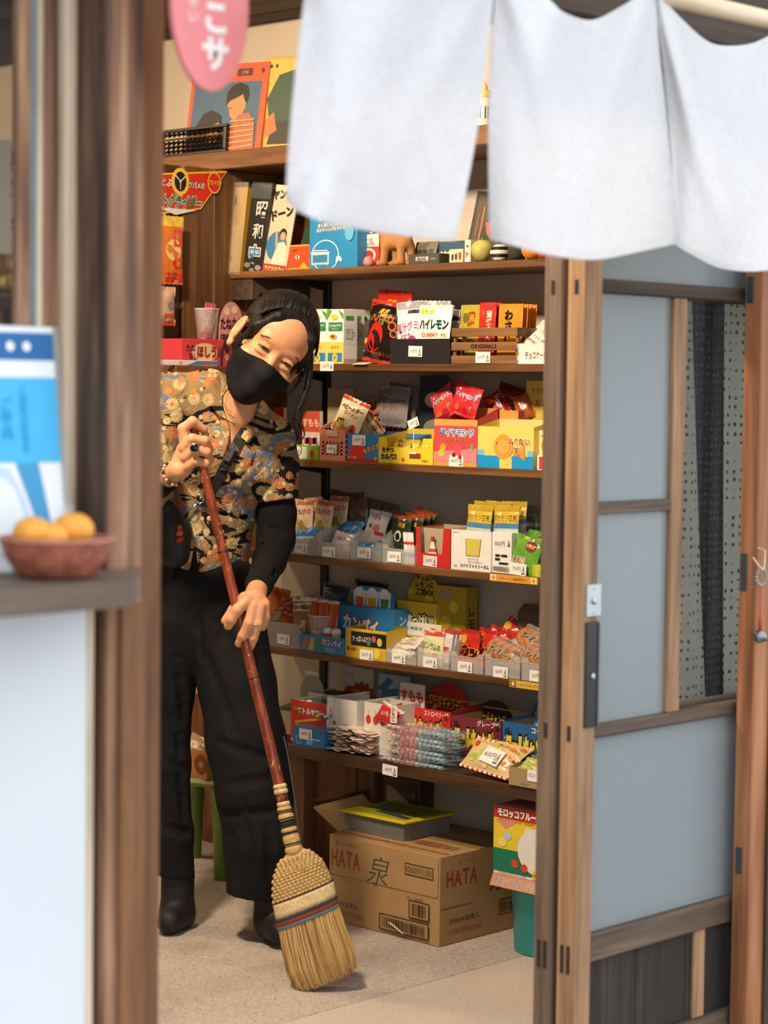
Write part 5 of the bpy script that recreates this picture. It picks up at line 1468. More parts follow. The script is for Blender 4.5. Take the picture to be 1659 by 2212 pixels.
# striped toy
q = PX(1080, 560, XS + 0.03)
t = thing('striped_toy', 'black and white striped pebble toy on the toy shelf', 'toy', (q[0], q[1], ZS[2] + 0.0005))
g = G()
R0 = 0.024
N = 14
for i in range(N):
 a0, a1 = math.pi * i / N, math.pi * (i + 1) / N
 c = hx('e9e2d6') if (i // 2) % 2 else hx('1d1a18')
 g.lathe([(max(R0 * math.sin(a0), 1e-4), R0 * 0.85 * (1 - math.cos(a0))), (max(R0 * math.sin(a1), 1e-4), R0 * 0.85 * (1 - math.cos(a1)))], 20, ink=c)
g.obj('pebble_body', INK, t, True)
G().lathe([(0.004, 0), (0.003, 0.004), (0.0001, 0.005)], 8, (0, 0, R0 * 1.69)).obj('pebble_knob', BLK, t, True)
q = PX(1110, 560, XS + 0.06)
t = thing('cloth_pouch', 'dark grey drawstring cloth pouch behind the striped toy', 'pouch', (q[0], q[1], ZS[2] + 0.0005))
G().lathe([(0.0001, 0), (0.026, 0.001), (0.030, 0.018), (0.024, 0.040), (0.010, 0.050), (0.012, 0.058), (0.016, 0.064), (0.0001, 0.058)], 20).obj('pouch_body', MAT('dark_grey_cloth', hx('3d3832'), 0.9, bmp=0.4), t, True)
G().tube([(0.0105 * math.cos(a), 0.0105 * math.sin(a), 0.050) for a in np.linspace(0, 6.283, 17)], 0.0012, 6).obj('drawstring', tw, t)
# ================================================================== shelf 1
# abacus
p, w = place(340, 485, 1, 0.006)
hA = hgt(430, 272, p[0], p[2])
r = thing('abacus', 'dark wooden abacus standing on the top shelf', 'abacus', p, rot=(-0.05, 0, RZ))
AB = MAT('black_lacquer_wood', hx('1c1410'), 0.4, var=0.2)
for nm, lo, hi in (('frame_bar', (0, 0, 0), (w, 0.014, 0.008)), ('frame_bar', (0, 0, hA - 0.008), (w, 0.014, hA)), ('frame_end', (0, 0, 0.0082), (0.010, 0.014, hA - 0.0082)), ('frame_end', (w - 0.010, 0, 0.0082), (w, 0.014, hA - 0.0082)), ('reckoning_bar', (0.0102, 0.001, hA * 0.62), (w - 0.0102, 0.013, hA * 0.66))):
 G().bev(lo, hi, 0.0012).obj(nm, AB if nm != 'reckoning_bar' else MAT('tan_reckoning_bar', hx('6a5038'), 0.5), r)
bead = G().lathe([(0.0025, -0.0055), (0.0085, 0), (0.0025, 0.0055)], 14).mesh('bead', False)
rodm = G().tube([(0, 0, 0.0082), (0, 0, hA - 0.0082)], 0.0014, 6).mesh('rod', True)
nr = int(w / 0.0195)
for i in range(nr):
 xx = 0.019 + i * 0.0195
 if xx > w - 0.015:
  break
 obj('rod', rodm, MAT('bamboo_rod', hx('8a6a44'), 0.5), r, (xx, 0.007, 0))
 for zb in (0.0145, 0.026, 0.0375, 0.049) if hA > 0.09 else (0.0145, 0.026, 0.0375):
  if zb < hA * 0.62 - 0.006:
   obj('bead', bead, AB, r, (xx, 0.007, zb))
 obj('bead', bead, AB, r, (xx, 0.007, hA - 0.0145))
leaned('record_sleeve', 'orange-bordered record sleeve showing a couple on blue', 'record sleeve', 396, 560, 133, 1, 0.02, 'c8502a',
  [('r', 0.05, 0.04, 0.93, 0.80, '3f5f78'), ('r', 0.60, 0.86, 0.80, 0.94, '4a2a1c'), ('t', 'こだま', 0.70, 0.90, 0.04, 'c8a070'), ('e', 0.93, 0.91, 0.02, 0.03, '4a2a1c'), ('p', [(0.52, 0.56), (0.54, 0.50), (0.57, 0.42), (0.62, 0.38), (0.70, 0.40), (0.76, 0.52), (0.76, 0.66), (0.60, 0.70)], 'c08256'), ('p', [(0.50, 0.55), (0.50, 0.68), (0.56, 0.76), (0.66, 0.79), (0.76, 0.75), (0.79, 0.66), (0.77, 0.56), (0.73, 0.60), (0.71, 0.66), (0.62, 0.62), (0.56, 0.60)], '1d1512'), ('e', 0.72, 0.58, 0.02, 0.035, 'cc9468'), ('p', [(0.54, 0.51), (0.58, 0.525), (0.58, 0.515), (0.545, 0.505)], '2a1a12'), ('p', [(0.55, 0.04), (0.92, 0.04), (0.90, 0.34), (0.82, 0.46), (0.68, 0.44), (0.58, 0.30)], 'a8603c'), ('p', [(0.10, 0.04), (0.48, 0.04), (0.47, 0.34), (0.42, 0.46), (0.32, 0.50), (0.22, 0.46), (0.14, 0.34)], '1d1512'), ('p', [(0.28, 0.16), (0.38, 0.12), (0.45, 0.20), (0.46, 0.32), (0.42, 0.38), (0.30, 0.33)], 'c88a60'), ('p', [(0.28, 0.31), (0.46, 0.37), (0.45, 0.44), (0.30, 0.42)], '1d1512'), ('e', 0.40, 0.28, 0.014, 0.008, '2a1a12')] +
  [('p', [(0.54 + 0.01 * k, 0.06 + 0.06 * k), (0.90, 0.10 + 0.055 * k), (0.90, 0.115 + 0.055 * k), (0.54 + 0.01 * k, 0.075 + 0.06 * k)], 'd8a070') for k in range(6)], 0.006, 0.10, 0.05)
leaned('picture_board', 'yellow-green picture board with dark green figure beside record sleeve', 'picture', 556, 652, 120, 1, 0.03, 'b89a3a', [('r', 0.04, 0.03, 0.96, 0.97, 'c2a84a'), ('p', [(0.2, 0.30), (0.8, 0.30), (0.95, 0.62), (0.7, 0.85), (0.35, 0.80), (0.12, 0.55)], '2f4a3a'), ('p', [(0.2, 0.05), (0.95, 0.05), (0.85, 0.30), (0.30, 0.30)], '2a2a24'), ('p', [(0.15, 0.12), (0.4, 0.2), (0.3, 0.4), (0.1, 0.3)], 'c8703a'), ('e', 0.15, 0.90, 0.025, 0.02, '3a3020'), ('e', 0.28, 0.90, 0.02, 0.02, '3a3020')], 0.008, 0.08, 0.04)
# toy bottle between the cloth panels
q = PX(1046, 268, 3.83)
t = thing('toy_bottle', 'small white bottle with yellow teat cap on the top shelf', 'bottle', (q[0], q[1], ZS[1] + 0.0005))
G().lathe([(0.0001, 0), (0.020, 0.001), (0.021, 0.005), (0.021, 0.066), (0.018, 0.072), (0.0001, 0.072)], 24).obj('bottle_body', MAT('white_bottle', hx('e9e2d0'), 0.4), t, True)
g = G()
for k in range(5):
 a = math.pi * (0.75 + 0.28 * k)
 g.add([(0.0213 * math.cos(a + s), 0.0213 * math.sin(a + s), z) for s, z in ((-0.22, 0.022), (0.22, 0.022), (0.22, 0.05), (-0.22, 0.05))], [(0, 1, 2, 3)], hx('3a5a8a'))
g.obj('picture_band', INK, t)
G().lathe([(0.019, 0.072), (0.020, 0.076), (0.018, 0.086), (0.008, 0.092), (0.006, 0.100), (0.004, 0.106), (0.0001, 0.108)], 20).obj('teat_cap', MAT('yellow_cap', hx('e8c85a'), 0.45), t, True)
# glider pennant on the shelf edge
pb = PY(318, 466, 4.261)
pn = thing('glider_pennant', 'red and yellow glider sign fixed to the partition under the top shelf', 'sign', pb)
P2 = [(PY(x, y, 4.261)[0] - pb[0], PY(x, y, 4.261)[2] - pb[2]) for x, y in ((320, 375), (492, 369), (434, 452), (320, 466))]
G().prism(P2, 0, 0.003, hx('e8c23a')).obj('sign_board', INK, pn)
W_, H_ = P2[1][0], max(p_[1] for p_ in P2)
g = G()
cx_, cy_ = np.mean([p_[0] for p_ in P2]), np.mean([p_[1] for p_ in P2])
Pin = [(cx_ + (x - cx_) * 0.955, cy_ + (y - cy_) * 0.92) for x, y in P2]
g.add([(x, -0.0004, y) for x, y in Pin], [(0, 1, 2, 3)], hx('cf2f1c'))
draw(g, [('t', 'よくとぶ', 0.16, 0.66, 0.17, 'fbf6ee', {'maxw': 0.28, 'out': '1c1412', 'slant': 0.15}), ('e', 0.40, 0.70, 0.22, 0.26, 'e8c23a'), ('e', 0.40, 0.70, 0.15, 0.19, '1c1814'), ('e', 0.40, 0.70, 0.03, 0.03, 'e8c23a'), ('p', [(0.395, 0.55), (0.405, 0.55), (0.405, 0.70), (0.395, 0.70)], 'cfd0d0'), ('p', [(0.40, 0.69), (0.47, 0.80), (0.465, 0.83), (0.395, 0.71)], 'cfd0d0'), ('p', [(0.40, 0.69), (0.33, 0.80), (0.335, 0.83), (0.405, 0.71)], 'cfd0d0'), ('t', 'ツバメの', 0.60, 0.66, 0.15, 'fbf6ee', {'maxw': 0.2, 'out': '1c1412', 'slant': 0.15}),
   ('p', [(0.10, 0.18), (0.60, 0.18), (0.34, 0.06)], 'd9dad6'), ('t', 'ソフトグライダー', 0.33, 0.32, 0.26, '2a7a42', {'maxw': 0.66, 'out': 'e9e6dc', 'ow': 0.05, 'slant': 0.25, 'bold': 0.05}), ('p', ellipse(0.82, 0.74, 0.085, 0.21, 24), 'e8c23a'), ('p', ellipse(0.82, 0.74, 0.073, 0.18, 24), 'cf2f1c'), ('t', 'プロペラ付', 0.83, 0.74, 0.11, 'e8c23a', {'maxw': 0.16, 'slant': 0.2})], W_, H_, lambda u, v, k: (u * W_, -0.0006 - 0.0003 * k, v * H_))
g.obj('lettering', INK, pn)
# toy bags hanging beside the partition
for i, (yt, yb, c, lab) in enumerate(((466, 612, 'd8742a', 'orange and red toy bag hanging under the glider sign'), (620, 702, 'c9a888', 'cream toy bag with red print hanging lower by the partition'))):
 q = PY(352, yt, 4.22)
 q2 = PY(352, yb, 4.22)
 hh = q[2] - q2[2]
 t = thing('toy_bag', lab, 'toy bag', (q2[0] - 0.03, 4.22, q2[2]))
 x1 = float(PY(395 if i == 0 else 378, yb, 4.22)[0]) - (q2[0] - 0.03)
 me = pouch_mesh(x1, hh, 0.02, c, [(0.86, 1, 'e0c24a')] if i == 0 else [(0, 0.12, 'b8482e')], [('e', 0.6, 0.5, 0.16, 0.16, 'e8d070'), ('e', 0.75, 0.3, 0.1, 0.08, 'c03020'), ('r', 0.35, 0.02, 0.98, 0.16, 'c83224'), ('r', 0.6, 0.55, 0.95, 0.8, 'd83a28'), ('t', 'おもちゃ', 0.6, 0.09, 0.08, 'f4e4c0', {'maxw': 0.5})] if i == 0 else [('e', 0.7, 0.5, 0.12, 0.12, '8a8a94'), ('r', 0.4, 0.2, 0.95, 0.3, 'c84a30')], 90 + i)
 obj('bag_body', me, FOIL, t, (x1 / 2, 0, 0))
 G().tube([(x1 / 2, 0.002, hh - 0.004), (x1 / 2, 0.03, hh + 0.012), (x1 / 2, 0.054, hh + 0.012)], 0.0016, 6).obj('hook', _steel, t)
# ================================================================== shelf 5: bins of bagged sweets
GB5 = 'clear bins on the milk candy shelf'
for a, b, yt, txt, tx, ty, lab in ((623, 683, 1158, '30円', 650, 1184, 'milky bin of milk candy marked 30 yen next to the woman'), (684, 756, 1165, '30円', 710, 1192, 'milky bin of rabbit chews marked 30 yen'), (757, 824, 1172, '40円', 786, 1194, 'milky bin of green sweets marked 40 yen'), (825, 897, 1178, '30円', 851, 1203, 'milky bin of striped ninja sweets marked 30 yen beside red carton')):
 clear_bin(lab, a, b, yt, 5, 0.10, 0.004, (txt, tx, ty), group=GB5)
Z5 = ZS[5] + 0.003
mk = [('r', 0, 0.86, 1, 1, 'c06a44'), ('t', 'ミルクの', 0.5, 0.66, 0.20, 'c83a2a', {'bold': 0.05, 'out': 'f7ead8', 'maxw': 0.9}), ('e', 0.25, 0.36, 0.10, 0.09, 'd0a458'), ('e', 0.5, 0.30, 0.11, 0.10, 'b98a44'), ('e', 0.75, 0.36, 0.10, 0.09, 'd8b060'), ('e', 0.38, 0.20, 0.09, 0.08, '8a9a3a'), ('e', 0.64, 0.18, 0.09, 0.08, 'c09a50')]
mkm = pouch_mesh(0.068, 0.085, 0.018, 'd8c3a6', [], mk, 101)
GM = 'milk candy bags in the first clear bin'
for k, (px, py, xo, ro) in enumerate(((655, 1152, 0.045, -0.05), (694, 1152, 0.05, 0.06), (728, 1144, 0.095, 0.0), (640, 1150, 0.085, 0.1), (675, 1146, 0.09, -0.1))):
 packet('milk_candy_bag', 'orange-topped clear milk candy bag standing in the bins', 'sweet bag', px - 20, px + 20, py - 45, py, XS + xo, mesh=mkm, roll=ro, lean=0.12, group=GM)
mkb = pouch_mesh(0.068, 0.085, 0.018, '5f5148', [], [('r', 0, 0.86, 1, 1, '7a4a34'), ('t', 'ミルクの', 0.5, 0.66, 0.18, '8a3a2a', {'bold': 0.05, 'out': 'b8a898'}), ('e', 0.5, 0.3, 0.16, 0.14, '8a6a44')], 102)  # same bag with back-of-shelf shade put into its inks
for k, (px, py, xo) in enumerate(((722, 1122, 0.13), (765, 1128, 0.135), (800, 1142, 0.125), (775, 1148, 0.10), (830, 1150, 0.12))):
 packet('milk_candy_bag', 'milk candy bag in shade-darkened print heaped at the back of the shelf', 'sweet bag', px - 20, px + 20, py - 42, py + 8, XS + xo, mesh=mkb, roll=0.12 * (-1) ** k, lean=0.1, group='milk candy bags at the back of the shelf')
blm = pouch_mesh(0.085, 0.05, 0.012, '3a8ac8', [(0.0, 0.15, 'cfe3f0')], [('t', 'ソーダ', 0.5, 0.5, 0.35, 'f2f6fa', {'out': '1a4a8a'})], 103)
for k, (px, py, xo) in enumerate(((652, 1165, 0.022), (748, 1160, 0.055), (738, 1152, 0.075))):
 packet('soda_candy_bag', 'light blue soda candy bag lying among the milk candy', 'sweet bag', px - 30, px + 30, py - 20, py, XS + xo, mesh=blm, roll=-0.1, lean=0.8, group='soda candy bags on the shelf')
us = [('t', 'うまき', 0.45, 0.74, 0.17, 'c8404a', {'bold': 0.04, 'out': 'ffffff'}), ('e', 0.3, 0.4, 0.14, 0.16, 'c8d8e8'), ('e', 0.6, 0.36, 0.16, 0.14, 'd87a5a'), ('r', 0.55, 0.12, 0.95, 0.24, 'd84a4a'), ('e', 0.3, 0.42, 0.07, 0.08, '3a6aa8')]
usm = pouch_mesh(0.075, 0.070, 0.014, 'e6e2e2', [], us, 104)
for k, (px, py, xo, ro, le) in enumerate(((722, 1205, 0.018, 0.15, 0.5), (806, 1162, 0.075, 0.1, 0.3))):
 packet('rabbit_chew_bag', ('white rabbit chew bag tilted at the front of its bin', 'white rabbit chew bag standing upright behind the green bin')[k], 'sweet bag', px - 25, px + 25, py - 45, py, XS + xo, mesh=usm, roll=ro, lean=le)
usl = pouch_mesh(0.10, 0.05, 0.012, 'cfc8c6', [], [('r', 0.1, 0.3, 0.9, 0.5, '9aa8b8')], 105)
for k, (px, py, xo, c) in enumerate(((790, 1184, 0.03, 0), (815, 1180, 0.05, 1), (770, 1200, 0.02, 2), (845, 1178, 0.05, 0))):
 packet('flat_chew_pack', 'pale flat chew pack lying across the green sweet bin', 'sweet bag', px - 25, px + 25, py - 20, py, XS + xo, mesh=usl, roll=0.08 * k, lean=1.1, group='flat chew packs across the bins')
grm = pouch_mesh(0.06, 0.045, 0.012, '4a9a5a', [(0.5, 1.0, '3a9ac8')], [], 106)
for px, py, xo in ((785, 1212, 0.015), (812, 1214, 0.02)):
 packet('green_sweet_bag', 'green and blue sweet bag showing through the 40 yen bin', 'sweet bag', px - 18, px + 18, py - 20, py, XS + xo, mesh=grm, lean=0.3, group='green sweets in the 40 yen bin')
nj = [('p', [(0, 0.1), (0.3, 0.1), (0.6, 0.9), (0.3, 0.9)], 'c8502a'), ('p', [(0.45, 0.1), (0.7, 0.1), (1, 0.9), (0.75, 0.9)], '2f8a4a'), ('e', 0.45, 0.35, 0.16, 0.18, 'e8e2d8'), ('e', 0.45, 0.35, 0.09, 0.10, '1c1814'), ('t', '忍者', 0.6, 0.7, 0.16, 'e8a23a')]
njm = pouch_mesh(0.066, 0.078, 0.014, '1f3a2a', [(0.9, 1, 'a84a2a')], nj, 107)
for k, (px, py, xo, ro) in enumerate(((862, 1182, 0.045, 0.05), (884, 1178, 0.065, 0.15), (896, 1172, 0.085, 0.2), (905, 1168, 0.11, 0.25))):
 packet('ninja_sweet_bag', 'green orange and black striped ninja sweet bag above its bin', 'sweet bag', px - 22, px + 22, py - 50, py, XS + xo, mesh=njm, roll=ro, lean=0.12, group='ninja sweet bags above the 30 yen bin')
njs = pouch_mesh(0.012, 0.075, 0.006, 'e9e6e0', [(0.2, 0.35, '3a6ab0'), (0.6, 0.7, 'c8402e')], [], 108, nx=4)
for px in (878, 886, 893):
 packet('stick_sweet', 'thin white striped sweet stick leaning in the ninja bin', 'sweet', px - 4, px + 4, 1150, 1212, XS + 0.022, mesh=njs, roll=-0.2, lean=0.1, z=ZS[5] + 0.004, group='sweet sticks in the ninja bin')
# red carton with scooped front
r, w, h, d = tray('red_carton', 'red carton with scooped front holding strawberry cones, 50 yen', 'box', 898, 972, 1140, 5, 'cf2c26', 0.10, 1130, [], inner='b9a888', cut=(0.10, 0.80, 0.34), tagp=None)
G().box((0.006, 0.02, 0.003), (w - 0.004, 0.022, h * 0.97), hx('b5a588')).obj('inner_card', INK, r)
ptag_px(r, '50円', 929, 1212, 0.002, col='e9ded8', rot=0.03)
cn = thing('cone_sweet', 'red and white strawberry cone sweet in the red carton', 'sweet', tuple(PX(934, 1205, XS + 0.022) * (1, 1, 0) + (0, 0, ZS[5] + 0.003)), rot=(0, 0, RZ))
g = G()
for i in range(8):
 z0, z1 = 0.066 * i / 8, 0.066 * (i + 1) / 8
 g.lathe([(0.021 * (1 - z0 / 0.070) + 0.001, z0), (0.021 * (1 - z1 / 0.070) + 0.001, z1)], 9, ink=hx('e9e2da') if i not in (1, 4, 7) else hx('cf4a42'), squash=(1, 0.5))
g.obj('cone_body', FOIL, cn)
G().lathe([(0.004, 0), (0.006, 0.006), (0.001, 0.010)], 7, (0, 0, 0.062)).obj('cone_tip', redc, cn)
# white gum carton with yellow packs on top
ga = [('t', 'TOHATO', 0.12, 0.93, 0.05, '3a3634', {'maxw': 0.18, 'bold': 0}), ('p', [(0.38, 0.36), (0.72, 0.36), (0.76, 0.80), (0.36, 0.80)], '9a8a4a'), ('p', [(0.40, 0.38), (0.70, 0.38), (0.74, 0.80), (0.38, 0.80)], 'd9c95a'), ('t', 'スパイファミリーガム', 0.60, 0.12, 0.10, '2a2624', {'maxw': 0.72}), ('t', '20', 0.12, 0.10, 0.09, '5a5450', {'bold': 0}), ('t', 'あたりつき\n当たると楽しい', 0.62, 0.26, 0.07, '6a6460', {'bold': 0, 'maxw': 0.45})]
r, w, h, d = tray('gum_carton', 'white gum carton with yellow window and black lettering', 'box', 974, 1060, 1146, 5, 'efece4', 0.11, 1140, ga, inner='cfc8b8', inset=0.004)
G().box((0.004, 0.003, 0.003), (w - 0.004, 0.09, h * 0.90), hx('cfc7a0')).obj('inner_stack', INK, r)
r2, w2, h2 = carton('gum_carton', 'white gum carton marked 100 yen beside the yellow window carton', 'box', 1061, 1104, 1150, 5, 'efece4', 0.09, [('t', '100円', 0.42, 0.72, 0.14, '3a3634', {'bold': 0, 'maxw': 0.7}), ('p', [(0.80, 0.66), (0.94, 0.66), (0.87, 0.84)], '6e6a66'), ('r', 0.2, 0.40, 0.44, 0.46, '2a2624'), ('r', 0.5, 0.40, 0.8, 0.46, '2a2624'), ('r', 0.2, 0.31, 0.44, 0.37, '2a2624'), ('r', 0.4, 0.22, 0.85, 0.27, '2a2624'), ('r', 0.1, 0.06, 0.9, 0.17, 'b9b5ac')] + [('r', 0.12 + 0.05 * k, 0.07, 0.135 + 0.05 * k, 0.16, '4a4642') for k in range(15)], inset=0.010)
r3, w3, h3 = carton('gum_carton', 'plain white gum carton standing behind the green striped candy', 'box', 1085, 1150, 1152, 5, 'e9e6de', 0.06, [('t', 'SPY', 0.75, 0.8, 0.1, '3a3634', {'bold': 0}), ('t', 'ス', 0.7, 0.45, 0.1, '3a3634')], inset=0.10)
pk = [('t', 'ポケモン発見', 0.5, 0.62, 0.22, '8a5a1a', {'out': 'f6e06a', 'ow': 0.06, 'maxw': 0.92}), ('r', 0, 0.84, 1, 1, 'b8982a'), ('r', 0, 0.30, 1, 0.45, '4a8ac0'), ('e', 0.3, 0.75, 0.08, 0.06, 'f6e9a0')]
pkm = pouch_mesh(0.080, 0.075, 0.014, 'd9b83a', [(0.0, 0.3, 'c9d8c0')], pk, 110)
for k, (px, py, xo) in enumerate(((1032, 1160, 0.03), (1092, 1162, 0.03), (1045, 1152, 0.06), (1108, 1152, 0.065), (1070, 1152, 0.05))):
 packet('gum_pack', 'yellow gum pack filed along the top of the white carton', 'sweet pack', px - 30, px + 30, py - 50, py, XS + xo, mesh=pkm, lean=0.1, roll=0.03 * (-1) ** k, group='yellow gum packs in the white cartons')
carton('barcode_card', 'grey card with barcode standing behind the gum cartons', 'card', 1062, 1165, 1090, 5, '8d867c', 0.004, [('r', 0.72, 0.50, 0.94, 0.86, 'b9b2a8')] + [('r', 0.74 + 0.02 * k, 0.56, 0.748 + 0.02 * k, 0.84, '4a4440') for k in range(9)] + [('t', 'TOHATO', 0.12, 0.88, 0.07, '3a3634', {'maxw': 0.15, 'bold': 0}), ('e', 0.35, 0.75, 0.16, 0.12, '4a4a52')], inset=0.15)
lg = [('p', [(0, 0), (0.2, 0), (0.5, 1), (0.3, 1)], 'c8d83a'), ('p', [(0.3, 0), (0.42, 0), (0.75, 1), (0.62, 1)], 'f2efe6'), ('p', [(0.55, 0), (0.7, 0), (1, 0.9), (0.9, 1)], '2a3a1c'), ('t', 'LIFE', 0.35, 0.40, 0.20, 'cf3a2a', {'rot': 8, 'out': 'f2efe6', 'slant': 0.2}), ('e', 0.65, 0.8, 0.17, 0.13, '8a2a3a'), ('t', '超刺激', 0.65, 0.8, 0.10, 'f2c83a', {'maxw': 0.4})]
packet('life_candy_bag', 'green and white striped candy bag slanted over its 70 yen label', 'sweet bag', 1094, 1152, 1158, 1247, XS + 0.012, '6aa83a', [], lg, 0.016, 0.22, 0.14, seed=111)
packet('life_candy_bag', 'green striped candy bag standing taller behind the slanted one', 'sweet bag', 1130, 1182, 1148, 1240, XS + 0.04, '5a9a3a', [], lg, 0.014, 0.1, 0.08, seed=112)
r, w, h, d = tray('life_candy_carton', 'low yellow-green carton at the shelf end by the door stile', 'box', 1150, 1225, 1222, 5, 'c8d43a', 0.09, 1190, [('r', 0, 0, 0.08, 1, 'b8c42a'), ('t', 'ウルトラスーパ', 0.5, 0.35, 0.34, 'f4f2e6', {'out': '4a5a1a', 'maxw': 0.7})], inner='a8a04a', inset=0.004)
tg7 = thing('price_card', 'white 70 yen price card before the green striped candy', 'price card', tuple(PX(1119, 1238, XS + 0.0025)), rot=(0, 0, RZ))
tg7.location.z = ZS[5] + 0.0145
ptag(tg7, '70円', 0, 0, 0, w=0.050, h=0.028, rot=0.05)
# stickers on the shelf edges
for (sh, S, xa, xb, ya, yb, txt, c) in ((s5, 5, 1058, 1162, 1243, 1262, 'セキュリティ録画配信中:A', 'e0992f'), (s6, 6, 1101, 1200, 1474, 1500, 'みんなのあんぜんのため', 'dcb13a')):
 a, b = PX(xa, ya, XS - 0.0006), PX(xb, ya, XS - 0.0006)
 w_ = a[1] - b[1]
 g = G().box((0, -0.0004, 0), (w_, 0, 0.017), hx(c))
 draw(g, [('t', txt, 0.5, 0.5, 0.42, '6a4a1c', {'maxw': 0.62, 'bold': 0}), ('r', 0.02, 0.1, 0.14, 0.9, 'f0dfae' if S == 5 else '6a4a1c'), ('e', 0.08, 0.5, 0.3, 0.3, 'd8902a' if S == 5 else 'e8d8a0'), ('r', 0.86, 0.1, 0.98, 0.9, 'f0dfae'), ('e', 0.92, 0.5, 0.3, 0.3, 'd8902a')][: (5 if S == 5 else 3)], w_, 0.017, lambda u, v, k: (u * w_, -0.0005 - 0.0002 * k, v * 0.017))
 g.obj('edge_sticker', PAPER, sh, loc=(-0.0006, a[1] - ul[1], ZS[S] - 0.0178), rot=(0, 0, RZ))
# ================================================================== shelf 6
IV = MAT('ivory_basket_plastic', hx('d3c4a4'), 0.4, var=0.04)
p, w = place(577, 648, 6, 0.006)
hB = hgt(612, 1345, p[0], p[2])
r = thing('perforated_basket', 'ivory perforated basket marked 70 yen beside the woman', 'basket', p, rot=(0, 0, RZ))
G().bev((0, 0, 0), (w, 0.002, hB), 0.0006).obj('front_panel', CLEAR, r)
for xx in (0.0, w - 0.002):
 g = G()
 g.prism([(0.0022, 0), (0.165, 0), (0.165, 0.035), (0.0022, 0.03)], xx, xx + 0.002, plane='YZ')
 n = 12
 for j in range(n):
  y0 = 0.0022 + 0.160 * j / n
  g.box((xx, y0, 0.03), (xx + 0.002, y0 + 0.006, hB + 0.055 * (j + 0.5) / n))
 for q in range(7):
  g.box((xx, 0.0022 + 0.02 * max(0, q - 3), 0.038 + 0.011 * q), (xx + 0.002, 0.165, 0.043 + 0.011 * q))
 g.prism([(0.0022, hB - 0.004), (0.165, hB + 0.052), (0.165, hB + 0.060), (0.0022, hB + 0.003)], xx - 0.001, xx + 0.004, plane='YZ')
 g.obj('side_panel', IV, r)
g = G()
perf(g, w - 0.0044, hB + 0.056, 6, 7, 0.006, 0.03, 0.01, 0.002, None, org=(0.0022, 0.163, 0))
g.obj('back_panel', IV, r)
G().box((0.0022, 0.0022, 0), (w - 0.0022, 0.163, 0.002)).obj('basket_floor', IV, r)
ptag_px(r, '70円', 612, 1381, 0.003, rot=0.03)
for k, (px, py, xo, c, lab) in enumerate(((600, 1345, 0.05, 'b8401e', 'red snack bag deep in the ivory basket'), (590, 1310, 0.10, 'c8542a', 'orange snack bag at the back of the ivory basket'), (622, 1330, 0.085, 'a8381c', 'dark red snack bag leaning in the ivory basket'))):
 packet('snack_bag', lab, 'snack bag', px - 22, px + 22, py - 40, py + 35, XS + xo, c, [(0.4, 0.6, 'd8943a')], [('e', 0.5, 0.5, 0.2, 0.2, 'd87a3a')], 0.02, 0.3 - 0.2 * k, 0.2, seed=120 + k)
sau = [('r', 0, 0.90, 1, 1, 'd8d0c4'), ('r', 0.1, 0.68, 0.9, 0.86, 'd9d4cc'), ('t', 'お徳用', 0.5, 0.77, 0.09, '5a4a40'), ('e', 0.5, 0.42, 0.22, 0.12, 'b8823a'), ('e', 0.4, 0.28, 0.15, 0.1, '4a3424')]
packet('bean_snack_bag', 'clear snack bag with silver top in front of the blue beer carton', 'snack bag', 630, 676, 1290, 1385, XS + 0.028, '8a6238', [], sau, 0.02, -0.08, 0.1, seed=125)
for k in range(5):
 packet('sausage_stick', 'orange-red wrapped sausage stick standing in the clear cup', 'snack', 672 + 10 * k, 684 + 10 * k, 1292 + 3 * (k % 2), 1398, XS + 0.030 + 0.008 * (k % 2), ('b8481e', 'c86a2a')[k % 2], [(0.94, 1, 'd9c8b8'), (0.3, 0.36, 'e0a048')], [], 0.010, 0.03 * (k - 2), 0.05, seed=130 + k, group='sausage sticks in the clear cup', nx=6, z=ZS[6] + 0.006)
cp = thing('clear_cup', 'clear plastic cup holding sausage sticks beside the woman', 'cup', tuple(PX(693, 1405, XS + 0.035) * (1, 1, 0) + (0, 0, ZS[6] + 0.0006)))
G().lathe([(0.026, 0), (0.0262, 0.001), (0.033, 0.090), (0.0345, 0.091), (0.0345, 0.093), (0.032, 0.0925), (0.025, 0.003), (0.0001, 0.003)], 28).obj('cup_wall', FILM('clear_cup_plastic', (0.92, 0.92, 0.90), 0.16, 0.06, 0), cp, True)
G().tube([(0.0345 * math.cos(a), 0.0345 * math.sin(a), 0.092) for a in np.linspace(0, 6.2832, 33)], 0.0012, 6).obj('cup_rim', FILM('clear_cup_rim', (0.95, 0.95, 0.93), 0.5, 0.1, 0), cp, True)
packet('dark_sweet_bag', 'dark blue and silver sweet bag behind the beer ramune carton', 'sweet bag', 690, 745, 1262, 1330, XS + 0.14, '2a4252', [(0.3, 0.5, '6a92a8')], [('r', 0.1, 0.7, 0.4, 0.85, '9aa8b0')], 0.02, 0.1, 0.1, seed=137)
packet('dark_sweet_bag', 'black sweet bag with grey rings behind the beer mugs', 'sweet bag', 760, 830, 1256, 1320, XS + 0.155, '1c1a1c', [], [('e', 0.2, 0.3, 0.14, 0.14, '5a5658'), ('e', 0.5, 0.25, 0.14, 0.14, '6a6668')], 0.02, 0.05, 0.08, seed=138)
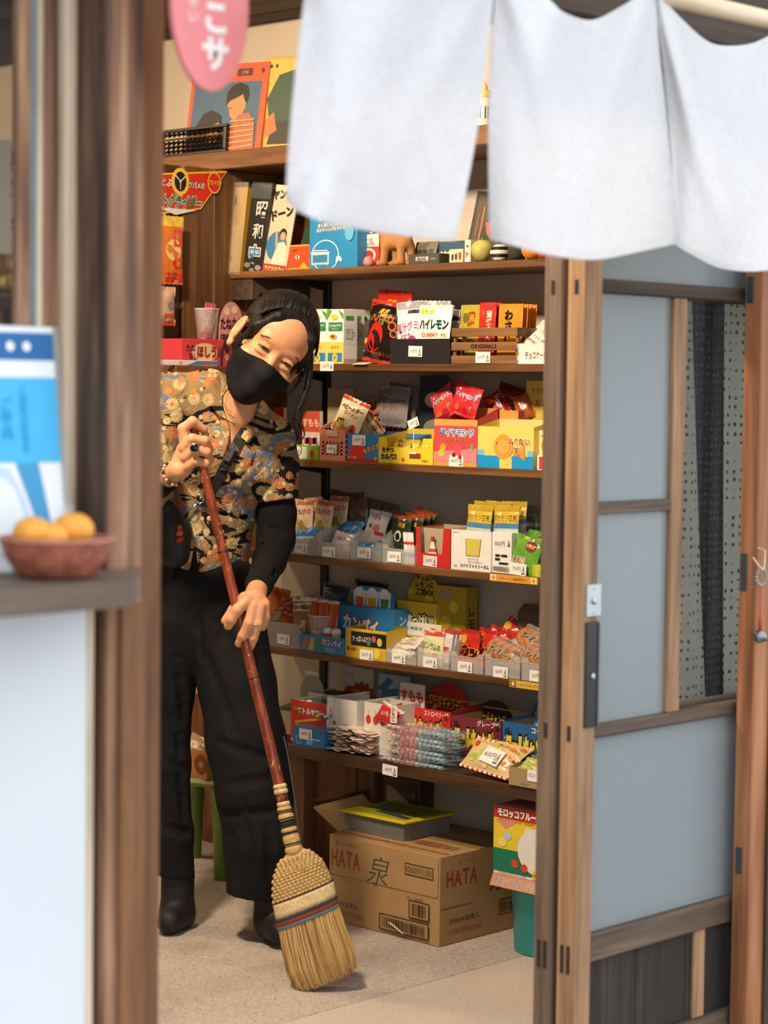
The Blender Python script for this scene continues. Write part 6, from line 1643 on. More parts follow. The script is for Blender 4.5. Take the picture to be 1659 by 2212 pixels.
# beer ramune carton: tall header with mugs and a low tray in front
mug = []
for k, (cx, c) in enumerate(((0.28, 'd8602a'), (0.50, 'e0a832'), (0.72, '3f8a4a'))):
 mug += [('p', [(cx - 0.085, 0.60), (cx + 0.085, 0.60), (cx + 0.11, 0.93), (cx - 0.11, 0.93)], 'e9e6da'), ('p', [(cx - 0.06, 0.63), (cx + 0.06, 0.63), (cx + 0.075, 0.83), (cx - 0.075, 0.83)], c), ('e', cx, 0.93, 0.085, 0.05, 'f4f1e8')]
r, w, h = carton('beer_ramune_carton', 'blue carton with three beer mugs on its header', 'box', 724, 848, 1312, 6, '2b86bc', 0.07, [('t', 'カンパイ', 0.44, 0.62, 0.34, 'f6f1e4', {'out': '8a3a1c', 'ow': 0.08, 'bold': 0.06, 'maxw': 0.62, 'rot': -5}), ('t', 'ラムネ', 0.80, 0.42, 0.2, '17507a', {'out': 'cfe0ea', 'maxw': 0.3, 'rot': -5})], inset=0.075, side=[('t', 'ンパイ', 0.5, 0.5, 0.25, 'e9e2d2', {'v': True})])
HH = hgt(786, 1266, XS + 0.10, ZS[6])
g = G().prism([(w * 0.15, h), (w * 0.88, h), (w * 0.88, HH * 0.90), (w * 0.70, HH), (w * 0.3, HH), (w * 0.15, HH * 0.92)], 0.03, 0.031, hx('2b86bc'))
draw(g, mug, w, HH, lambda u, v, k: (u * w, 0.0296 - 0.0003 * k, v * HH))
g.obj('mug_header', INK, r)
r, w, h, d = tray('ramune_tray', 'low blue ramune tray at the shelf edge below the beer carton', 'box', 647, 744, 1374, 6, '2b86bc', 0.085, 1360, [('p', [(0.03, 0.1), (0.12, 0.8), (0.20, 0.75), (0.12, 0.1)], 'd8622a'), ('p', [(0.20, 0.1), (0.26, 0.85), (0.34, 0.85), (0.32, 0.1)], 'e0a832'), ('p', [(0.38, 0.1), (0.40, 0.8), (0.48, 0.8), (0.48, 0.1)], '3f8a4a'), ('t', 'カンパイ', 0.72, 0.66, 0.42, 'f6f1e4', {'out': '8a3a1c', 'ow': 0.08, 'maxw': 0.45, 'rot': -4}), ('t', 'ラムネ', 0.70, 0.24, 0.28, '0f3a5a', {'out': 'cfe0ea', 'maxw': 0.3})], inner='1f6a98', inset=0.003)
for k, (px, c, lab) in enumerate(((708, 'd8404a', 'red lidded ramune mug in the blue tray'), (726, 'e8c84a', 'yellow lidded ramune mug at the end of the blue tray'))):
 q = PX(px, 1395, XS + 0.03)
 t = thing('ramune_mug', lab, 'sweet', (q[0], q[1], ZS[6] + 0.003))
 G().lathe([(0.011, 0), (0.0115, 0.002), (0.0125, 0.046), (0.0001, 0.046)], 16).obj('mug_body', MAT('mug_' + c, hx(c), 0.3), t, True)
 G().lathe([(0.0135, 0.046), (0.0138, 0.050), (0.012, 0.058), (0.006, 0.061), (0.0001, 0.061)], 16).obj('mug_lid', MAT('white_lid', hx('eeeae2'), 0.4), t, True)
 G().tube([(-0.012, -0.002, 0.012), (-0.02, -0.004, 0.016), (-0.02, -0.004, 0.032), (-0.012, -0.002, 0.036)], 0.0018, 6).obj('mug_handle', MAT('white_lid', hx('eeeae2'), 0.4), t, True)
# lemon carton with domed header
r, w, h = carton('lemon_candy_carton', 'yellow lemon candy carton with domed header card', 'box', 856, 941, 1300, 6, 'd8b92c', 0.040, [('r', 0.02, 0.04, 0.98, 0.40, '3a3424'), ('e', 0.25, 0.2, 0.12, 0.1, '6a5a2a'), ('e', 0.6, 0.22, 0.14, 0.1, '8a7a3a'), ('t', '超すっぱい!', 0.5, 0.66, 0.26, 'f4f0e2', {'out': '1c1812', 'ow': 0.08, 'bold': 0.05, 'maxw': 0.85})], inset=0.132, side=[('r', 0.1, 0.75, 0.6, 0.9, 'c9bda0')])
H2_ = hgt(898, 1242, XS + 0.13, ZS[6])
pol = [(0.03 * w, h)] + [(w * (0.5 + 0.44 * math.cos(a)), h * 0.95 + (H2_ - h * 0.95) * math.sin(a)) for a in np.linspace(0.1, math.pi - 0.1, 18)][::-1] + [(0.97 * w, h)]
g = G().prism(pol, 0.030, 0.031, hx('cfae2a'))
draw(g, [('t', 'すっぱい', 0.5, 0.95, 0.07, '3a2f14', {'bold': 0.05, 'maxw': 0.5}), ('t', 'レモンに', 0.5, 0.87, 0.08, '3a2f14', {'bold': 0.05, 'maxw': 0.6}), ('t', 'ご用心!', 0.5, 0.78, 0.09, '3a2f14', {'bold': 0.05, 'maxw': 0.6}), ('b', 0.6, 0.66, 0.07, 0.10, 12, 'f0d83a'), ('e', 0.15, 0.78, 0.04, 0.04, 'e9d060'), ('e', 0.86, 0.72, 0.05, 0.05, 'e9d060')], w, H2_, lambda u, v, k: (u * w, 0.0296 - 0.0003 * k, v * H2_))
g.obj('header_card', INK, r)
carton('lemon_candy_carton', 'plain-sided yellow lemon candy carton stored at the back by the wall', 'box', 942, 1004, 1266, 6, 'b39a2a', 0.045, [('e', 0.3, 0.5, 0.10, 0.09, 'd8c23a'), ('e', 0.6, 0.72, 0.08, 0.08, 'd8c23a'), ('e', 0.7, 0.35, 0.10, 0.10, 'd8c23a'), ('r', 0.1, 0.82, 0.5, 0.94, '9a9078')], inset=0.145, side=[('t', 'レモン', 0.5, 0.5, 0.16, '3a2f14', {'v': True})])
r, w, h, d = tray('gum_tray_carton', 'black and yellow sour gum carton marked 30 yen', 'box', 746, 834, 1360, 6, 'd4b02a', 0.075, 1345, [('r', 0.14, 0.42, 1.0, 0.90, '1e1a18'), ('t', 'すっぱいぶどう', 0.4, 0.66, 0.22, 'e9e4da', {'maxw': 0.45}), ('e', 0.70, 0.70, 0.10, 0.12, 'c85a6a'), ('e', 0.84, 0.62, 0.12, 0.14, 'd8c23a'), ('e', 0.58, 0.55, 0.09, 0.09, '3f8a6a'), ('e', 0.78, 0.22, 0.16, 0.18, 'e9d04a'), ('t', '酸っぱい', 0.18, 0.30, 0.14, '3a2a12', {'maxw': 0.25})], inner='8a7a2a', inset=0.003, tagp=('30円', 791, 1415))
r, w, h = carton('sour_gum_carton', 'yellow carton with burst print and white top behind the clear bins', 'box', 834, 938, 1372, 6, 'd9bf3a', 0.026, [('b', 0.38, 0.5, 0.2, 0.3, 12, 'f0dc5a'), ('e', 0.38, 0.5, 0.10, 0.12, '3a3018'), ('e', 0.1, 0.3, 0.1, 0.1, 'e9d870'), ('e', 0.9, 0.5, 0.1, 0.1, 'e9d870'), ('r', 0, 0.0, 0.3, 0.2, 'cfc8b8')], inset=0.102, top=[('r', 0, 0, 1, 1, 'e6e2d6')])
g = G().add([(0, 0.020, h), (w, 0.020, h), (w, 0.026, h + 0.030), (0, 0.026, h + 0.030)], [(0, 1, 2, 3)], hx('e2ded2'))
draw(g, [('t', '・・・工場直送・・・', 0.45, 0.5, 0.3, '4a4640', {'bold': 0, 'maxw': 0.8})], w, 1.0, lambda u, v, k: (u * w, 0.020 + 0.006 * v - 0.0004 * k, h + 0.03 * v + 0.0002 * k))
g.obj('lid_flap', INK, r)
GB6 = 'clear bins on the donut shelf'
for a, b, yt, txt, tx, ty, lab in ((833, 900, 1405, '40円', 861, 1422, 'milky bin marked 40 yen beside the sour gum carton'), (901, 971, 1402, '20円', 929, 1431, 'milky bin of bottle ramune packs marked 20 yen'), (973, 1045, 1410, '30円', 1004, 1441, 'milky bin of red packs marked 30 yen'), (1047, 1124, 1415, '50円', 1081, 1452, 'milky bin of ring donuts marked 50 yen'), (1126, 1206, 1424, '20円', 1160, 1461, 'milky bin marked 20 yen at the door end of the shelf')):
 clear_bin(lab, a, b, yt, 6, 0.095, 0.003, (txt, tx, ty), group=GB6)
wsm = pouch_mesh(0.085, 0.035, 0.010, 'e4ddd4', [], [('r', 0.1, 0.3, 0.9, 0.6, 'b8a898')], 140)
for k, (px, py, xo) in enumerate(((862, 1412, 0.02), (872, 1402, 0.03), (858, 1398, 0.04), (880, 1396, 0.045))):
 packet('flat_sweet_pack', 'pale flat sweet pack piled in the 40 yen bin', 'sweet bag', px - 25, px + 25, py - 15, py, XS + xo, mesh=wsm, roll=0.1 * (-1) ** k, lean=1.0, group='flat packs in the 40 yen bin')
bn = [('r', 0, 0.86, 1, 1, 'cf4a4a'), ('t', 'ビンラムネ', 0.5, 0.55, 0.22, '6a9a3a', {'out': 'f6f2d8', 'bold': 0.05, 'maxw': 0.85, 'rot': -8}), ('e', 0.7, 0.25, 0.12, 0.12, 'd86a3a'), ('e', 0.3, 0.28, 0.12, 0.10, 'e8c84a'), ('r', 0, 0.1, 0.5, 0.16, 'd04a4a')]
bnm = pouch_mesh(0.068, 0.082, 0.014, 'e9e0b0', [], bn, 141)
for k, (px, py, xo, c) in enumerate(((934, 1436, 0.018, 0), (945, 1432, 0.035, 1))):
 packet('bottle_ramune_pack', ('cream bottle ramune pack upright at the front of the 20 yen bin', 'cream bottle ramune pack half hidden behind the front one')[k], 'sweet bag', px - 30, px + 30, py - 60, py, XS + xo, mesh=bnm, lean=0.08, roll=0.05 * k)
wrm = pouch_mesh(0.03, 0.08, 0.010, 'e9e2da', [(0.9, 1, 'c8404a')], [('r', 0.2, 0.3, 0.8, 0.5, 'c84a4a')], 142, nx=6)
for k, px in enumerate((962, 970, 978)):
 packet('slim_sweet_pack', 'slim white sweet pack with red ends beside the bottle ramune', 'sweet bag', px - 8, px + 8, 1372, 1432, XS + 0.025 + 0.01 * k, mesh=wrm, lean=0.06, roll=0.1, group='slim packs beside the bottle ramune')
rd = [('p', [(0.05, 0.3), (0.95, 0.75), (0.9, 0.85), (0.05, 0.45)], '1c1412'), ('t', 'カツ', 0.55, 0.40, 0.32, '1c1412', {'out': 'e89a3a', 'bold': 0.08, 'rot': -12}), ('e', 0.2, 0.74, 0.13, 0.12, 'e0a83a')]
rdm = pouch_mesh(0.062, 0.088, 0.012, 'cf2f22', [(0.9, 1, 'b82a1e')], rd, 143)
for k, (px, py, xo, ro) in enumerate(((1010, 1440, 0.02, 0.05), (1036, 1438, 0.03, 0.2), (1048, 1430, 0.06, 0.35), (1070, 1405, 0.09, 0.6), (1090, 1395, 0.11, 0.9))):
 packet('red_cutlet_pack', 'red cutlet snack pack with black lettering above its bin', 'snack bag', px - 25, px + 25, py - 65, py, XS + xo, mesh=rdm, lean=0.1 + 0.1 * k, roll=ro, group='red cutlet packs above the 30 yen bin')
# ring donut packs: browned rings under clear film
DN = MAT('browned_donut', hx('b9722e'), 0.6, var=0.3, vscale=70, bmp=0.3)
RFILM = FILM('donut_wrap_film', (0.95, 0.9, 0.8), 0.14, 0.08, 0.8, 40)
def donut_pack(label, px, py, xo, sc, rot, n=4, group=None):
 q = PX(px, py, XS + xo)
 t = thing('donut_pack', label, 'snack', tuple(q), rot=rot, group=group)
 for k in range(n):
  g = G()
  M = 16
  vs, fs = [], []
  for i in range(M):
   a = 2 * math.pi * i / M
   for j in range(8):
    b_ = 2 * math.pi * j / 8
    rr_ = 0.017 + 0.008 * math.cos(b_)
    vs.append((rr_ * math.cos(a) * sc, 0.007 * math.sin(b_) * sc + 0.0, rr_ * math.sin(a) * sc))
  for i in range(M):
   for j in range(8):
    fs.append((i * 8 + j, ((i + 1) % M) * 8 + j, ((i + 1) % M) * 8 + (j + 1) % 8, i * 8 + (j + 1) % 8))
  g.add(vs, fs)
  g.obj('donut', DN, t, True, loc=((k - (n - 1) / 2) * 0.020 * sc, 0.0, 0.026 * sc), rot=(0, 0, 0.5))
 wv = n * 0.020 * sc + 0.034 * sc
 me = pouch_mesh(wv, 0.058 * sc, 0.030 * sc, 'ffffff', [], [], 150 + int(px))
 o = obj('wrapper', me, RFILM, t)
 g = G()
 draw(g, [('t', 'ヤングドーナツ', 0.5, 0.35, 0.24, '5a2a12', {'out': 'f6e8c8', 'ow': 0.05, 'maxw': 0.7, 'rot': -6})], wv, 0.058 * sc, lambda u, v, k: ((u - 0.5) * wv, -0.0185 * sc - 0.0003 * k, v * 0.058 * sc))
 g.obj('lettering', INK, t)
 return t
donut_pack('clear pack of four ring donuts propped in the 50 yen bin', 1082, 1432, 0.022, 1.05, (-0.5, 0.25, RZ), 4)
donut_pack('clear pack of ring donuts lying highest beside the dark lidded box', 1146, 1408, 0.05, 1.15, (-0.9, 0.30, RZ), 4)
donut_pack('clear pack of pale donuts in the 20 yen bin by the door', 1160, 1440, 0.02, 0.95, (-0.6, 0.1, RZ), 4)
# dark clear box behind the donuts
q, w = place(1104, 1200, 6, 0.112)
t = thing('lidded_tray', 'dark clear lidded tray of biscuits behind the donuts', 'box', q, rot=(0, 0, RZ))
hh = hgt(1150, 1300, q[0], q[2])
G().bev((0.0, 0, hh * 0.35), (w, 0.085, hh * 0.95), 0.02).obj('domed_lid', FILM('smoky_lid', (0.16, 0.12, 0.09), 0.55, 0.08, 0.3), t)
G().bev((0.004, 0.004, 0), (w - 0.004, 0.086, hh * 0.36), 0.004).obj('tray_base', MAT('dark_tray', hx('2a2018'), 0.4), t)
for k in range(4):
 G().lathe([(0.0001, 0), (0.018, 0.002), (0.018, 0.010), (0.0001, 0.012)], 18, (0.03 + 0.026 * k, 0.045, hh * 0.37)).obj('biscuit', DN, t, True)
# ================================================================== bench: boxes at the back, piles in front
r, w, h, d = tray('grey_card_carton', 'carton with plain grey round-topped header beside the woman', 'box', 588, 640, 1535, 7, 'b5a68a', 0.10, 1446, [], inner='a89a80', inset=0.10, head_poly=[(0, 0), (1, 0)] + [(0.5 + 0.5 * math.cos(a), 0.62 + 0.36 * math.sin(a)) for a in np.linspace(0, math.pi, 16)], head_ink='a39a86')
G().box((w * 0.2, 0.0985, hgt(612, 1446, XB7 + 0.2, ZS[7]) * 0.97), (w * 0.75, 0.0995, hgt(612, 1446, XB7 + 0.2, ZS[7]) * 1.04), hx('dcd4c4')).obj('header_tab', INK, r)
r, w, h, d = tray('bottle_sour_carton', 'red and white carton with three bottle drawings', 'box', 628, 705, 1516, 7, 'ece4d6', 0.13, 1500, [('r', 0.0, 0.06, 1, 1, 'cf3524'), ('t', 'ボトルサワー', 0.55, 0.76, 0.17, 'f7f0e2', {'out': '5a1a10', 'bold': 0.05, 'maxw': 0.75}), ('t', 'ミニ', 0.15, 0.80, 0.10, 'f0d060', {'maxw': 0.2}), ('p', [(0.12, 0.44), (0.84, 0.60), (0.84, 0.66), (0.12, 0.50)], 'e8a83a')] +
     [it for k in range(3) for it in (('p', [(0.10 + 0.27 * k, 0.10), (0.32 + 0.27 * k, 0.10), (0.25 + 0.27 * k, 0.34), (0.17 + 0.27 * k, 0.34)], 'efe6d8'), ('r', 0.175 + 0.27 * k, 0.34, 0.245 + 0.27 * k, 0.44, ('a8c070', 'e8d8c0', '9ac0d8')[k]))], inner='b9b0a0', inset=0.045, front_in=True, side=[('r', 0, 0, 1, 1, 'efe8dc'), ('e', 0.6, 0.6, 0.2, 0.15, 'd8d0c0')])
for k, (px, xo) in enumerate(((652, 0.075), (668, 0.09))):
 q = PX(px, 1540, XB7 + xo)
 t = thing('candy_bottle', ('pale candy bottle standing in the bottle sour carton', 'clear capped candy bottle beside it in the bottle sour carton')[k], 'sweet', (q[0], q[1], ZS[7] + 0.002))
 G().lathe([(0.012, 0), (0.014, 0.004), (0.014, 0.06), (0.006, 0.078), (0.006, 0.088), (0.0001, 0.089)], 14).obj('bottle_body', MAT('pale_bottle_' + str(k), hx(('d8cca8', 'b9c4bc')[k]), 0.3), t, True)
 G().lathe([(0.0075, 0.088), (0.0075, 0.098), (0.0001, 0.099)], 12).obj('bottle_cap', MAT('white_lid', hx('eeeae2'), 0.4), t, True)
r, w, h, d = tray('white_carton', 'tall white carton with orange dots behind the red fruit pack', 'box', 706, 770, 1510, 7, 'ddd8d0', 0.15, 1500, [('e', 0.25, 0.5, 0.04, 0.04, 'c84a3a'), ('e', 0.35, 0.3, 0.04, 0.05, '3f8a4a'), ('r', 0.0, 0.0, 0.2, 1, 'eae5dc'), ('t', 'いちご', 0.18, 0.15, 0.16, 'c83a30', {'maxw': 0.3})], inner='b9b2a8', inset=0.05)
r, w, h, d = tray('chocolate_carton', 'low white carton of dark chocolate rods at the back', 'box', 664, 745, 1500, 7, 'cfc8bc', 0.10, 1494, [], inner='a89e90', inset=0.19)
CH = MAT('dark_chocolate_wrap', hx('3a2214'), 0.35, var=0.2)
for k in range(9):
 q = PX(672 + 8.5 * k, 1498, XB7 + 0.20)
 o = G().bev((0, 0, 0), (0.010, 0.085, 0.008), 0.002).obj('chocolate_rod', CH, None, loc=(r.location.x + 0.006, r.location.y - 0.008 - (w - 0.02) * k / 9, ZS[7] + h * 0.90), rot=(0, 0, RZ))
 tag(o, 'brown wrapped chocolate rod in the low white carton', 'sweet', 'chocolate rods in the low carton')
for k, (a, b, yt, xo, bg, art, lab) in enumerate(((743, 804, 1442, 0.275, 'd8d0c0', [('b', 0.62, 0.45, 0.30, 0.36, 16, 'b8401e'), ('t', 'プチプチ', 0.62, 0.58, 0.18, 'e8c23a', {'maxw': 0.6}), ('t', 'うらない', 0.62, 0.32, 0.12, 'e8c23a', {'maxw': 0.5}), ('e', 0.16, 0.6, 0.10, 0.10, 'b8401e'), ('t', 'チーリン', 0.2, 0.88, 0.08, '5a5048', {'maxw': 0.3})], 'white card with red burst standing at the back of the bench'),
             (816, 884, 1458, 0.285, 'c9d6dc', [('p', [(0.0, 0.2), (0.5, 0.25), (0.6, 0.8), (0.1, 0.7)], '5aa0c0'), ('t', 'さんぱつや', 0.6, 0.72, 0.12, '2a6a90', {'maxw': 0.7}), ('t', '30円', 0.7, 0.45, 0.1, '4a4640'), ('p', [(0.0, 0.75), (0.3, 0.95), (0.5, 0.9), (0.2, 0.7)], '3f86b0')], 'pale blue card with brush marks standing at the back of the bench'))):
 carton('header_card', lab, 'card', a, b, yt, 7, bg, 0.004, art, inset=xo)
# clear pouch of bead sweets
q = PX(762, 1556, XB7 + 0.128)
t = thing('bead_sweet_pouch', 'black-edged clear pouch of coloured bead sweets', 'sweet bag', (q[0] - 0.075, q[1] + 0.02, ZS[7] + 0.060), rot=(-0.25, 0, RZ))
obj('pouch_film', pouch_mesh(0.062, 0.055, 0.016, '1c181a', [], [], 160), FILM('smoky_pouch_film', (0.1, 0.09, 0.1), 0.5, 0.1, 0.5), t)
rnd = random.Random(5)
for k in range(22):
 c = ('c83a4a', 'e8b83a', '3a7ac0', 'e9e2d8', '4aa05a', 'd87ab0')[k % 6]
 G().ball((0, 0, 0), 0.0042, 8, 6).obj('bead_sweet', MAT('bead_' + c, hx(c), 0.25), t, True, loc=(rnd.uniform(-0.024, 0.024), -0.010 - 0.002 * rnd.random(), 0.008 + rnd.uniform(0, 0.030)))
r, w, h, d = tray('cherry_carton', 'white carton with little cherries printed on front', 'box', 786, 852, 1520, 7, 'e3ddd2', 0.09, 1505, [it for k in range(4) for it in (('e', 0.14 + 0.24 * k, 0.66, 0.07, 0.09, 'c8402e'), ('r', 0.13 + 0.24 * k, 0.74, 0.15 + 0.24 * k, 0.86, 'e0a23a'))], inner='cfc8ba', inset=0.055)
packet('fries_pack', 'red wrapped candy pack poking from the cherry carton', 'sweet bag', 808, 856, 1522, 1562, XB7 + 0.045, 'c8302a', [(0.9, 1, 'd8d0c8')], [('t', 'いもり', 0.5, 0.5, 0.3, 'f2e6d8', {'rot': 10}), ('b', 0.8, 0.7, 0.1, 0.16, 8, 'e05a3a')], 0.02, 0.3, 0.4, seed=161)
packet('letter_card', 'white upright card with handwriting before the red roll candy carton', 'card', 843, 857, 1525, 1562, XB7 + 0.035, 'ece6da', [], [('t', 'いちご', 0.5, 0.5, 0.28, '4a4038', {'v': True})], 0.002, 0.0, 0.05, seed=162, seal=0.01, zig=False)
carton('tomato_card', 'white card with red tomato and green leaf behind the cherry carton', 'card', 862, 915, 1476, 7, 'e0d6ca', 0.004, [('t', 'すもも', 0.5, 0.8, 0.2, 'c83a2a', {'bold': 0.05}), ('e', 0.5, 0.46, 0.3, 0.2, 'c8402e'), ('p', [(0.3, 0.55), (0.5, 0.7), (0.8, 0.5), (0.5, 0.48)], '2f7a3a')], inset=0.19)
# roll candy cartons
RC = (('red roll candy carton, strawberry, with red domed header', 856, 972, 1530, 'cf3026', '8a1f18', 'ストロベリー味', 0.125, (905, 1004, 1476), 'b83222'),
  ('purple roll candy carton, grape, with dark domed header', 974, 1082, 1552, '7a2a3a', '3a1420', 'グレープ味', 0.095, (1015, 1100, 1513), '2a1a1c'),
  ('blue roll candy carton, cola, beside the door stile', 1084, 1200, 1566, '1f5f9a', '10304a', 'コーラ味', 0.075, (1136, 1230, 1488), '1c5a92'))
for lab, a, b, yf, c, dk, fl, ins, hd, hc in RC:
 r, w, h, d = tray('roll_candy_carton', lab, 'box', a, b, yf, 7, c, 0.115, yf - 30, [('t', 'ロールキャンディ', 0.5, 0.56, 0.44, 'e9cc2e', {'out': '1c1410', 'ow': 0.10, 'bold': 0.08, 'maxw': 0.86, 'rot': -3}), ('t', fl, 0.74, 0.91, 0.13, 'f4ece0', {'maxw': 0.45}), ('b', 0.92, 0.86, 0.05, 0.09, 5, dk), ('b', 0.10, 0.82, 0.05, 0.09, 5, dk)], inner='b08a56', inset=ins)
 xm = (hd[0] + hd[1]) / 2
 Xh = r.location.x + d - 0.02
 x_l, x_r = r.location.y - PX(hd[0], hd[2] + 40, Xh)[1], r.location.y - PX(hd[1], hd[2] + 40, Xh)[1]
 hz = hgt(xm, hd[2], Xh, ZS[7])
 cx_, rx_ = (x_l + x_r) / 2, (x_r - x_l) / 2
 pol = [(x_l, h * 0.5), (x_r, h * 0.5)] + [(cx_ + rx_ * math.cos(q), hz * 0.62 + (hz * 0.38) * math.sin(q)) for q in np.linspace(0, math.pi, 18)]
 g = G().prism(pol, 0, 0.0012, hx(hc))
 draw(g, [('t', 'ロールキャンディ', 0.5, 0.70, 0.20, 'e0c02e', {'out': '2a1a10', 'ow': 0.08, 'maxw': 0.75, 'rot': -6}), ('b', 0.5, 0.45, 0.07, 0.12, 10, 'd86a2a'), ('t', '果汁60%', 0.2, 0.55, 0.10, 'f2e6d0', {'maxw': 0.3, 'rot': 50})], 2 * rx_, hz, lambda u, v, k: (x_l + u * 2 * rx_, -0.0004 * k, v * hz))
 g.obj('header_card', INK, r, loc=(0, d - 0.02, 0), rot=(-0.15, 0, 0))
 if c == '1f5f9a':
  g = G()
  draw(g, [('e', u, v, 0.02, 0.02, '8ac0e0') for u, v in ((0.05, 0.7), (0.12, 0.55), (0.08, 0.3), (0.03, 0.45), (0.95, 0.3))], w, h)
  g.obj('bubble_print', INK, r)
# blue candy box at the bench front
carton('blue_candy_box', 'blue candy box marked 30 yen at the bench front', 'box', 632, 700, 1573, 7, '2a78b0', 0.07, [('e', 0.2, 0.32, 0.22, 0.24, '8ac4e0'), ('e', 0.2, 0.32, 0.17, 0.19, '2a78b0'), ('t', '整腸', 0.55, 0.25, 0.25, 'a8d0e6', {'maxw': 0.3}), ('r', 0.45, 0.4, 0.9, 0.48, 'a8d0e6')], inset=0.004, tagp=('30円', 660, 1586))
# pile of wavy jelly packs
FILMP = FILM('pink_jelly_film', (0.86, 0.72, 0.62), 0.5, 0.10, 1.0, 30)
wav = [('r', 0.05, 0.1, 0.3, 0.9, 'cfa890'), ('p', [(0.48, 0.1), (0.62, 0.05), (0.66, 0.95), (0.5, 0.9)], '4a9a3a'), ('p', [(0.64, 0.05), (0.74, 0.1), (0.72, 0.95), (0.66, 0.95)], 'd8883a'), ('r', 0.42, 0.1, 0.48, 0.9, 'e0cc5a'), ('r', 0.80, 0.2, 0.95, 0.8, 'd8b8a4'), ('p', [(0.1, 0.3), (0.35, 0.4), (0.3, 0.6), (0.12, 0.55)], 'cfa894')]
wm = pouch_mesh(0.140, 0.085, 0.012, 'ecd6c6', [], wav, 170, 22, 12, 0.06, True, None, 0.0022)
for k in range(6):
 o = obj('jelly_pack', wm, FOIL, None, None, (-math.pi / 2 + 0.03 * (-1) ** k, 0.03 * (k % 3 - 1), RZ + 0.10 * (-1) ** k))
 q = PX(750 - 4 * (k % 2), 1640, XB7 + 0.006)
 o.location = (q[0] + 0.004 * (k % 3), q[1] + 0.006 * (k % 2), ZS[7] + 0.008 + 0.0095 * k)
 tag(o, 'wavy pinkish jelly pack with green and orange print in the flat pile', 'sweet bag', 'wavy jelly packs piled at the bench front')
# pile of clear mochi candy trays
CLRP = FILM('clear_pack_film', (0.93, 0.93, 0.93), 0.15, 0.06, 1.0, 26)
def tray_pack(seed):
 rnd = random.Random(seed)
 g = G()
 nx, nz = 30, 12
 w_, d_ = 0.215, 0.105
 for s_ in (0, 1):
  vs = []
  for j in range(nz + 1):
   for i in range(nx + 1):
    u, v = i / nx, j / nz
    e = (4 * u * (1 - u)) ** 0.3 * (4 * v * (1 - v)) ** 0.3
    z = (0.0075 * e if s_ else 0.0) + 0.0016 * math.sin(i * 1.9 + seed) * (1 if s_ else 0.3) + 0.0016 * math.sin(u * 8 + v * 5 + seed)
    vs.append((u * w_, v * d_, z))
  fs = []
  for j in range(nz):
   for i in range(nx):
    q = j * (nx + 1) + i
    f = (q, q + 1, q + nx + 2, q + nx + 1)
    fs.append(f if s_ else f[::-1])
  g.add(vs, fs)
 return g.mesh('pack_film', True), w_, d_
CUB = {c: MAT('mochi_' + c, hx(c), 0.5, var=0.06) for c in ('dd8f90', 'e2c2b0', '86b4c6', 'd0686e', 'a8d0d8')}
tp_, tw_, td_ = tray_pack(1.0)
cube = G().bev((0, 0, 0), (0.010, 0.012, 0.0055), 0.0015).mesh('mochi_piece', True)
cubes = {}
for k in range(9):
 q = PX(814 + 3 * (k % 3), 1640, XB7 + 0.008)
 t = thing('mochi_tray_pack', 'clear pack of pink and blue mochi pieces in the tall pile', 'sweet bag', (q[0] + 0.003 * (k % 3), q[1] - 0.002, ZS[7] + 0.0012 + 0.0098 * k), group='clear mochi packs piled on the bench', rot=(0, 0, RZ + 0.05 * math.sin(k * 2.1)))
 obj('pack_film', tp_, CLRP, t)
 for i in range(13):
  for j in range(2):
   c = ('e2c2b0', 'e2c2b0', 'e2c2b0', 'dd8f90', 'd0686e', 'dd8f90', 'dd8f90', 'a8d0d8', '86b4c6', '86b4c6', '86b4c6', 'a8d0d8', '86b4c6')[i]
   if (i, j, c) not in cubes:
    m_ = cubes.get(c)
    if m_ is None:
     m_ = cube.copy()
     m_.materials.append(CUB[c])
     cubes[c] = m_
   if i < 3 and k % 2:
    continue
   obj('mochi_piece', cubes[c], None, t, (0.010 + i * 0.0152, 0.006 + j * 0.05, 0.0008))
# soft yellow candy mix packs
cm = [('e', 0.2, 0.3, 0.16, 0.14, 'a9c85a'), ('e', 0.35, 0.5, 0.16, 0.14, 'b9d070'), ('e', 0.75, 0.4, 0.15, 0.13, 'e8a050'), ('e', 0.9, 0.6, 0.10, 0.10, 'e8783a'), ('e', 0.12, 0.75, 0.10, 0.10, 'd8503a'), ('e', 0.55, 0.8, 0.12, 0.10, 'e8d050'), ('t', 'キャンデーミックス', 0.66, 0.42, 0.16, 'c83a2a', {'maxw': 0.55, 'rot': -10}), ('e', 0.5, 0.2, 0.12, 0.10, 'f0d8a0')]
for k, (a, b, yt, yb, xo, le, ro, lab) in enumerate(((990, 1096, 1652, 1712, -0.002, 0.75, 0.10, 'yellow candy mix pack with 60 yen label at the bench edge'), (1030, 1120, 1618, 1668, 0.022, 1.15, 0.05, 'yellow candy mix pack lying behind the labelled one'))):
 o = packet('candy_mix_pack', lab, 'sweet bag', a, b, yt, yb, XB7 + xo, 'e9c98a', [], cm, 0.03, ro, le, seed=180 + k, h=0.085 - 0.025 * k, stripes=('f2e2da', 'c8504a'), seal=0.06, nx=20, z=ZS[7] + (0.016 if k == 0 else 0.050))
 if k == 0:
  ptag(o, '60円', 0.012, 0.038, y=-0.0185, w=0.058, h=0.042, rot=0.1)
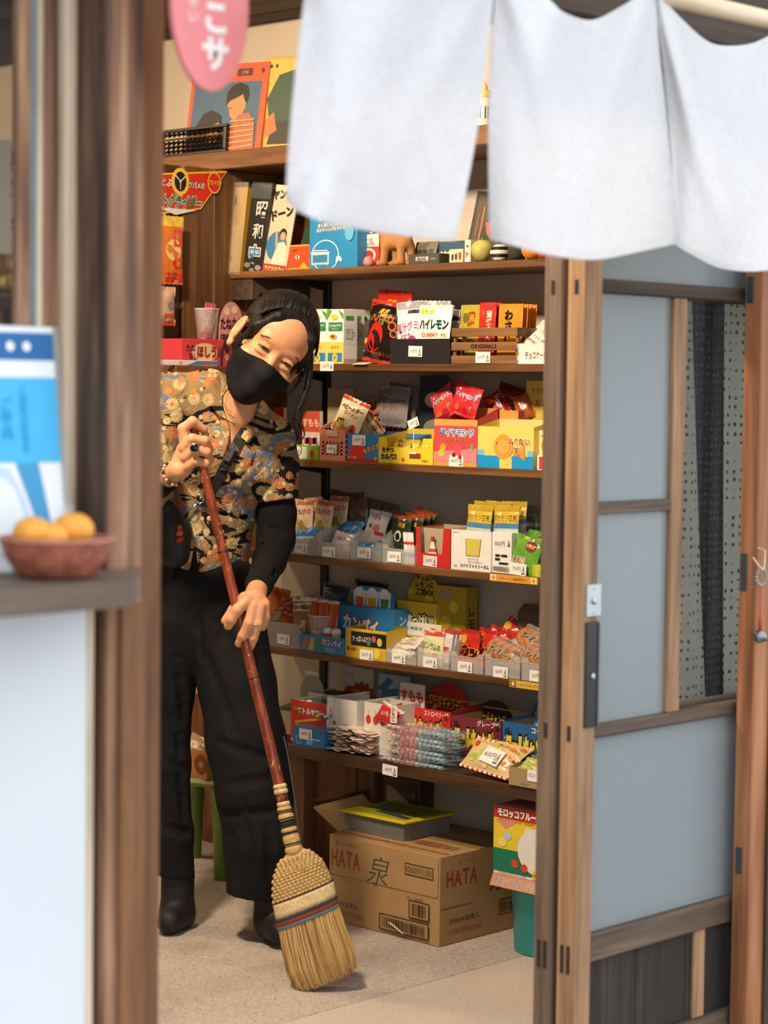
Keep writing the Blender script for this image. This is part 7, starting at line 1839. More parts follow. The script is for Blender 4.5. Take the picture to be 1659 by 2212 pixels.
# brown carton of green caramel packs
r, w, h, d = tray('caramel_carton', 'plain brown carton of yellow-green caramel packs at bench end', 'box', 1099, 1200, 1664, 7, 'a98e6a', 0.075, 1630, [('t', '2023.11.21', 0.35, 0.16, 0.12, '4a3a2a', {'bold': 0, 'maxw': 0.4})], inner='9a805c', inset=-0.006, tagp=('モロッコ', 1156, 1677))
ga = pouch_mesh(0.040, 0.028, 0.012, 'c2cc5a', [], [('r', 0.2, 0.3, 0.8, 0.6, 'e9e6b0'), ('t', 'ミニ', 0.5, 0.45, 0.3, '3a4a1a')], 190, 8, 8)
for k in range(14):
 o = obj('caramel_pack', ga, FOIL, None, None, (-1.2 + 0.1 * (k % 3), 0.1 * (k % 2), RZ + 0.15 * (k % 3 - 1)))
 o.location = (r.location.x + 0.012 + 0.030 * (k // 5), r.location.y - 0.022 - 0.030 * (k % 5), ZS[7] + h * 0.78 + 0.006 * (k // 5))
 tag(o, 'yellow-green caramel pack heaped in the brown carton', 'sweet', 'caramel packs in the brown carton')
pl = PX(842, 1664, XB7 - 0.0012) - bl_
tb = ptag(bench, '40円', 0, 0, 0, w=0.050, h=0.026, rot=0.06)
tb.location = tuple(pl)
tb.rotation_euler = (0, 0.03, RZ)
# ================================================================== on the floor
KR = MAT('kraft_cardboard', hx('b08a5a'), 0.85, var=0.08, vscale=12, bmp=0.1, bscale=220)
KRD = MAT('kraft_edge', hx('8a6a44'), 0.9, var=0.1)
bxc = PZ(948, 2047, 0)
Yb0, Yb1 = float(bxc[1]), 3.694
bw, bd, bh = Yb1 - Yb0, 0.31, 0.211
hb = thing('cardboard_box', 'brown cardboard box lettered HATA with barcodes on the floor', 'box', (bxc[0], Yb1, 0.0006), rot=(0, 0, RZ))
G().bev((0, 0, 0), (bw, bd, bh), 0.0015).obj('box_body', KR, hb)
# the top flap that wraps over the front, with a wavy torn edge
g = G()
n = 40
vs = []
for i in range(n + 1):
 u = i / n
 vs.append((u * bw * 0.985 + 0.002, -0.0022, bh * 0.545 + (0.004 if i in (0, n) else 0)))
 vs.append((u * bw * 0.985 + 0.002, -0.0022, bh - 0.001 + 0.0018 * math.sin(i * 1.9)))
fs = [(2 * i, 2 * i + 2, 2 * i + 3, 2 * i + 1) for i in range(n)]
g.add(vs, fs)
g.box((0.002, -0.0021, bh * 0.545), (bw * 0.987, -0.0003, bh * 0.55))
g.obj('front_flap', KR, hb)
def barcode(x0, y0, x1, y1, n, seed):
 rnd = random.Random(seed)
 L = [('r', x0 - 0.02, y0 - 0.03, x1 + 0.02, y1 + 0.03, '2a2018'), ('r', x0 - 0.012, y0 - 0.018, x1 + 0.012, y1 + 0.018, 'b08a5a')]
 x = x0
 while x < x1 - 0.004:
  ww = rnd.choice((0.0035, 0.006, 0.009))
  L.append(('r', x, y0, min(x + ww, x1), y1, '2a2018'))
  x += ww + rnd.choice((0.004, 0.007, 0.01))
 return L
brush = [('t', '泉', 0.47, 0.70, 0.36, '2f5a4a', {'bold': -0.01, 'slant': 0.25, 'maxw': 0.4})]
art_obj(hb, bw, bh, [('t', '楽しいときもあなたに', 0.17, 0.92, 0.05, 'a8522e', {'maxw': 0.22, 'bold': 0}), ('t', 'HATA', 0.16, 0.745, 0.27, 'a8452a', {'bold': 0.03, 'maxw': 0.27})] + brush +
  [('r', 0.70, 0.73, 0.95, 0.865, '2a2018'), ('r', 0.706, 0.742, 0.944, 0.853, 'b08a5a'), ('t', '1060011130', 0.825, 0.797, 0.105, '2a2018', {'bold': 0, 'maxw': 0.22}), ('t', 'www.hata.jp', 0.17, 0.50, 0.035, 'a06a44', {'bold': 0}), ('t', 'ケースJAN', 0.79, 0.475, 0.05, '2a2018', {'bold': 0})] + barcode(0.76, 0.285, 0.90, 0.425, 30, 3) + barcode(0.50, 0.08, 0.90, 0.20, 40, 4) +
  [('t', '200ml×30本入', 0.165, 0.235, 0.085, '2a2018', {'bold': 0, 'maxw': 0.26}), ('t', 'ハタ鉱泉株式会社', 0.185, 0.125, 0.085, 'a8522e', {'bold': 0, 'maxw': 0.34}), ('t', '14902663060800 1', 0.70, 0.035, 0.04, '2a2018', {'bold': 0, 'maxw': 0.3}), ('p', [(0.57, 0.15), (0.60, 0.16), (0.72, 0.07), (0.70, 0.06)], 'd9c6ac')], fmap=lambda u, v, k: (u * bw, -0.0024 - 0.0002 * k, v * bh))
art_obj(hb, bd, bh, [('t', '楽しいときも', 0.30, 0.90, 0.045, 'a8522e', {'bold': 0, 'maxw': 0.3}), ('t', 'HATA', 0.25, 0.73, 0.25, 'a8452a', {'bold': 0.03, 'maxw': 0.35}), ('t', 'www.hata.jp', 0.28, 0.54, 0.03, 'a06a44', {'bold': 0})] + [('t', '泉', 0.72, 0.68, 0.42, '4a5a52', {'bold': 0.01, 'slant': 0.2})] +
  [('t', '200ml×30本入', 0.28, 0.26, 0.08, '2a2018', {'bold': 0, 'maxw': 0.36}), ('t', 'ハタ鉱泉株式会社', 0.28, 0.13, 0.075, 'a8522e', {'bold': 0, 'maxw': 0.42}), ('r', 0.01, 0.405, 0.36, 0.415, '6a4e30')] + barcode(0.70, 0.22, 0.98, 0.34, 26, 5), 'side_print', fmap=lambda u, v, k: (bw + 0.0003 * k, u * bd, v * bh))
art_obj(hb, bw, bd, [('r', 0.02, 0.10, 0.98, 0.14, 'a8693e'), ('t', 'ハタ鉱泉株式会社 HATA', 0.72, 0.30, 0.16, 'a8522e', {'maxw': 0.4}), ('t', 'りんごジュース', 0.4, 0.12, 0.08, 'a8522e', {'maxw': 0.4}), ('r', 0.0, 0.44, 1, 0.60, 'a07a4c')], 'top_print', fmap=lambda u, v, k: (u * bw, v * bd, bh + 0.0003 * k))
# end flap standing open
f0, f1 = (0.0, 0.03, bh), (0.0, bd * 0.62, bh)
fl_ = [f0, f1, (-0.068, bd * 0.58, bh + 0.062), (-0.072, 0.012, bh + 0.052)]
g = G()
V8 = [np.array(p_) for p_ in fl_] + [np.array(p_) + (0.002, 0, 0.0032) for p_ in fl_]
g.add(V8, [(0, 1, 2, 3), (7, 6, 5, 4), (0, 4, 5, 1), (1, 5, 6, 2), (2, 6, 7, 3), (3, 7, 4, 0)])
g.obj('end_flap', KR, hb)
fl_ = [(0.0, bd * 0.66, bh), (0.045, bd * 0.80, bh), (0.06, bd * 0.95, bh + 0.075), (-0.05, bd * 0.80, bh + 0.080)]
V8 = [np.array(p_) for p_ in fl_] + [np.array(p_) + (0, 0.0032, 0.002) for p_ in fl_]
G().add(V8, [(0, 1, 2, 3), (7, 6, 5, 4), (0, 4, 5, 1), (1, 5, 6, 2), (2, 6, 7, 3), (3, 7, 4, 0)]).obj('end_flap', KR, hb)
# clear container with yellow lid
zt = bh + 0.0012
c1 = PZ(872, 1818, zt)
cd_, cw_ = 0.165, 0.20
ct = thing('lidded_container', 'clear plastic container with yellow printed lid on the cardboard box', 'container', (c1[0], c1[1] + cw_, zt), rot=(0, 0, RZ))
chh = 0.042
PLA = FILM('frosty_container_plastic', (0.42, 0.41, 0.38), 0.30, 0.2, 0.2)
g = G()
t_ = 0.0015
g.box((0, 0, 0), (cw_, cd_, t_)).box((0, 0, t_), (cw_, t_, chh)).box((0, cd_ - t_, t_), (cw_, cd_, chh)).box((0, t_, t_), (t_, cd_ - t_, chh)).box((cw_ - t_, t_, t_), (cw_, cd_ - t_, chh))
g.obj('container_body', PLA, ct)
for i in range(5):
 G().box((cw_ * (0.1 + 0.18 * i), -0.0012, 0.002), (cw_ * (0.1 + 0.18 * i) + 0.0014, -0.0001, chh - 0.002)).obj('rib', PLA, ct)
for i in range(8):
 G().box((cw_ + 0.0001, cd_ * (0.08 + 0.12 * i), 0.002), (cw_ + 0.0012, cd_ * (0.08 + 0.12 * i) + 0.0014, chh - 0.002)).obj('rib', PLA, ct)
lid = G().bev((-0.009, -0.009, chh + 0.0003), (cw_ + 0.009, cd_ + 0.009, chh + 0.0065), 0.002, hx('d8c41c')).obj('lid', INK, ct)
art_obj(ct, cw_, cd_, [('r', 0.05, 0.07, 0.95, 0.93, '9aa028'), ('r', 0.12, 0.20, 0.9, 0.86, '8a9a34'), ('p', [(0.30, 0.25), (0.95, 0.12), (0.95, 0.22), (0.5, 0.40), (0.36, 0.40)], '39414a'), ('t', 'あんずボー', 0.62, 0.55, 0.16, 'b8542a', {'maxw': 0.5}), ('r', 0.06, 0.5, 0.16, 0.62, 'd9d4c4')], 'lid_print', fmap=lambda u, v, k: (u * cw_, v * cd_, chh + 0.0066 + 0.0003 * k))
# teal tub with a fruit yogurt carton standing on it
tbp = PZ(1158, 2058, 0)
tub = thing('teal_tub', 'teal plastic tub carrying a printed carton beside the door', 'tub', (tbp[0] + 0.03, tbp[1] - 0.0, 0.0006))
TEAL = MAT('teal_plastic', hx('2f9a98'), 0.35, var=0.03)
RT = 0.080
zt_ = 0.178
G().lathe([(0.0001, 0.0), (RT * 0.86, 0.0), (RT * 0.88, 0.003), (RT * 1.0, zt_ - 0.012), (RT * 1.04, zt_ - 0.010), (RT * 1.04, zt_), (RT * 0.99, zt_), (RT * 0.86, 0.006), (0.0001, 0.006)], 40).obj('tub_wall', TEAL, tub, True)
G().tube([(RT * 1.03 * math.cos(a), RT * 1.03 * math.sin(a), zt_ - 0.001) for a in np.linspace(0, 6.2832, 41)], 0.0025, 6).obj('tub_rim', TEAL, tub, True)
Xm = float(tub.location.x) - 0.087
mo_l, mo_r = PX(1065, 1900, Xm), PX(1210, 1900, Xm)
mz0, mz1 = zt_ + 0.004, float(PX(1073, 1738, Xm)[2])
mw, mh, md = mo_l[1] - mo_r[1], mz1 - mz0, 0.11
mb = thing('yogurt_carton', 'red yellow and green fruit yogurt sweet carton on the teal tub', 'box', (Xm, mo_l[1], mz0), rot=(0, 0, RZ))
G().bev((0, 0, 0), (mw, md, mh), 0.001, hx('ece6dc')).obj('box_body', INK, mb)
art_obj(mb, mw, mh, [('r', 0, 0.82, 1, 1, 'cf2c20'), ('r', 0, 0.38, 1, 0.82, 'ecd030'), ('r', 0, 0.05, 1, 0.38, '15795a'), ('t', 'モロッコフルーツヨーグル', 0.56, 0.91, 0.13, 'fbf4e8', {'out': '1c1c3a', 'bold': 0.05, 'maxw': 1.0}), ('t', 'MOROCCO FRUIT YOGURT', 0.35, 0.80, 0.05, '5a2a1a', {'bold': 0, 'maxw': 0.6}), ('p', [(0.03, 0.80), (0.36, 0.80), (0.18, 0.68)], 'e88a8a'),
      ('e', 0.52, 0.70, 0.07, 0.06, 'f2e2a0'), ('e', 0.55, 0.62, 0.09, 0.07, 'd8402e'), ('e', 0.22, 0.58, 0.07, 0.06, 'b9cfe0'), ('e', 0.14, 0.48, 0.08, 0.07, 'f0e070'), ('e', 0.66, 0.42, 0.36, 0.33, 'e9e6e0'), ('e', 0.34, 0.20, 0.07, 0.06, 'd8482e'), ('e', 0.48, 0.16, 0.06, 0.06, 'd8482e'), ('r', 0.60, 0.03, 1.0, 0.15, 'ecd030'), ('t', '60付 おたのしみ', 0.74, 0.09, 0.06, '8a2a1a', {'maxw': 0.25}), ('t', 'OSAKA SANYO CONF.', 0.30, 0.045, 0.05, '1c2a3a', {'bold': 0, 'maxw': 0.5})], fmap=lambda u, v, k: (u * mw, -0.0003 * k, v * mh))
art_obj(mb, mw, md, [('r', 0, 0, 1, 1, 'e8a0a6'), ('t', '製造者 株式会社', 0.3, 0.5, 0.12, 'c86a70', {'bold': 0, 'maxw': 0.4}), ('t', 'NEW!', 0.75, 0.5, 0.4, 'dfe6ea', {'out': '5a7a8a', 'maxw': 0.25, 'slant': 0.3}), ('t', '原材料名 砂糖 植物油脂', 0.35, 0.25, 0.10, 'c86a70', {'bold': 0, 'maxw': 0.5})], 'top_print', fmap=lambda u, v, k: (u * mw, v * md, mh + 0.0003 * k))
g = G().add([(0.0, -0.0006, 0), (mw, -0.0006, 0), (mw, -0.026, -0.022), (0.012, -0.026, -0.022)], [(3, 2, 1, 0)], hx('c98a6a'))
draw(g, [('t', 'モロッコフルーツヨーグル', 0.5, 0.5, 0.5, '3a5a8a', {'maxw': 0.85, 'out': 'e9d8c0'})], mw, 1.0, lambda u, v, k: (u * mw, -0.026 + 0.0254 * v - 0.0002 * k, -0.022 + 0.022 * v + 0.0002 * k))
g.obj('front_tuck_flap', INK, mb)
# dim cartons stored under the bench
carton('storage_carton', 'dark brown carton with red print in shadow under the bench', 'box', 828, 905, 1690, 7, '4a3020', 0.055, [('t', 'フルーツの森', 0.5, 0.6, 0.2, '8a6a44', {'maxw': 0.8}), ('r', 0.3, 0.2, 0.9, 0.35, '8a3a24')], z=0.2135, X=3.89, h=0.105)
# ================================================================== behind the woman, left
zr_ = float(PY(440, 792, 4.16)[2])
rk = thing('bracket_shelf', 'short wooden shelf carrying plum sweets fixed to the partition', 'shelf', (3.42, 4.03, zr_ - 0.02))
G().bev((0, 0, 0), (0.42, 0.228, 0.02), 0.002).obj('shelf_board', W_SHELF, rk)
for xx in (0.28, 0.37):
 G().prism([(0.06, -0.0003), (0.228, -0.0003), (0.228, -0.12)], xx, xx + 0.015, plane='YZ').obj('bracket', W_SHELFZ, rk)
def placeY(name, label, cat, x0, x1, yt, Yf, z, ink, d, art=(), side=()):
 """box whose printed face looks straight out to the street"""
 p0, p1 = PY(x0, yt + 40, Yf), PY(x1, yt + 40, Yf)
 w_ = float(p1[0] - p0[0])
 h_ = float(PY((x0 + x1) / 2, yt, Yf)[2]) - z
 r_ = thing(name, label, cat, (p0[0], Yf, z))
 G().bev((0, 0, 0), (w_, d, h_), 0.0008, hx(ink)).obj('box_body', INK, r_)
 if art:
  art_obj(r_, w_, h_, art)
 return r_, w_, h_
zr1 = zr_ + 0.0004
_, _, hpl = placeY('dried_plum_box', 'lower red and cream dried plum box by the woman shoulder', 'box', 392, 502, 733, 4.045, zr1, 'c83a44', 0.09, [('e', 0.45, 0.5, 0.62, 0.36, 'e0b98a'), ('t', 'たね', 0.18, 0.66, 0.3, '2a1a14', {'maxw': 0.18}), ('t', 'なし', 0.22, 0.36, 0.26, '2a1a14', {'maxw': 0.16}), ('t', 'ほしうめ', 0.56, 0.52, 0.46, '8a2420', {'bold': 0.05, 'maxw': 0.52}), ('e', 0.88, 0.70, 0.12, 0.18, '2a1c1a'), ('e', 0.88, 0.35, 0.1, 0.14, 'd89a5a')])
p0 = PY(470, 725, 4.20)
dm = thing('plum_header_card', 'pink domed card with plum lettering behind the plum box', 'card', (float(PY(474, 720, 4.20)[0]), 4.20, zr1))
hh_ = float(PY(500, 652, 4.20)[2]) - zr1
wd_ = 0.085
G().prism([(0, 0), (wd_, 0)] + [(wd_ * (0.5 + 0.5 * math.cos(a)), hh_ * (0.55 + 0.45 * math.sin(a))) for a in np.linspace(0, math.pi, 18)], 0, 0.003, hx('d8948a')).obj('card_body', INK, dm)
art_obj(dm, wd_, hh_, [('t', 'たねなし', 0.5, 0.66, 0.20, '2a1a14', {'bold': 0.04}), ('t', 'ほしうめ', 0.5, 0.42, 0.2, '2a1a14', {'bold': 0.05}), ('e', 0.3, 0.85, 0.06, 0.06, 'e9d0b0'), ('e', 0.6, 0.88, 0.06, 0.06, 'e9d0b0')])
# clear cup of sachets on the plum box
cpz = zr1 + hpl + 0.0006
cpl = PY(446, 735, 4.09)
cp2 = thing('clear_cup', 'clear cup of silver sachets standing on the plum box', 'cup', (cpl[0], 4.09, cpz))
G().lathe([(0.024, 0), (0.031, 0.075), (0.032, 0.077), (0.030, 0.077), (0.023, 0.003), (0.0001, 0.003)], 26).obj('cup_wall', MATS['clear_cup_plastic'], cp2, True)
G().tube([(0.0315 * math.cos(a), 0.0315 * math.sin(a), 0.077) for a in np.linspace(0, 6.2832, 33)], 0.001, 6).obj('cup_rim', MATS['clear_cup_rim'], cp2, True)
sm = pouch_mesh(0.032, 0.085, 0.012, 'b9a09a', [(0.8, 1, 'c85a7a'), (0, 0.15, 'c85a7a')], [('r', 0.2, 0.3, 0.8, 0.6, 'cfc4bc')], 200, 8, 14)
for k in range(4):
 o = obj('plum_sachet', sm, FOIL, None, (cpl[0] - 0.010 + 0.007 * k, 4.09 + 0.006 * (k % 2) - 0.004, cpz + 0.006), (0.1, 0.12 + 0.1 * k, 0.3 * k))
 tag(o, 'silver and pink plum sachet standing in the clear cup', 'sweet', 'plum sachets in the clear cup')
# jar of sweets and a blue bag at the near side of the shelf
jp = PY(366, 770, 4.15)
jr = thing('sweet_jar', 'clear jar of silver wrapped sweets beside the plum box', 'jar', (jp[0] + 0.004, 4.15, zr1))
G().lathe([(0.024, 0), (0.026, 0.003), (0.026, 0.042), (0.022, 0.048), (0.0001, 0.048)], 22).obj('jar_wall', MATS['clear_cup_plastic'], jr, True)
G().lathe([(0.0001, 0.002), (0.021, 0.002), (0.022, 0.036), (0.012, 0.042), (0.0001, 0.043)], 14).obj('wrapped_sweets', MAT('silver_wraps', hx('b0a490'), 0.25, 0.7, 0.3, 120, 0.8, 150), jr)
placeY('blue_gift_pack', 'blue and white printed pack lying low before the plum box', 'sweet bag', 322, 470, 778, 4.032, zr1 - 0.0, 'd8d4d4', 0.010, [('p', [(0.55, 0.1), (1, 0.2), (1, 0.95), (0.7, 0.9)], '3f7ab0'), ('e', 0.45, 0.5, 0.3, 0.3, 'c8884a'), ('r', 0.75, 0.3, 0.95, 0.6, 'c84a3a')])
# green stool with a donut carton
GRNP = MAT('olive_green_plastic', hx('6f8a3a'), 0.4, var=0.05)
sp, sp2 = PZ(478, 1900, 0), PZ(420, 1852, 0)
sxc, syc = float(sp[0] + sp2[0]) / 2, float(sp[1] + sp2[1]) / 2
hs_ = float(np.linalg.norm(sp - sp2)) / 2 / math.sqrt(2)
srz = math.atan2(sp[1] - syc, sp[0] - sxc) + math.pi / 4
zs_ = float(PD(430, 1668, 5.78)[2])
stl = thing('green_stool', 'olive green plastic stool behind the woman holding a donut carton', 'stool', (sxc, syc, 0.0006), srz)
G().bev((-hs_, -hs_, zs_ - 0.022), (hs_, hs_, zs_), 0.012).obj('seat', GRNP, stl)
for ix in (-1, 1):
 for iy in (-1, 1):
  G().tube([(ix * hs_, iy * hs_, 0), (ix * hs_ * 0.93, iy * hs_ * 0.93, zs_ * 0.5), (ix * hs_ * 0.82, iy * hs_ * 0.82, zs_ - 0.023)], [0.019, 0.021, 0.022], 12).obj('leg', GRNP, stl, True)
zsx = zs_ + 0.001
r = thing('donut_carton', 'orange-brown young donut carton standing on the green stool', 'box', (sxc - 0.075, syc + 0.09, zsx), rot=(0, 0, RZ))
cw2, cd2, ch2 = 0.17, 0.15, 0.075
for nm, lo, hi in (('front_panel', (0, 0, 0), (cw2, 0.0015, ch2)), ('back_panel', (0, cd2 - 0.0015, 0), (cw2, cd2, ch2)), ('side_panel', (0, 0.0016, 0), (0.0015, cd2 - 0.0016, ch2)), ('side_panel', (cw2 - 0.0015, 0.0016, 0), (cw2, cd2 - 0.0016, ch2)), ('tray_floor', (0.0016, 0.0016, 0), (cw2 - 0.0016, cd2 - 0.0016, 0.0015))):
 G().box(lo, hi, hx('b8783a')).obj(nm, INK, r)
art_obj(r, cw2, ch2, [('t', 'ミヤタの', 0.35, 0.78, 0.24, '3a1c0c', {'maxw': 0.4}), ('t', 'ヤングドーナツ', 0.40, 0.40, 0.36, '3a1c0c', {'maxw': 0.75, 'out': 'e8c88a'}), ('e', 0.86, 0.5, 0.36, 0.36, '7a4018'), ('e', 0.86, 0.5, 0.12, 0.12, 'b8783a')])
art_obj(r, cd2, ch2, [('t', 'ヤングドーナツ', 0.45, 0.45, 0.36, '3a1c0c', {'maxw': 0.7, 'out': 'e8c88a'}), ('e', 0.85, 0.5, 0.3, 0.36, '7a4018')], 'side_print', fmap=lambda u, v, k: (cw2 + 0.0003 * k, u * cd2, v * ch2))
bgm = pouch_mesh(0.075, 0.07, 0.03, 'a58a6a', [(0.4, 0.6, 'c9b48a')], [('r', 0.2, 0.5, 0.7, 0.7, 'e0d4b0'), ('e', 0.6, 0.3, 0.2, 0.16, '7a5a34')], 210)
for k, (dx, dy, dz_, ry) in enumerate(((0.05, 0.04, 0.03, 0.3), (0.07, 0.10, 0.05, -0.5), (0.12, 0.06, 0.06, 0.8), (0.06, 0.13, 0.09, 1.2), (0.13, 0.12, 0.10, 0.1))):
 o = obj('donut_bag', bgm, FOIL, None, (r.location.x + dx, r.location.y - dy, zsx + dz_), (-0.5, ry, RZ + ry * 0.4))
 tag(o, 'crinkled clear donut bag heaped in the carton on the stool', 'snack bag', 'donut bags heaped on the stool')
# ================================================================== sculpted solids: smooth distance fields turned into meshes
VO = PD(480, 1300, 5.08)
VB = np.stack([RGT, UPV, -FWD])              # rows: right, up, toward the street
def V(px, py, D):
 return VB @ (PD(px, py, D) - VO)
PXM = 5.08 / FPX
class Vol:
 def __init__(s, lo, hi, h):
  s.h, s.lo = h, np.array(lo, float)
  s.n = np.ceil((np.array(hi, float) - s.lo) / h).astype(int) + 1
  s.f = np.full(s.n, 0.5, np.float32)
 def win(s, lo, hi):
  a = np.clip(np.floor((lo - s.lo) / s.h).astype(int), 0, s.n - 1)
  b = np.clip(np.ceil((hi - s.lo) / s.h).astype(int) + 1, 0, s.n)
  if np.any(b <= a):
   return None, None
  ax = [(s.lo[i] + s.h * np.arange(a[i], b[i])).astype(np.float32) for i in range(3)]
  return tuple(slice(a[i], b[i]) for i in range(3)), np.meshgrid(*ax, indexing='ij', sparse=True)
 def put(s, sl, d, k, sub):
  f = s.f[sl]
  if sub:
   d = -d
   hh = np.maximum(k - np.abs(f - d), 0) / k
   s.f[sl] = np.maximum(f, d) + hh * hh * k / 4
  else:
   hh = np.maximum(k - np.abs(f - d), 0) / k
   s.f[sl] = np.minimum(f, d) - hh * hh * k / 4
 def cap(s, a, b, ra, rb, k=0.008, flat=1.0, sub=False):
  a, b = np.asarray(a, float), np.asarray(b, float)
  R = max(ra, rb) * max(1, flat) + k + 3 * s.h
  sl, P = s.win(np.minimum(a, b) - R, np.maximum(a, b) + R)
  if sl is None:
   return s
  fz = 1.0 / flat
  ab = (b - a) * (1, 1, fz)
  q = [P[0] - a[0], P[1] - a[1], (P[2] - a[2]) * fz]
  t = np.clip((q[0] * ab[0] + q[1] * ab[1] + q[2] * ab[2]) / max(ab @ ab, 1e-12), 0, 1)
  d = np.sqrt((q[0] - t * ab[0]) ** 2 + (q[1] - t * ab[1]) ** 2 + (q[2] - t * ab[2]) ** 2) - (ra + (rb - ra) * t)
  s.put(sl, d.astype(np.float32), k, sub)
  return s
 def ell(s, c, r, B=None, k=0.01, sub=False):
  """ellipsoid; B holds its axes as rows"""
  c, r = np.asarray(c, float), np.asarray([r] * 3 if np.isscalar(r) else r, float)
  B = np.eye(3) if B is None else B
  R = max(r) + k + 3 * s.h
  sl, P = s.win(c - R, c + R)
  if sl is None:
   return s
  q = [P[i] - c[i] for i in range(3)]
  u = [B[i][0] * q[0] + B[i][1] * q[1] + B[i][2] * q[2] for i in range(3)]
  k0 = np.sqrt(sum((u[i] / r[i]) ** 2 for i in range(3)))
  k1 = np.sqrt(sum((u[i] / r[i] ** 2) ** 2 for i in range(3)))
  d = k0 * (k0 - 1) / np.maximum(k1, 1e-6)
  d = np.where(k0 < 1e-3, -min(r), d)
  s.put(sl, d.astype(np.float32), k, sub)
  return s
 def chain(s, pts, rad, k=0.008, flat=1.0, sub=False):
  for i in range(len(pts) - 1):
   s.cap(pts[i], pts[i + 1], rad[i], rad[i + 1], k, flat, sub)
  return s
 def half(s, p, n, k=0.002):
  """keep only the side of a plane that its normal points away from"""
  n = np.asarray(n, float) / np.linalg.norm(n)
  ax = [(s.lo[i] + s.h * np.arange(s.n[i])).astype(np.float32) for i in range(3)]
  P = np.meshgrid(*ax, indexing='ij', sparse=True)
  d = sum((P[i] - p[i]) * n[i] for i in range(3)).astype(np.float32)
  s.f = np.maximum(s.f, d)
  return s
 def front(s, x, y):
  """how far toward the street the surface reaches at (x, y)"""
  i, j = (int(round((v - s.lo[q]) / s.h)) for q, v in ((0, x), (1, y)))
  i, j = min(max(i, 0), s.n[0] - 1), min(max(j, 0), s.n[1] - 1)
  w = np.nonzero(s.f[i, j] < 0)[0]
  return s.lo[2] + s.h * (w[-1] + 0.5) if len(w) else None
 def mesh(s, name, org):
  f, h = s.f, s.h
  sg = f < 0
  nx, ny, nz = f.shape
  off = [(i, j, k) for i in (0, 1) for j in (0, 1) for k in (0, 1)]
  cnt = sum(sg[i:nx - 1 + i, j:ny - 1 + j, k:nz - 1 + k].astype(np.int8) for i, j, k in off)
  cells = np.argwhere((cnt > 0) & (cnt < 8))
  idx = np.full((nx - 1, ny - 1, nz - 1), -1, np.int32)
  idx[tuple(cells.T)] = np.arange(len(cells))
  acc, num = np.zeros((len(cells), 3)), np.zeros(len(cells))
  for a in off:
   for ax in range(3):
    if a[ax]:
     continue
    b = tuple(a[i] + (i == ax) for i in range(3))
    fa, fb = f[tuple((cells + a).T)], f[tuple((cells + b).T)]
    m = (fa < 0) != (fb < 0)
    t = np.where(m, fa / np.where(m, fa - fb, 1), 0)
    p = np.array(a) + np.eye(3)[ax] * t[:, None]
    acc[m] += p[m]
    num[m] += 1
  ver = s.lo + h * (cells + acc / num[:, None])
  quads = []
  for ax in range(3):
   u, w = (ax + 1) % 3, (ax + 2) % 3
   n0 = [slice(None)] * 3
   n1 = [slice(None)] * 3
   n0[ax], n1[ax] = slice(0, -1), slice(1, None)
   dif = sg[tuple(n0)] != sg[tuple(n1)]
   e = np.argwhere(dif)
   ok = (e[:, u] > 0) & (e[:, w] > 0) & (e[:, u] < f.shape[u] - 1) & (e[:, w] < f.shape[w] - 1)
   e = e[ok]
   q = []
   for du, dw in ((-1, -1), (0, -1), (0, 0), (-1, 0)):
    c = e.copy()
    c[:, u] += du
    c[:, w] += dw
    q.append(idx[tuple(c.T)])
   q = np.stack(q, 1)
   flip = ~sg[tuple(e.T)]
   q[flip] = q[flip][:, ::-1]
   quads.append(q)
  quads = np.concatenate(quads)
  W = ver @ VB + VO - org
  me = bpy.data.meshes.new(name)
  me.vertices.add(len(W))
  me.vertices.foreach_set('co', W.astype(np.float32).ravel())
  me.loops.add(quads.size)
  me.loops.foreach_set('vertex_index', quads.astype(np.int32).ravel())
  me.polygons.add(len(quads))
  me.polygons.foreach_set('loop_start', np.arange(0, quads.size, 4, dtype=np.int32))
  me.update(calc_edges=True)
  me.polygons.foreach_set('use_smooth', [True] * len(quads))
  return me
# ------------------------------------------------------------------ the woman
foot = PZ(480, 2010, 0)
PO = np.array([foot[0], foot[1], 0.0])
woman = thing('person', 'person in flowered shirt, black mask and trousers leaning on a broom', 'person', PO)
SKIN = MAT('warm_skin', hx('d2966c'), 0.5, var=0.06, vscale=50, bmp=0.06, bscale=420, sss=0.08)
BLACKT = MAT('black_cotton_knit', hx('0f0e0f'), 0.9, var=0.25, vscale=60, bmp=0.25, bscale=90, spec=0.2)
TROU = MAT('black_trouser_cloth', hx('121214'), 0.85, var=0.3, vscale=14, bmp=1.0, bscale=11, spec=0.25)
MASKM = MAT('black_mask_fabric', hx('171518'), 0.85, var=0.1, vscale=40, spec=0.2)
HAIRM = MAT('black_hair', hx('120d0b'), 0.5, var=0.4, vscale=90, bmp=0.6, bscale=200, spec=0.35)
BOOT = MAT('black_boot_leather', hx('131213'), 0.65, var=0.2, bmp=0.1)
vpx = lambda px, py, D: V(px, py, D)
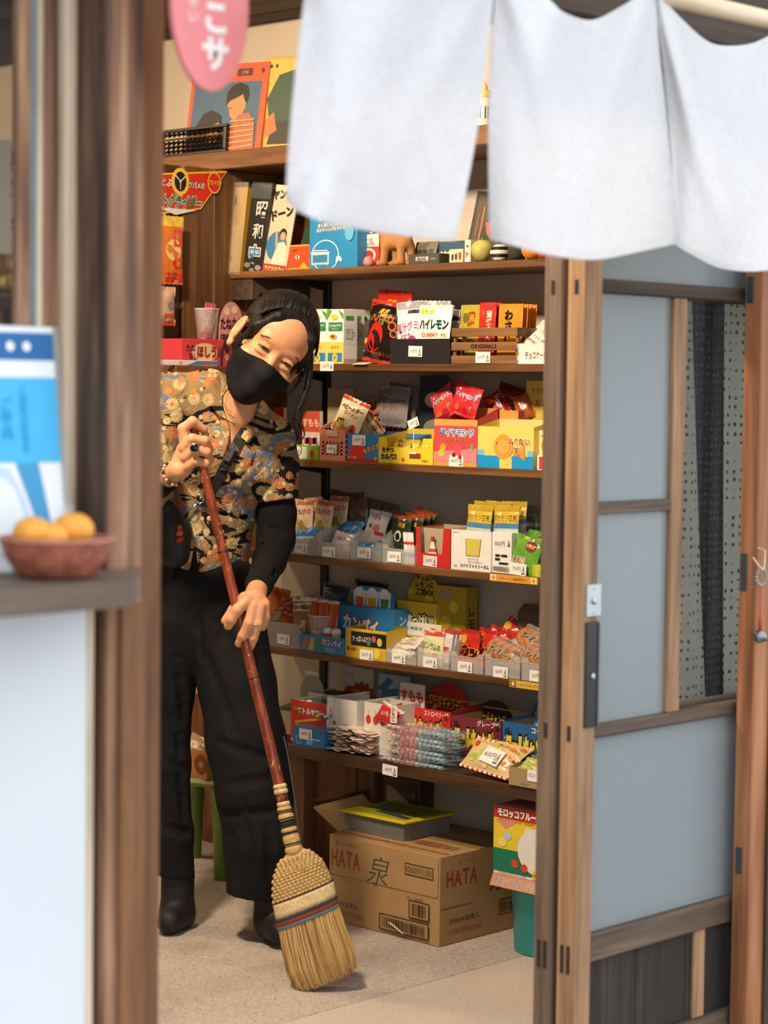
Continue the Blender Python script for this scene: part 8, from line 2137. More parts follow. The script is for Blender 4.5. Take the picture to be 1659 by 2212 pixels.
# head frame
th, ph_, ps = math.radians(35), math.radians(20), math.radians(10)
hr = np.array([math.cos(th), -math.sin(th), 0.0])
hu = np.array([math.sin(th), math.cos(th), 0.0])
hf = np.array([0, 0, 1.0])
hf, hr = math.cos(ph_) * hf + math.sin(ph_) * hr, math.cos(ph_) * hr - math.sin(ph_) * hf
hf, hu = math.cos(ps) * hf - math.sin(ps) * hu, math.cos(ps) * hu + math.sin(ps) * hf
HB = np.stack([hr, hu, hf])
HS = 1.07
H0 = V(596, 768, 4.90)
def Hd(x, y, z):
 return H0 + (np.array([x, y, z]) * HS) @ HB
def hell(v, c, r, k=0.01, sub=False):
 v.ell(Hd(*c), np.array(r) * HS, HB, k, sub)
nk = V(500, 930, 5.045)
body = Vol(V(285, 2060, 5.5) * (1, 1, 0) + (0, 0, -0.22), V(700, 625, 4.9) * (1, 1, 0) + (0, 0, 0.43), 0.0036)
hell(body, (0, 0.035, -0.088), (0.074, 0.088, 0.095), 0.001)
hell(body, (0, -0.048, -0.055), (0.060, 0.075, 0.062), 0.02)
hell(body, (0, 0.045, -0.032), (0.060, 0.045, 0.038), 0.02)
for sx_ in (-1, 1):
 hell(body, (sx_ * 0.040, -0.036, -0.024), (0.027, 0.022, 0.024), 0.014)
 hell(body, (sx_ * 0.030, 0.021, -0.006), (0.022, 0.008, 0.010), 0.014)
 hell(body, (sx_ * 0.031, -0.002, 0.004), (0.017, 0.007, 0.006), 0.008, True)
 hell(body, (sx_ * 0.031, 0.003, -0.0035), (0.0165, 0.0055, 0.0085), 0.004)
 hell(body, (sx_ * 0.031, -0.0125, -0.006), (0.018, 0.0055, 0.009), 0.006)
 hell(body, (sx_ * 0.080, -0.012, -0.088), (0.009, 0.034, 0.021), 0.006)
 hell(body, (sx_ * 0.088, -0.008, -0.084), (0.006, 0.020, 0.010), 0.004, True)
 hell(body, (sx_ * 0.078, -0.045, -0.078), (0.008, 0.010, 0.010), 0.006)
hell(body, (0, -0.106, -0.030), (0.026, 0.020, 0.022), 0.016)
body.cap(Hd(0, 0.004, -0.004), Hd(0, -0.040, 0.014), 0.007, 0.0115, 0.010)
# neck, chest and trunk
body.chain([Hd(0, -0.055, -0.085), V(516, 892, 5.045), V(503, 935, 5.085)], [0.050, 0.044, 0.052], 0.02)
body.cap(V(372, 872, 5.08), V(588, 955, 5.10), 0.050, 0.050, 0.03, 0.85)
body.chain([V(490, 975, 5.10), V(460, 1080, 5.12), V(445, 1220, 5.13)], [0.098, 0.088, 0.090], 0.03, 0.85)
body.cap(V(405, 1290, 5.14), V(480, 1295, 5.13), 0.072, 0.072, 0.03)
body.chain([V(390, 1330, 5.13), V(366, 1500, 5.13), V(364, 1650, 5.13), V(384, 1930, 5.15)], [0.050, 0.034, 0.030, 0.028], 0.02)
body.chain([V(500, 1330, 5.10), V(540, 1640, 5.06), V(565, 1930, 5.04)], [0.060, 0.046, 0.028], 0.02)
# arms
body.chain([V(590, 952, 5.10), V(594, 1165, 5.10), V(557, 1268, 4.88)], [0.036, 0.026, 0.022], 0.012)
body.chain([V(368, 880, 5.07), V(318, 1030, 4.96), V(352, 1040, 4.86), V(384, 1016, 4.80)], [0.036, 0.028, 0.024, 0.0215], 0.012)
BT = lambda y: (418 + (y - 925) * 0.2405, y, 4.80 - (y - 925) * 0.000142)   # broom handle line in the picture
def fingers(v, rows, D0):
 for pts, r0, r1 in rows:
  P = [V(x, y, D0 + dz) for x, y, dz in pts]
  rs = np.linspace(r0, r1, len(P)) * PXM
  v.chain(P, rs, 0.0026)
  for q, rr_ in zip(P[1:-1], rs[1:-1]):
   v.ell(q, rr_ * 1.07, k=0.003)
# upper hand, closed around the top of the handle
body.cap(V(386, 1014, 4.805), V(404, 972, 4.80), 0.023, 0.024, 0.010, 0.8)
body.cap(V(398, 1010, 4.80), V(415, 985, 4.805), 0.020, 0.018, 0.008, 0.8)
fingers(body, [([(400, 968, -0.012), (395, 926, -0.014), (416, 910, -0.018), (440, 928, 0.0)], 11.5, 9),
    ([(398, 968, -0.016), (415, 948, -0.028), (442, 952, -0.020), (453, 972, 0.006)], 11, 9),
    ([(400, 988, -0.016), (420, 972, -0.030), (446, 977, -0.020), (455, 994, 0.006)], 11, 8.5),
    ([(405, 1008, -0.014), (424, 996, -0.027), (444, 1001, -0.017), (450, 1014, 0.006)], 10, 7.5),
    ([(398, 1000, 0.016), (424, 968, 0.022), (444, 940, 0.012)], 11.5, 8.5)], 4.80)
# lower hand, laid over the handle
body.cap(V(557, 1268, 4.86), V(549, 1296, 4.752), 0.023, 0.026, 0.010, 0.7)
body.cap(V(536, 1300, 4.745), V(564, 1308, 4.752), 0.021, 0.019, 0.010, 0.75)
fingers(body, [([(533, 1298, -0.010), (512, 1318, -0.022), (500, 1338, -0.020), (493, 1352, -0.010)], 12.5, 9),
    ([(548, 1308, -0.010), (538, 1346, -0.020), (524, 1374, -0.014), (516, 1390, -0.004)], 12, 8.5),
    ([(562, 1312, -0.008), (557, 1348, -0.014), (547, 1378, -0.008), (541, 1397, 0.0)], 11.5, 8.5),
    ([(573, 1305, 0.004), (574, 1332, 0.004), (567, 1356, 0.012)], 10, 7.5),
    ([(528, 1292, 0.004), (504, 1318, 0.012), (486, 1341, 0.006)], 13, 8.5)], 4.742)
obj('body', body.mesh('body', PO), SKIN, woman)
# eyes narrowed in a smile, brows, lashes
EYE = MAT('dark_eye', hx('17100c'), 0.15, var=0.1)
BROW = MAT('brow_hair', hx('4a3022'), 0.8, var=0.2)
def wtube(pts, rad, n=8):
 return G().tube([np.asarray(p) @ VB + VO - PO for p in pts], rad, n)
for sx_ in (-1, 1):
 us = np.linspace(-1, 1, 9)
 wtube([Hd(sx_ * 0.031 + 0.0145 * u, -0.0040 + 0.0042 * (1 - u * u), 0.0026 - 0.006 * u * u) for u in us], [0.0009 + 0.0020 * (1 - u * u) for u in us]).obj('eye', EYE, woman, True)
 wtube([Hd(sx_ * 0.031 + 0.017 * u, -0.0005 + 0.0052 * (1 - u * u), 0.0024 - 0.007 * u * u) for u in us], [0.0005 + 0.0006 * (1 - u * u) for u in us], 6).obj('eyelash', EYE, woman, True)
 us = np.linspace(-1, 1, 9)
 wtube([Hd(sx_ * (0.034 + 0.019 * u), 0.0185 + 0.005 * (1 - u * u) - 0.003 * u, 0.0035 - 0.009 * max(u, 0) ** 2) for u in us], [0.0010 + 0.0016 * (1 - u * u) for u in us], 6).obj('eyebrow', BROW, woman, True)
# mask with its centre seam and ear loop
mk_ = Vol(H0 - 0.20, H0 + 0.14, 0.003)
hell(mk_, (0, -0.048, -0.055), (0.066, 0.082, 0.069), 0.001)
for sx_ in (-1, 1):
 hell(mk_, (sx_ * 0.040, -0.040, -0.026), (0.030, 0.026, 0.028), 0.016)
hell(mk_, (0, -0.106, -0.030), (0.034, 0.026, 0.030), 0.02)
mk_.chain([Hd(0, -0.020, 0.008), Hd(0, -0.045, 0.024), Hd(0, -0.085, 0.012), Hd(0, -0.108, -0.008)], [0.012, 0.016, 0.014, 0.014], 0.03)
for sx_ in (-1, 1):
 mk_.half(Hd(0, -0.020, 0.01), HB.T @ np.array([sx_ * 0.22, 1, 0.05]))
 mk_.half(Hd(sx_ * 0.062, -0.06, -0.07), HB.T @ np.array([sx_ * 0.35, -0.1, -1]))
obj('face_mask', mk_.mesh('face_mask', PO), MASKM, woman)
seam = [(0, y, z) for y, z in ((-0.024, 0.0222), (-0.036, 0.0385), (-0.046, 0.0418), (-0.06, 0.037), (-0.085, 0.0275), (-0.10, 0.0205), (-0.115, 0.006))]
wtube([Hd(*p) for p in seam], 0.0007, 6).obj('mask_seam', MAT('grey_mask_seam', hx('3a3638'), 0.8), woman)
wtube([Hd(-0.066, -0.045, -0.052), Hd(-0.076, -0.020, -0.07), Hd(-0.083, 0.010, -0.098)], 0.0016, 6).obj('ear_loop', MASKM, woman)
wtube([Hd(-0.066, -0.095, -0.060), Hd(-0.078, -0.075, -0.08), Hd(-0.086, -0.040, -0.102)], 0.0030, 6).obj('ear_loop', MASKM, woman)
# hair: cap drawn back to a knot, with loose locks
hair = Vol(H0 - 0.30, H0 + 0.22, 0.0036)
hell(hair, (0, 0.036, -0.094), (0.083, 0.092, 0.104), 0.001)
hell(hair, (0, -0.02, -0.155), (0.062, 0.07, 0.05), 0.02)
hell(hair, (0.02, -0.03, -0.215), (0.04, 0.04, 0.035), 0.01)
hell(hair, (0, -0.036, 0.022), (0.069, 0.108, 0.100), 0.012, True)
hell(hair, (-0.088, -0.022, -0.072), (0.022, 0.048, 0.034), 0.012, True)
hell(hair, (0, -0.14, -0.07), (0.12, 0.075, 0.07), 0.01, True)
for sx_ in (-1, 1):
 hair.chain([Hd(sx_ * 0.010, 0.098, -0.022), Hd(sx_ * 0.045, 0.072, -0.010), Hd(sx_ * 0.068, 0.025, -0.028), Hd(sx_ * 0.072, -0.012, -0.040)], [0.006, 0.008, 0.007, 0.003], 0.012)
obj('hair', hair.mesh('hair', PO), HAIRM, woman)
rnd = random.Random(11)
def lock(pts, r0, r1, D, n=20):
 c = interp_curve([(x, y) for x, y in pts], n)
 Dz = np.linspace(D[0], D[1], n)
 return wtube([V(x, y, d) for (x, y), d in zip(c, Dz)], list(np.linspace(r0, r1, n)), 7).obj('hair_lock', HAIRM, woman, True)
lock([(660, 705), (668, 760), (667, 820), (655, 862), (643, 890), (640, 915), (648, 940), (642, 958)], 0.011, 0.0016, (4.955, 4.965))
lock([(662, 720), (670, 790), (664, 840), (650, 880), (645, 905), (655, 925), (656, 945), (636, 962)], 0.006, 0.0010, (4.96, 4.96))
lock([(640, 885), (632, 915), (628, 940), (648, 962), (650, 978), (628, 1000)], 0.0016, 0.0006, (4.97, 4.98))
lock([(655, 690), (664, 740), (660, 800), (655, 840)], 0.008, 0.003, (4.94, 4.95))
lock([(522, 722), (512, 752), (507, 790), (503, 828)], 0.0045, 0.0016, (4.91, 4.93))
lock([(507, 790), (498, 830), (480, 860), (486, 895), (497, 930), (494, 975)], 0.0014, 0.0006, (4.925, 4.97))
hs = G()
def strand(pts, rad, n=4):
 hs.tube([np.asarray(p) @ VB + VO - PO for p in pts], rad, n)
for k in range(50):                         # fine strands over the brow, locks drawn across the crown
 u = rnd.uniform(-1, 1)
 a = Hd(0.055 * u, 0.088 - 0.026 * abs(u), -0.014 - 0.018 * u * u)
 b = Hd(0.066 * u + 0.01 * rnd.uniform(-1, 1), 0.056 - 0.030 * abs(u) + 0.014 * rnd.uniform(-1, 1), 0.003 - 0.028 * u * u)
 strand([a, (a + b) / 2 + 0.004 * hf, b], [0.0007, 0.0005, 0.0003])
for k in range(230):
 u, w_ = rnd.uniform(-1.25, 1.25), rnd.uniform(0, 6)
 j0, r_ = rnd.uniform(-0.04, 0.05), rnd.uniform(0.0012, 0.0030)
 pts = []
 for t in np.linspace(0, 1, 9):
  an = math.pi * (0.27 + 0.62 * t)
  gr = 1.0 + 0.012 * math.sin(7 * t + w_) + 0.2 * j0
  uu = u * (1 - 0.35 * t) + 0.06 * math.sin(5 * t + w_)
  e = np.array([0.083 * math.sin(uu) * gr, 0.092 * math.sin(an) * math.cos(uu) * gr - 0.012 * abs(uu) * (1 - t), 0.104 * math.cos(an) * gr])
  pts.append(Hd(*(np.array((0, 0.036, -0.094)) + e)))
 strand(pts, [r_ * (0.5 + 0.5 * math.sin(math.pi * min(1, t + 0.15))) for t in np.linspace(0, 1, 9)], 5)
for sx_ in (-1, 1):                          # wisps that leave the temples
 for k in range(9):
  a = Hd(sx_ * (0.060 + 0.012 * rnd.random()), 0.045 - 0.05 * rnd.random(), -0.030)
  b = Hd(sx_ * (0.078 + 0.010 * rnd.random()), -0.03 - 0.05 * rnd.random(), -0.030 + 0.02 * rnd.random())
  strand([a, (a + b) / 2 + hr * sx_ * 0.008, b], [0.0009, 0.0008, 0.0003])
o = hs.obj('loose_strands', HAIRM, woman, True)
o['kind'] = 'stuff'
# flowered shirt
def floral():
 m, nt, out = _new('flowered_shirt_cloth')
 b = nd(nt, 'BsdfPrincipled')
 tc = nd(nt, 'TexCoord')
 vm = []
 for ax in (RGT, UPV):
  n = nd(nt, 'VectorMath', operation='DOT_PRODUCT')
  nt.links.new(tc.outputs['Object'], n.inputs[0])
  n.inputs[1].default_value = tuple(ax)
  vm.append(n.outputs['Value'])
 cb = nd(nt, 'CombineXYZ')
 nt.links.new(vm[0], cb.inputs[0])
 nt.links.new(vm[1], cb.inputs[1])
 P = cb.outputs[0]
 band = nd(nt, 'Mapping')
 band.inputs['Scale'].default_value = (7, 15, 1)
 band.inputs['Rotation'].default_value = (0, 0, 0.25)
 nt.links.new(P, band.inputs[0])
 n1 = noise(nt, band.outputs[0], 1.0, 3, 0.55, 1.2)
 tan, blue, blk = hx('88724e'), hx('666b7c'), hx('17151a')
 col = ramp(nt, n1, [(0.0, tan), (0.34, blue), (0.43, hx('b5a988')), (0.44, tan), (0.52, tan), (0.53, blk), (0.61, blk), (0.62, tan), (0.68, blue), (0.74, tan)], 'CONSTANT')
 for sc_, pet, r0, th0, c1, c2, seed in ((24.0, 13, 0.36, 0.45, hx('b8a274'), hx('a86a42'), 0.0), (36.0, 9, 0.33, 0.62, hx('b07448'), hx('b9a67c'), 3.3), (62.0, 6, 0.30, 0.66, hx('bdaa82'), hx('a86c44'), 7.1)):
  mp = nd(nt, 'Mapping')
  mp.inputs['Location'].default_value = (seed, seed * 0.7, 0)
  nt.links.new(P, mp.inputs[0])
  vo = nd(nt, 'TexVoronoi', voronoi_dimensions='2D')
  vo.inputs['Scale'].default_value = sc_
  vo.inputs['Randomness'].default_value = 0.8
  nt.links.new(mp.outputs[0], vo.inputs['Vector'])
  df = nd(nt, 'VectorMath', operation='SUBTRACT')
  nt.links.new(mp.outputs[0], df.inputs[0])
  nt.links.new(vo.outputs['Position'], df.inputs[1])
  sp_ = nd(nt, 'SeparateXYZ')
  nt.links.new(df.outputs[0], sp_.inputs[0])
  an = math_n(nt, 'ARCTAN2', sp_.outputs[1], sp_.outputs[0])
  pt = math_n(nt, 'ABSOLUTE', math_n(nt, 'SINE', math_n(nt, 'MULTIPLY', an, pet / 2)))
  lim = math_n(nt, 'MULTIPLY_ADD', pt, r0 * 0.3, r0 * 0.75)
  ins = math_n(nt, 'LESS_THAN', vo.outputs['Distance'], lim)
  rgb = nd(nt, 'SeparateColor')
  nt.links.new(vo.outputs['Color'], rgb.inputs[0])
  on = math_n(nt, 'GREATER_THAN', rgb.outputs[0], th0)
  pick = math_n(nt, 'GREATER_THAN', rgb.outputs[1], 0.5)
  fc = mixc(nt, pick, c1, c2)
  vein = math_n(nt, 'LESS_THAN', pt, 0.16)
  fc = mixc(nt, math_n(nt, 'MULTIPLY', vein, 0.45), fc, hx('8a6a44'))
  eye = math_n(nt, 'LESS_THAN', vo.outputs['Distance'], r0 * 0.2)
  fc = mixc(nt, eye, fc, hx('b8823f'))
  col = mixc(nt, math_n(nt, 'MULTIPLY', ins, on), col, fc)
 nt.links.new(col, b.inputs['Base Color'])
 b.inputs['Roughness'].default_value = 0.9
 b.inputs['Specular IOR Level'].default_value = 0.2
 wr = noise(nt, coords(nt, (9, 9, 6)), 1.6, 4, 0.6, 1.5)
 nt.links.new(bump(nt, wr, 0.5, 0.03), b.inputs['Normal'])
 nt.links.new(b.outputs[0], out.inputs[0])
 return m
FLOR = floral()
shirt = Vol(V(280, 1310, 5.1) * (1, 1, 0) + (0, 0, -0.2), V(660, 770, 5.1) * (1, 1, 0) + (0, 0, 0.26), 0.0036)
shirt.cap(V(368, 868, 5.08), V(582, 952, 5.10), 0.064, 0.062, 0.03, 0.85)
shirt.cap(V(452, 838, 5.09), V(545, 898, 5.09), 0.042, 0.040, 0.03)
shirt.cap(V(360, 862, 5.08), V(455, 852, 5.085), 0.058, 0.050, 0.03)
shirt.chain([V(486, 978, 5.10), V(458, 1080, 5.12), V(440, 1180, 5.13), V(436, 1300, 5.13)], [0.116, 0.106, 0.104, 0.106], 0.03, 0.85)
shirt.ell(V(520, 1010, 5.04), (0.05, 0.05, 0.05), k=0.05)
shirt.ell(V(430, 1000, 5.04), (0.05, 0.05, 0.05), k=0.05)
slv = Vol(shirt.lo, shirt.lo + shirt.h * (shirt.n - 1), shirt.h)
slv.chain([V(585, 945, 5.10), V(592, 1000, 5.10), V(592, 1110, 5.10)], [0.052, 0.056, 0.060], 0.02)
slv.chain([V(362, 868, 5.07), V(325, 1000, 4.97), V(315, 1050, 4.93)], [0.056, 0.058, 0.060], 0.02)
slv.half(V(590, 1083, 5.1), (0.15, -1, 0))
hh_ = np.maximum(0.012 - np.abs(shirt.f - slv.f), 0) / 0.012
shirt.f = np.minimum(shirt.f, slv.f) - hh_ * hh_ * 0.012 / 4
rndp = random.Random(2)
for a, b, r_ in (((545, 1090), (470, 1010), 0.006), ((540, 1120), (455, 1105), 0.007), ((535, 1180), (470, 1190), 0.006), ((560, 985), (505, 1040), 0.006), ((400, 905), (455, 960), 0.006), ((372, 960), (420, 1060), 0.007), ((520, 1230), (480, 1150), 0.005), ((612, 960), (600, 1060), 0.005)):
 A, B_ = V(*a, 5.0), V(*b, 5.0)
 za, zb = shirt.front(A[0], A[1]), shirt.front(B_[0], B_[1])
 if za is not None and zb is not None:
  A[2], B_[2] = za + 0.003, zb + 0.003
  shirt.cap(A, B_, r_, r_ * 0.6, 0.012, sub=True)
full = Vol(shirt.lo, shirt.lo + shirt.h * (shirt.n - 1), shirt.h)
full.f = shirt.f.copy()
def front(px, py, up=0.0):
 """point on the shirt front under a pixel, raised by up"""
 D = 5.0
 for _ in range(4):
  p = V(px, py, D)
  z = full.front(p[0], p[1])
  if z is None:
   z = p[2]
  D = 5.08 - (z + V(480, 1300, 5.08)[2])
 p = V(px, py, D)
 p[2] += up
 return p
# open neck, placket gap and split hem
for (x0, y0, r0_), (x1, y1, r1_) in (((538, 845, 40), (530, 900, 27)), ((530, 900, 27), (502, 962, 11)), ((502, 962, 11), (487, 1000, 7)), ((487, 1000, 7), (462, 1092, 5))):
 a, b = front(x0, y0), front(x1, y1)
 a[2], b[2] = a[2] + 0.01, b[2] + 0.01
 shirt.cap(a, b, r0_ * PXM, r1_ * PXM, 0.003, 2.2, True)
a, b = front(422, 1165), front(415, 1275)
shirt.chain([a, b, V(413, 1330, 5.0)], [0.002, 0.016, 0.024], 0.003, 2.0, True)
shirt.half(V(430, 1252, 5.0), (0.10, -1, 0))
obj('shirt', shirt.mesh('shirt', PO), FLOR, woman)
# black top under the shirt and long black sleeves
und = Vol(shirt.lo, shirt.lo + shirt.h * (shirt.n - 1), 0.0045)
und.chain([V(486, 978, 5.10), V(458, 1080, 5.12), V(440, 1180, 5.13), V(436, 1300, 5.13)], [0.107, 0.097, 0.094, 0.096], 0.03, 0.85)
und.half(V(500, 968, 5.0), (0.2, 1, 0))
obj('undershirt', und.mesh('undershirt', PO), BLACKT, woman)
for pts, rad in (([(591, 1040, 5.10), (597, 1110, 5.10), (596, 1165, 5.09), (582, 1212, 5.03), (560, 1262, 4.885), (555, 1276, 4.845)], (0.045, 0.047, 0.045, 0.039, 0.031, 0.029)),
     ([(330, 1000, 4.97), (318, 1035, 4.955), (340, 1042, 4.89), (362, 1034, 4.845)], (0.044, 0.042, 0.036, 0.029))):
 P = [V(*p) for p in pts]
 sl_ = Vol(np.min(P, 0) - 0.07, np.max(P, 0) + 0.07, 0.0035)
 sl_.chain(P, rad, 0.01)
 for k in range(len(P) * 2):             # creases round the elbow
  i = rndp.randint(0, len(P) - 2)
  q = P[i] + (P[i + 1] - P[i]) * rndp.random()
  sl_.ell(q + np.array((rndp.uniform(-0.03, 0.03), 0, rad[i] * 1.0)), (0.03, 0.004, 0.006), k=0.008, sub=True)
 d_ = P[-1] - P[-2]
 sl_.half(P[-1] + 0.2 * d_, d_)
 obj('sleeve', sl_.mesh('sleeve', PO), BLACKT, woman)
def flat_piece(name, poly, mat, up=0.006, th_=0.003):
 g = G()
 F_ = [front(x, y, up) @ VB + VO - PO for x, y in poly]
 Bk = [front(x, y, up - th_) @ VB + VO - PO for x, y in poly]
 c, cb_ = np.mean(F_, 0) - FWD * 0.003, np.mean(Bk, 0)
 n = len(poly)
 g.add(F_ + Bk + [c, cb_], [(i, (i + 1) % n, 2 * n) for i in range(n)] + [((i + 1) % n + n, i + n, 2 * n + 1) for i in range(n)] + [(i, i + n, (i + 1) % n + n, (i + 1) % n) for i in range(n)])
 return g.obj(name, mat, woman)
flat_piece('collar', [(478, 806), (460, 828), (449, 868), (472, 896), (508, 916), (497, 868), (492, 835)], FLOR, 0.022, 0.008)
flat_piece('collar', [(568, 862), (584, 884), (566, 920), (534, 955), (522, 945), (545, 900)], FLOR, 0.022, 0.008)
flat_piece('breast_pocket', [(540, 962), (612, 985), (600, 1030), (580, 1052), (548, 1035)], FLOR, 0.004)
for px, py in ((471, 913), (410, 1168), (452, 1120)):
 q = front(px, py, 0.003) @ VB + VO - PO
 o = G().lathe([(0.0055, 0), (0.006, 0.001), (0.005, 0.0022), (0.0001, 0.0018)], 14).obj('button', MAT('horn_button', hx('b9a684'), 0.4), woman, True, loc=q)
 o.rotation_euler = Vector(-FWD).to_track_quat('Z', 'Y').to_euler()
# trousers and boots
tr = Vol(V(280, 1960, 5.1) * (1, 1, 0) + (0, 0, -0.2), V(690, 1190, 5.1) * (1, 1, 0) + (0, 0, 0.26), 0.0042)
tr.cap(V(410, 1270, 5.13), V(478, 1275, 5.12), 0.098, 0.094, 0.03)
tr.chain([V(385, 1340, 5.13), V(366, 1500, 5.13), V(364, 1650, 5.13), V(372, 1800, 5.13), V(380, 1935, 5.14)], [0.088, 0.056, 0.050, 0.048, 0.048], 0.02)
tr.chain([V(490, 1340, 5.10), V(512, 1480, 5.08), V(531, 1600, 5.06), V(549, 1710, 5.04), V(562, 1830, 5.03), V(550, 1960, 5.03)], [0.092, 0.090, 0.092, 0.088, 0.083, 0.066], 0.02)
full_t = Vol(tr.lo, tr.lo + tr.h * (tr.n - 1), tr.h)
full_t.f = tr.f.copy()
for a, b, r_ in (((455, 1330), (545, 1450), 0.010), ((440, 1420), (520, 1600), 0.011), ((560, 1400), (575, 1560), 0.009), ((470, 1600), (600, 1640), 0.010), ((490, 1690), (610, 1670), 0.011), ((480, 1760), (600, 1745), 0.010), ((520, 1700), (555, 1880), 0.009), ((500, 1800), (510, 1900), 0.009), ((585, 1780), (590, 1890), 0.010), ((372, 1380), (395, 1560), 0.010), ((380, 1600), (392, 1780), 0.008), ((355, 1650), (405, 1680), 0.009), ((360, 1800), (408, 1815), 0.009), ((420, 1300), (425, 1420), 0.010), ((500, 1290), (470, 1400), 0.009)):
 L_ = []
 for t in np.linspace(0, 1, 9):
  q = V(a[0] + (b[0] - a[0]) * t, a[1] + (b[1] - a[1]) * t, 5.0)
  z = full_t.front(q[0], q[1])
  if z is not None:
   q[2] = z + r_ - 0.0045 * math.sin(math.pi * (0.1 + 0.8 * t))
   L_.append(q)
 if len(L_) > 2:
  tr.chain(L_, [r_] * len(L_), 0.012, sub=True)
tr.half(V(480, 1922, 5.05), (-0.14, -1, 0))
obj('trousers', tr.mesh('trousers', PO), TROU, woman)
zp_ = []
for y in np.linspace(1590, 1830, 24):
 zp_.append(V(612 + 38 * ((y - 1590) / 240) ** 0.8, y, 5.0))
wtube([p + (0, 0, 0.0) for p in zp_], 0.0014, 5).obj('zip', MAT('silver_zip', hx('6a6a6c'), 0.4, 0.6), woman)
for fx, pts in enumerate((((384, 1890, 5.14), (383, 1975, 5.15), (366, 1992, 5.08)), ((582, 1900, 5.03), (588, 1990, 5.03), (604, 2012, 4.97)))):
 A, B_, C_ = (V(*p) for p in pts)
 bt_ = Vol(np.minimum(np.minimum(A, B_), C_) - 0.08, np.maximum(np.maximum(A, B_), C_) + 0.08, 0.0042)
 bt_.chain([A, B_, C_], [0.040, 0.040, 0.030], 0.02)
 fl_n = VB @ np.array([0, 0, -1.0])
 fl_p = VB @ (np.array([PO[0], PO[1], 0.001]) - VO)
 bt_.half(fl_p, fl_n)
 obj('boot', bt_.mesh('boot', PO), BOOT, woman)
# jewellery
SILV = MAT('polished_silver', hx('cfcac0'), 0.2, 1.0, 0.05)
q = V(421, 968, 4.752) @ VB + VO - PO
o = G().lathe([(0.0001, 0), (0.0115, 0), (0.0115, 0.003), (0.0095, 0.0045), (0.0001, 0.0042)], 20, squash=(1, 1)).obj('ring', SILV, woman, True, loc=q)
o.rotation_euler = Vector(-FWD).to_track_quat('Z', 'Y').to_euler()
G().lathe([(0.0092, 0.0042), (0.008, 0.0065), (0.004, 0.0078), (0.0001, 0.008)], 20).obj('black_stone', MAT('black_onyx', hx('0c0c0e'), 0.08), o, True)
q0 = V(554, 1349, 4.728)
ax_ = V(552, 1362, 4.73) - V(557, 1336, 4.73)
ax_ /= np.linalg.norm(ax_)
s1 = np.cross(ax_, (0, 0, 1.0))
s2 = np.cross(ax_, s1)
wtube([q0 + 0.0125 * (math.cos(a) * s1 + math.sin(a) * s2) for a in np.linspace(0, 6.2832, 25)], 0.0016, 6).obj('ring', SILV, woman, True)
q0 = V(374, 1024, 4.818)
ax_ = V(388, 1014, 4.80) - V(360, 1034, 4.84)
ax_ /= np.linalg.norm(ax_)
s1 = np.cross(ax_, (0, 0, 1.0))
s1 /= np.linalg.norm(s1)
s2 = np.cross(ax_, s1)
for k in range(18):
 a = 2 * math.pi * k / 18
 q = (q0 + 0.0265 * (math.cos(a) * s1 + math.sin(a) * s2)) @ VB + VO - PO
 G().ball((0, 0, 0), 0.0042, 8, 6).obj('bracelet_bead', MAT('pale_bead', hx('b9a898'), 0.2) if k % 3 else MAT('dark_bead', hx('2a2220'), 0.2), woman, True, loc=q)
ch = interp_curve([(492, 822), (482, 845), (480, 862), (488, 880), (500, 890)], 14)
wtube([V(x, y, 4.985) for x, y in ch], 0.0009, 5).obj('necklace', MAT('thin_gold', hx('b08a4a'), 0.3, 1.0), woman)
# shoulder bag: strap, clasp, pouch and charm
bag = thing('shoulder_bag', 'black leather bag on a strap across the flowered shirt', 'bag', PO + (0, 0, 0.95))
BO = np.array(bag.location)
LEA = MAT('black_bag_leather', hx('121011'), 0.6, var=0.15, bmp=0.2, bscale=140)
path = interp_curve([(572, 852), (556, 888), (530, 930), (505, 972), (478, 1025), (452, 1072), (436, 1092)], 30)
g = G()
vs = []
for i, (x, y) in enumerate(path):
 d_ = path[min(i + 1, 29)] - path[max(i - 1, 0)]
 d_ /= np.linalg.norm(d_)
 nrm_ = np.array([-d_[1], d_[0]]) * (12 - 2 * i / 29)
 for sgn, up_ in ((1, 0.006), (-1, 0.006), (-1, 0.003), (1, 0.003)):
  vs.append(front(x + sgn * nrm_[0], y + sgn * nrm_[1], up_ + 0.004) @ VB + VO - BO)
fs = [(4 * i + a, 4 * i + 4 + a, 4 * i + 4 + (a + 1) % 4, 4 * i + (a + 1) % 4) for i in range(29) for a in range(4)]
g.add(vs, fs)
g.obj('strap', LEA, bag)
vtube = lambda pts, r_, n=8: G().tube([np.asarray(p) @ VB + VO - BO for p in pts], r_, n)
vtube([front(506, 972, 0.014), front(492, 998, 0.014)], 0.013, 4).obj('slider', LEA, bag)
c0_ = front(432, 1078, 0.012)
vtube([c0_ + 0.010 * np.array((math.cos(a), math.sin(a), 0)) for a in np.linspace(0, 6.2832, 21)], 0.0018, 6).obj('ring', SILV, bag, True)
vtube([front(426, 1088, 0.012), front(412, 1102, 0.012), front(400, 1120, 0.012)], [0.004, 0.003, 0.004]).obj('clasp', SILV, bag, True)
pb_ = Vol(V(300, 1260, 5.1) * (1, 1, 0) + (0, 0, -0.05), V(430, 1070, 5.1) * (1, 1, 0) + (0, 0, 0.28), 0.004)
fz = front(375, 1160)[2]
pb_.chain([V(352, 1105, 5.0) * (1, 1, 0) + (0, 0, fz + 0.03), V(372, 1150, 5.0) * (1, 1, 0) + (0, 0, fz + 0.03), V(375, 1195, 5.0) * (1, 1, 0) + (0, 0, fz + 0.03)], [0.030, 0.040, 0.036], 0.02, 0.8)
me_ = pb_.mesh('pouch', BO)
obj('pouch', me_, LEA, bag)
RCH = MAT('orange_lacquer', hx('c24a1c'), 0.3)
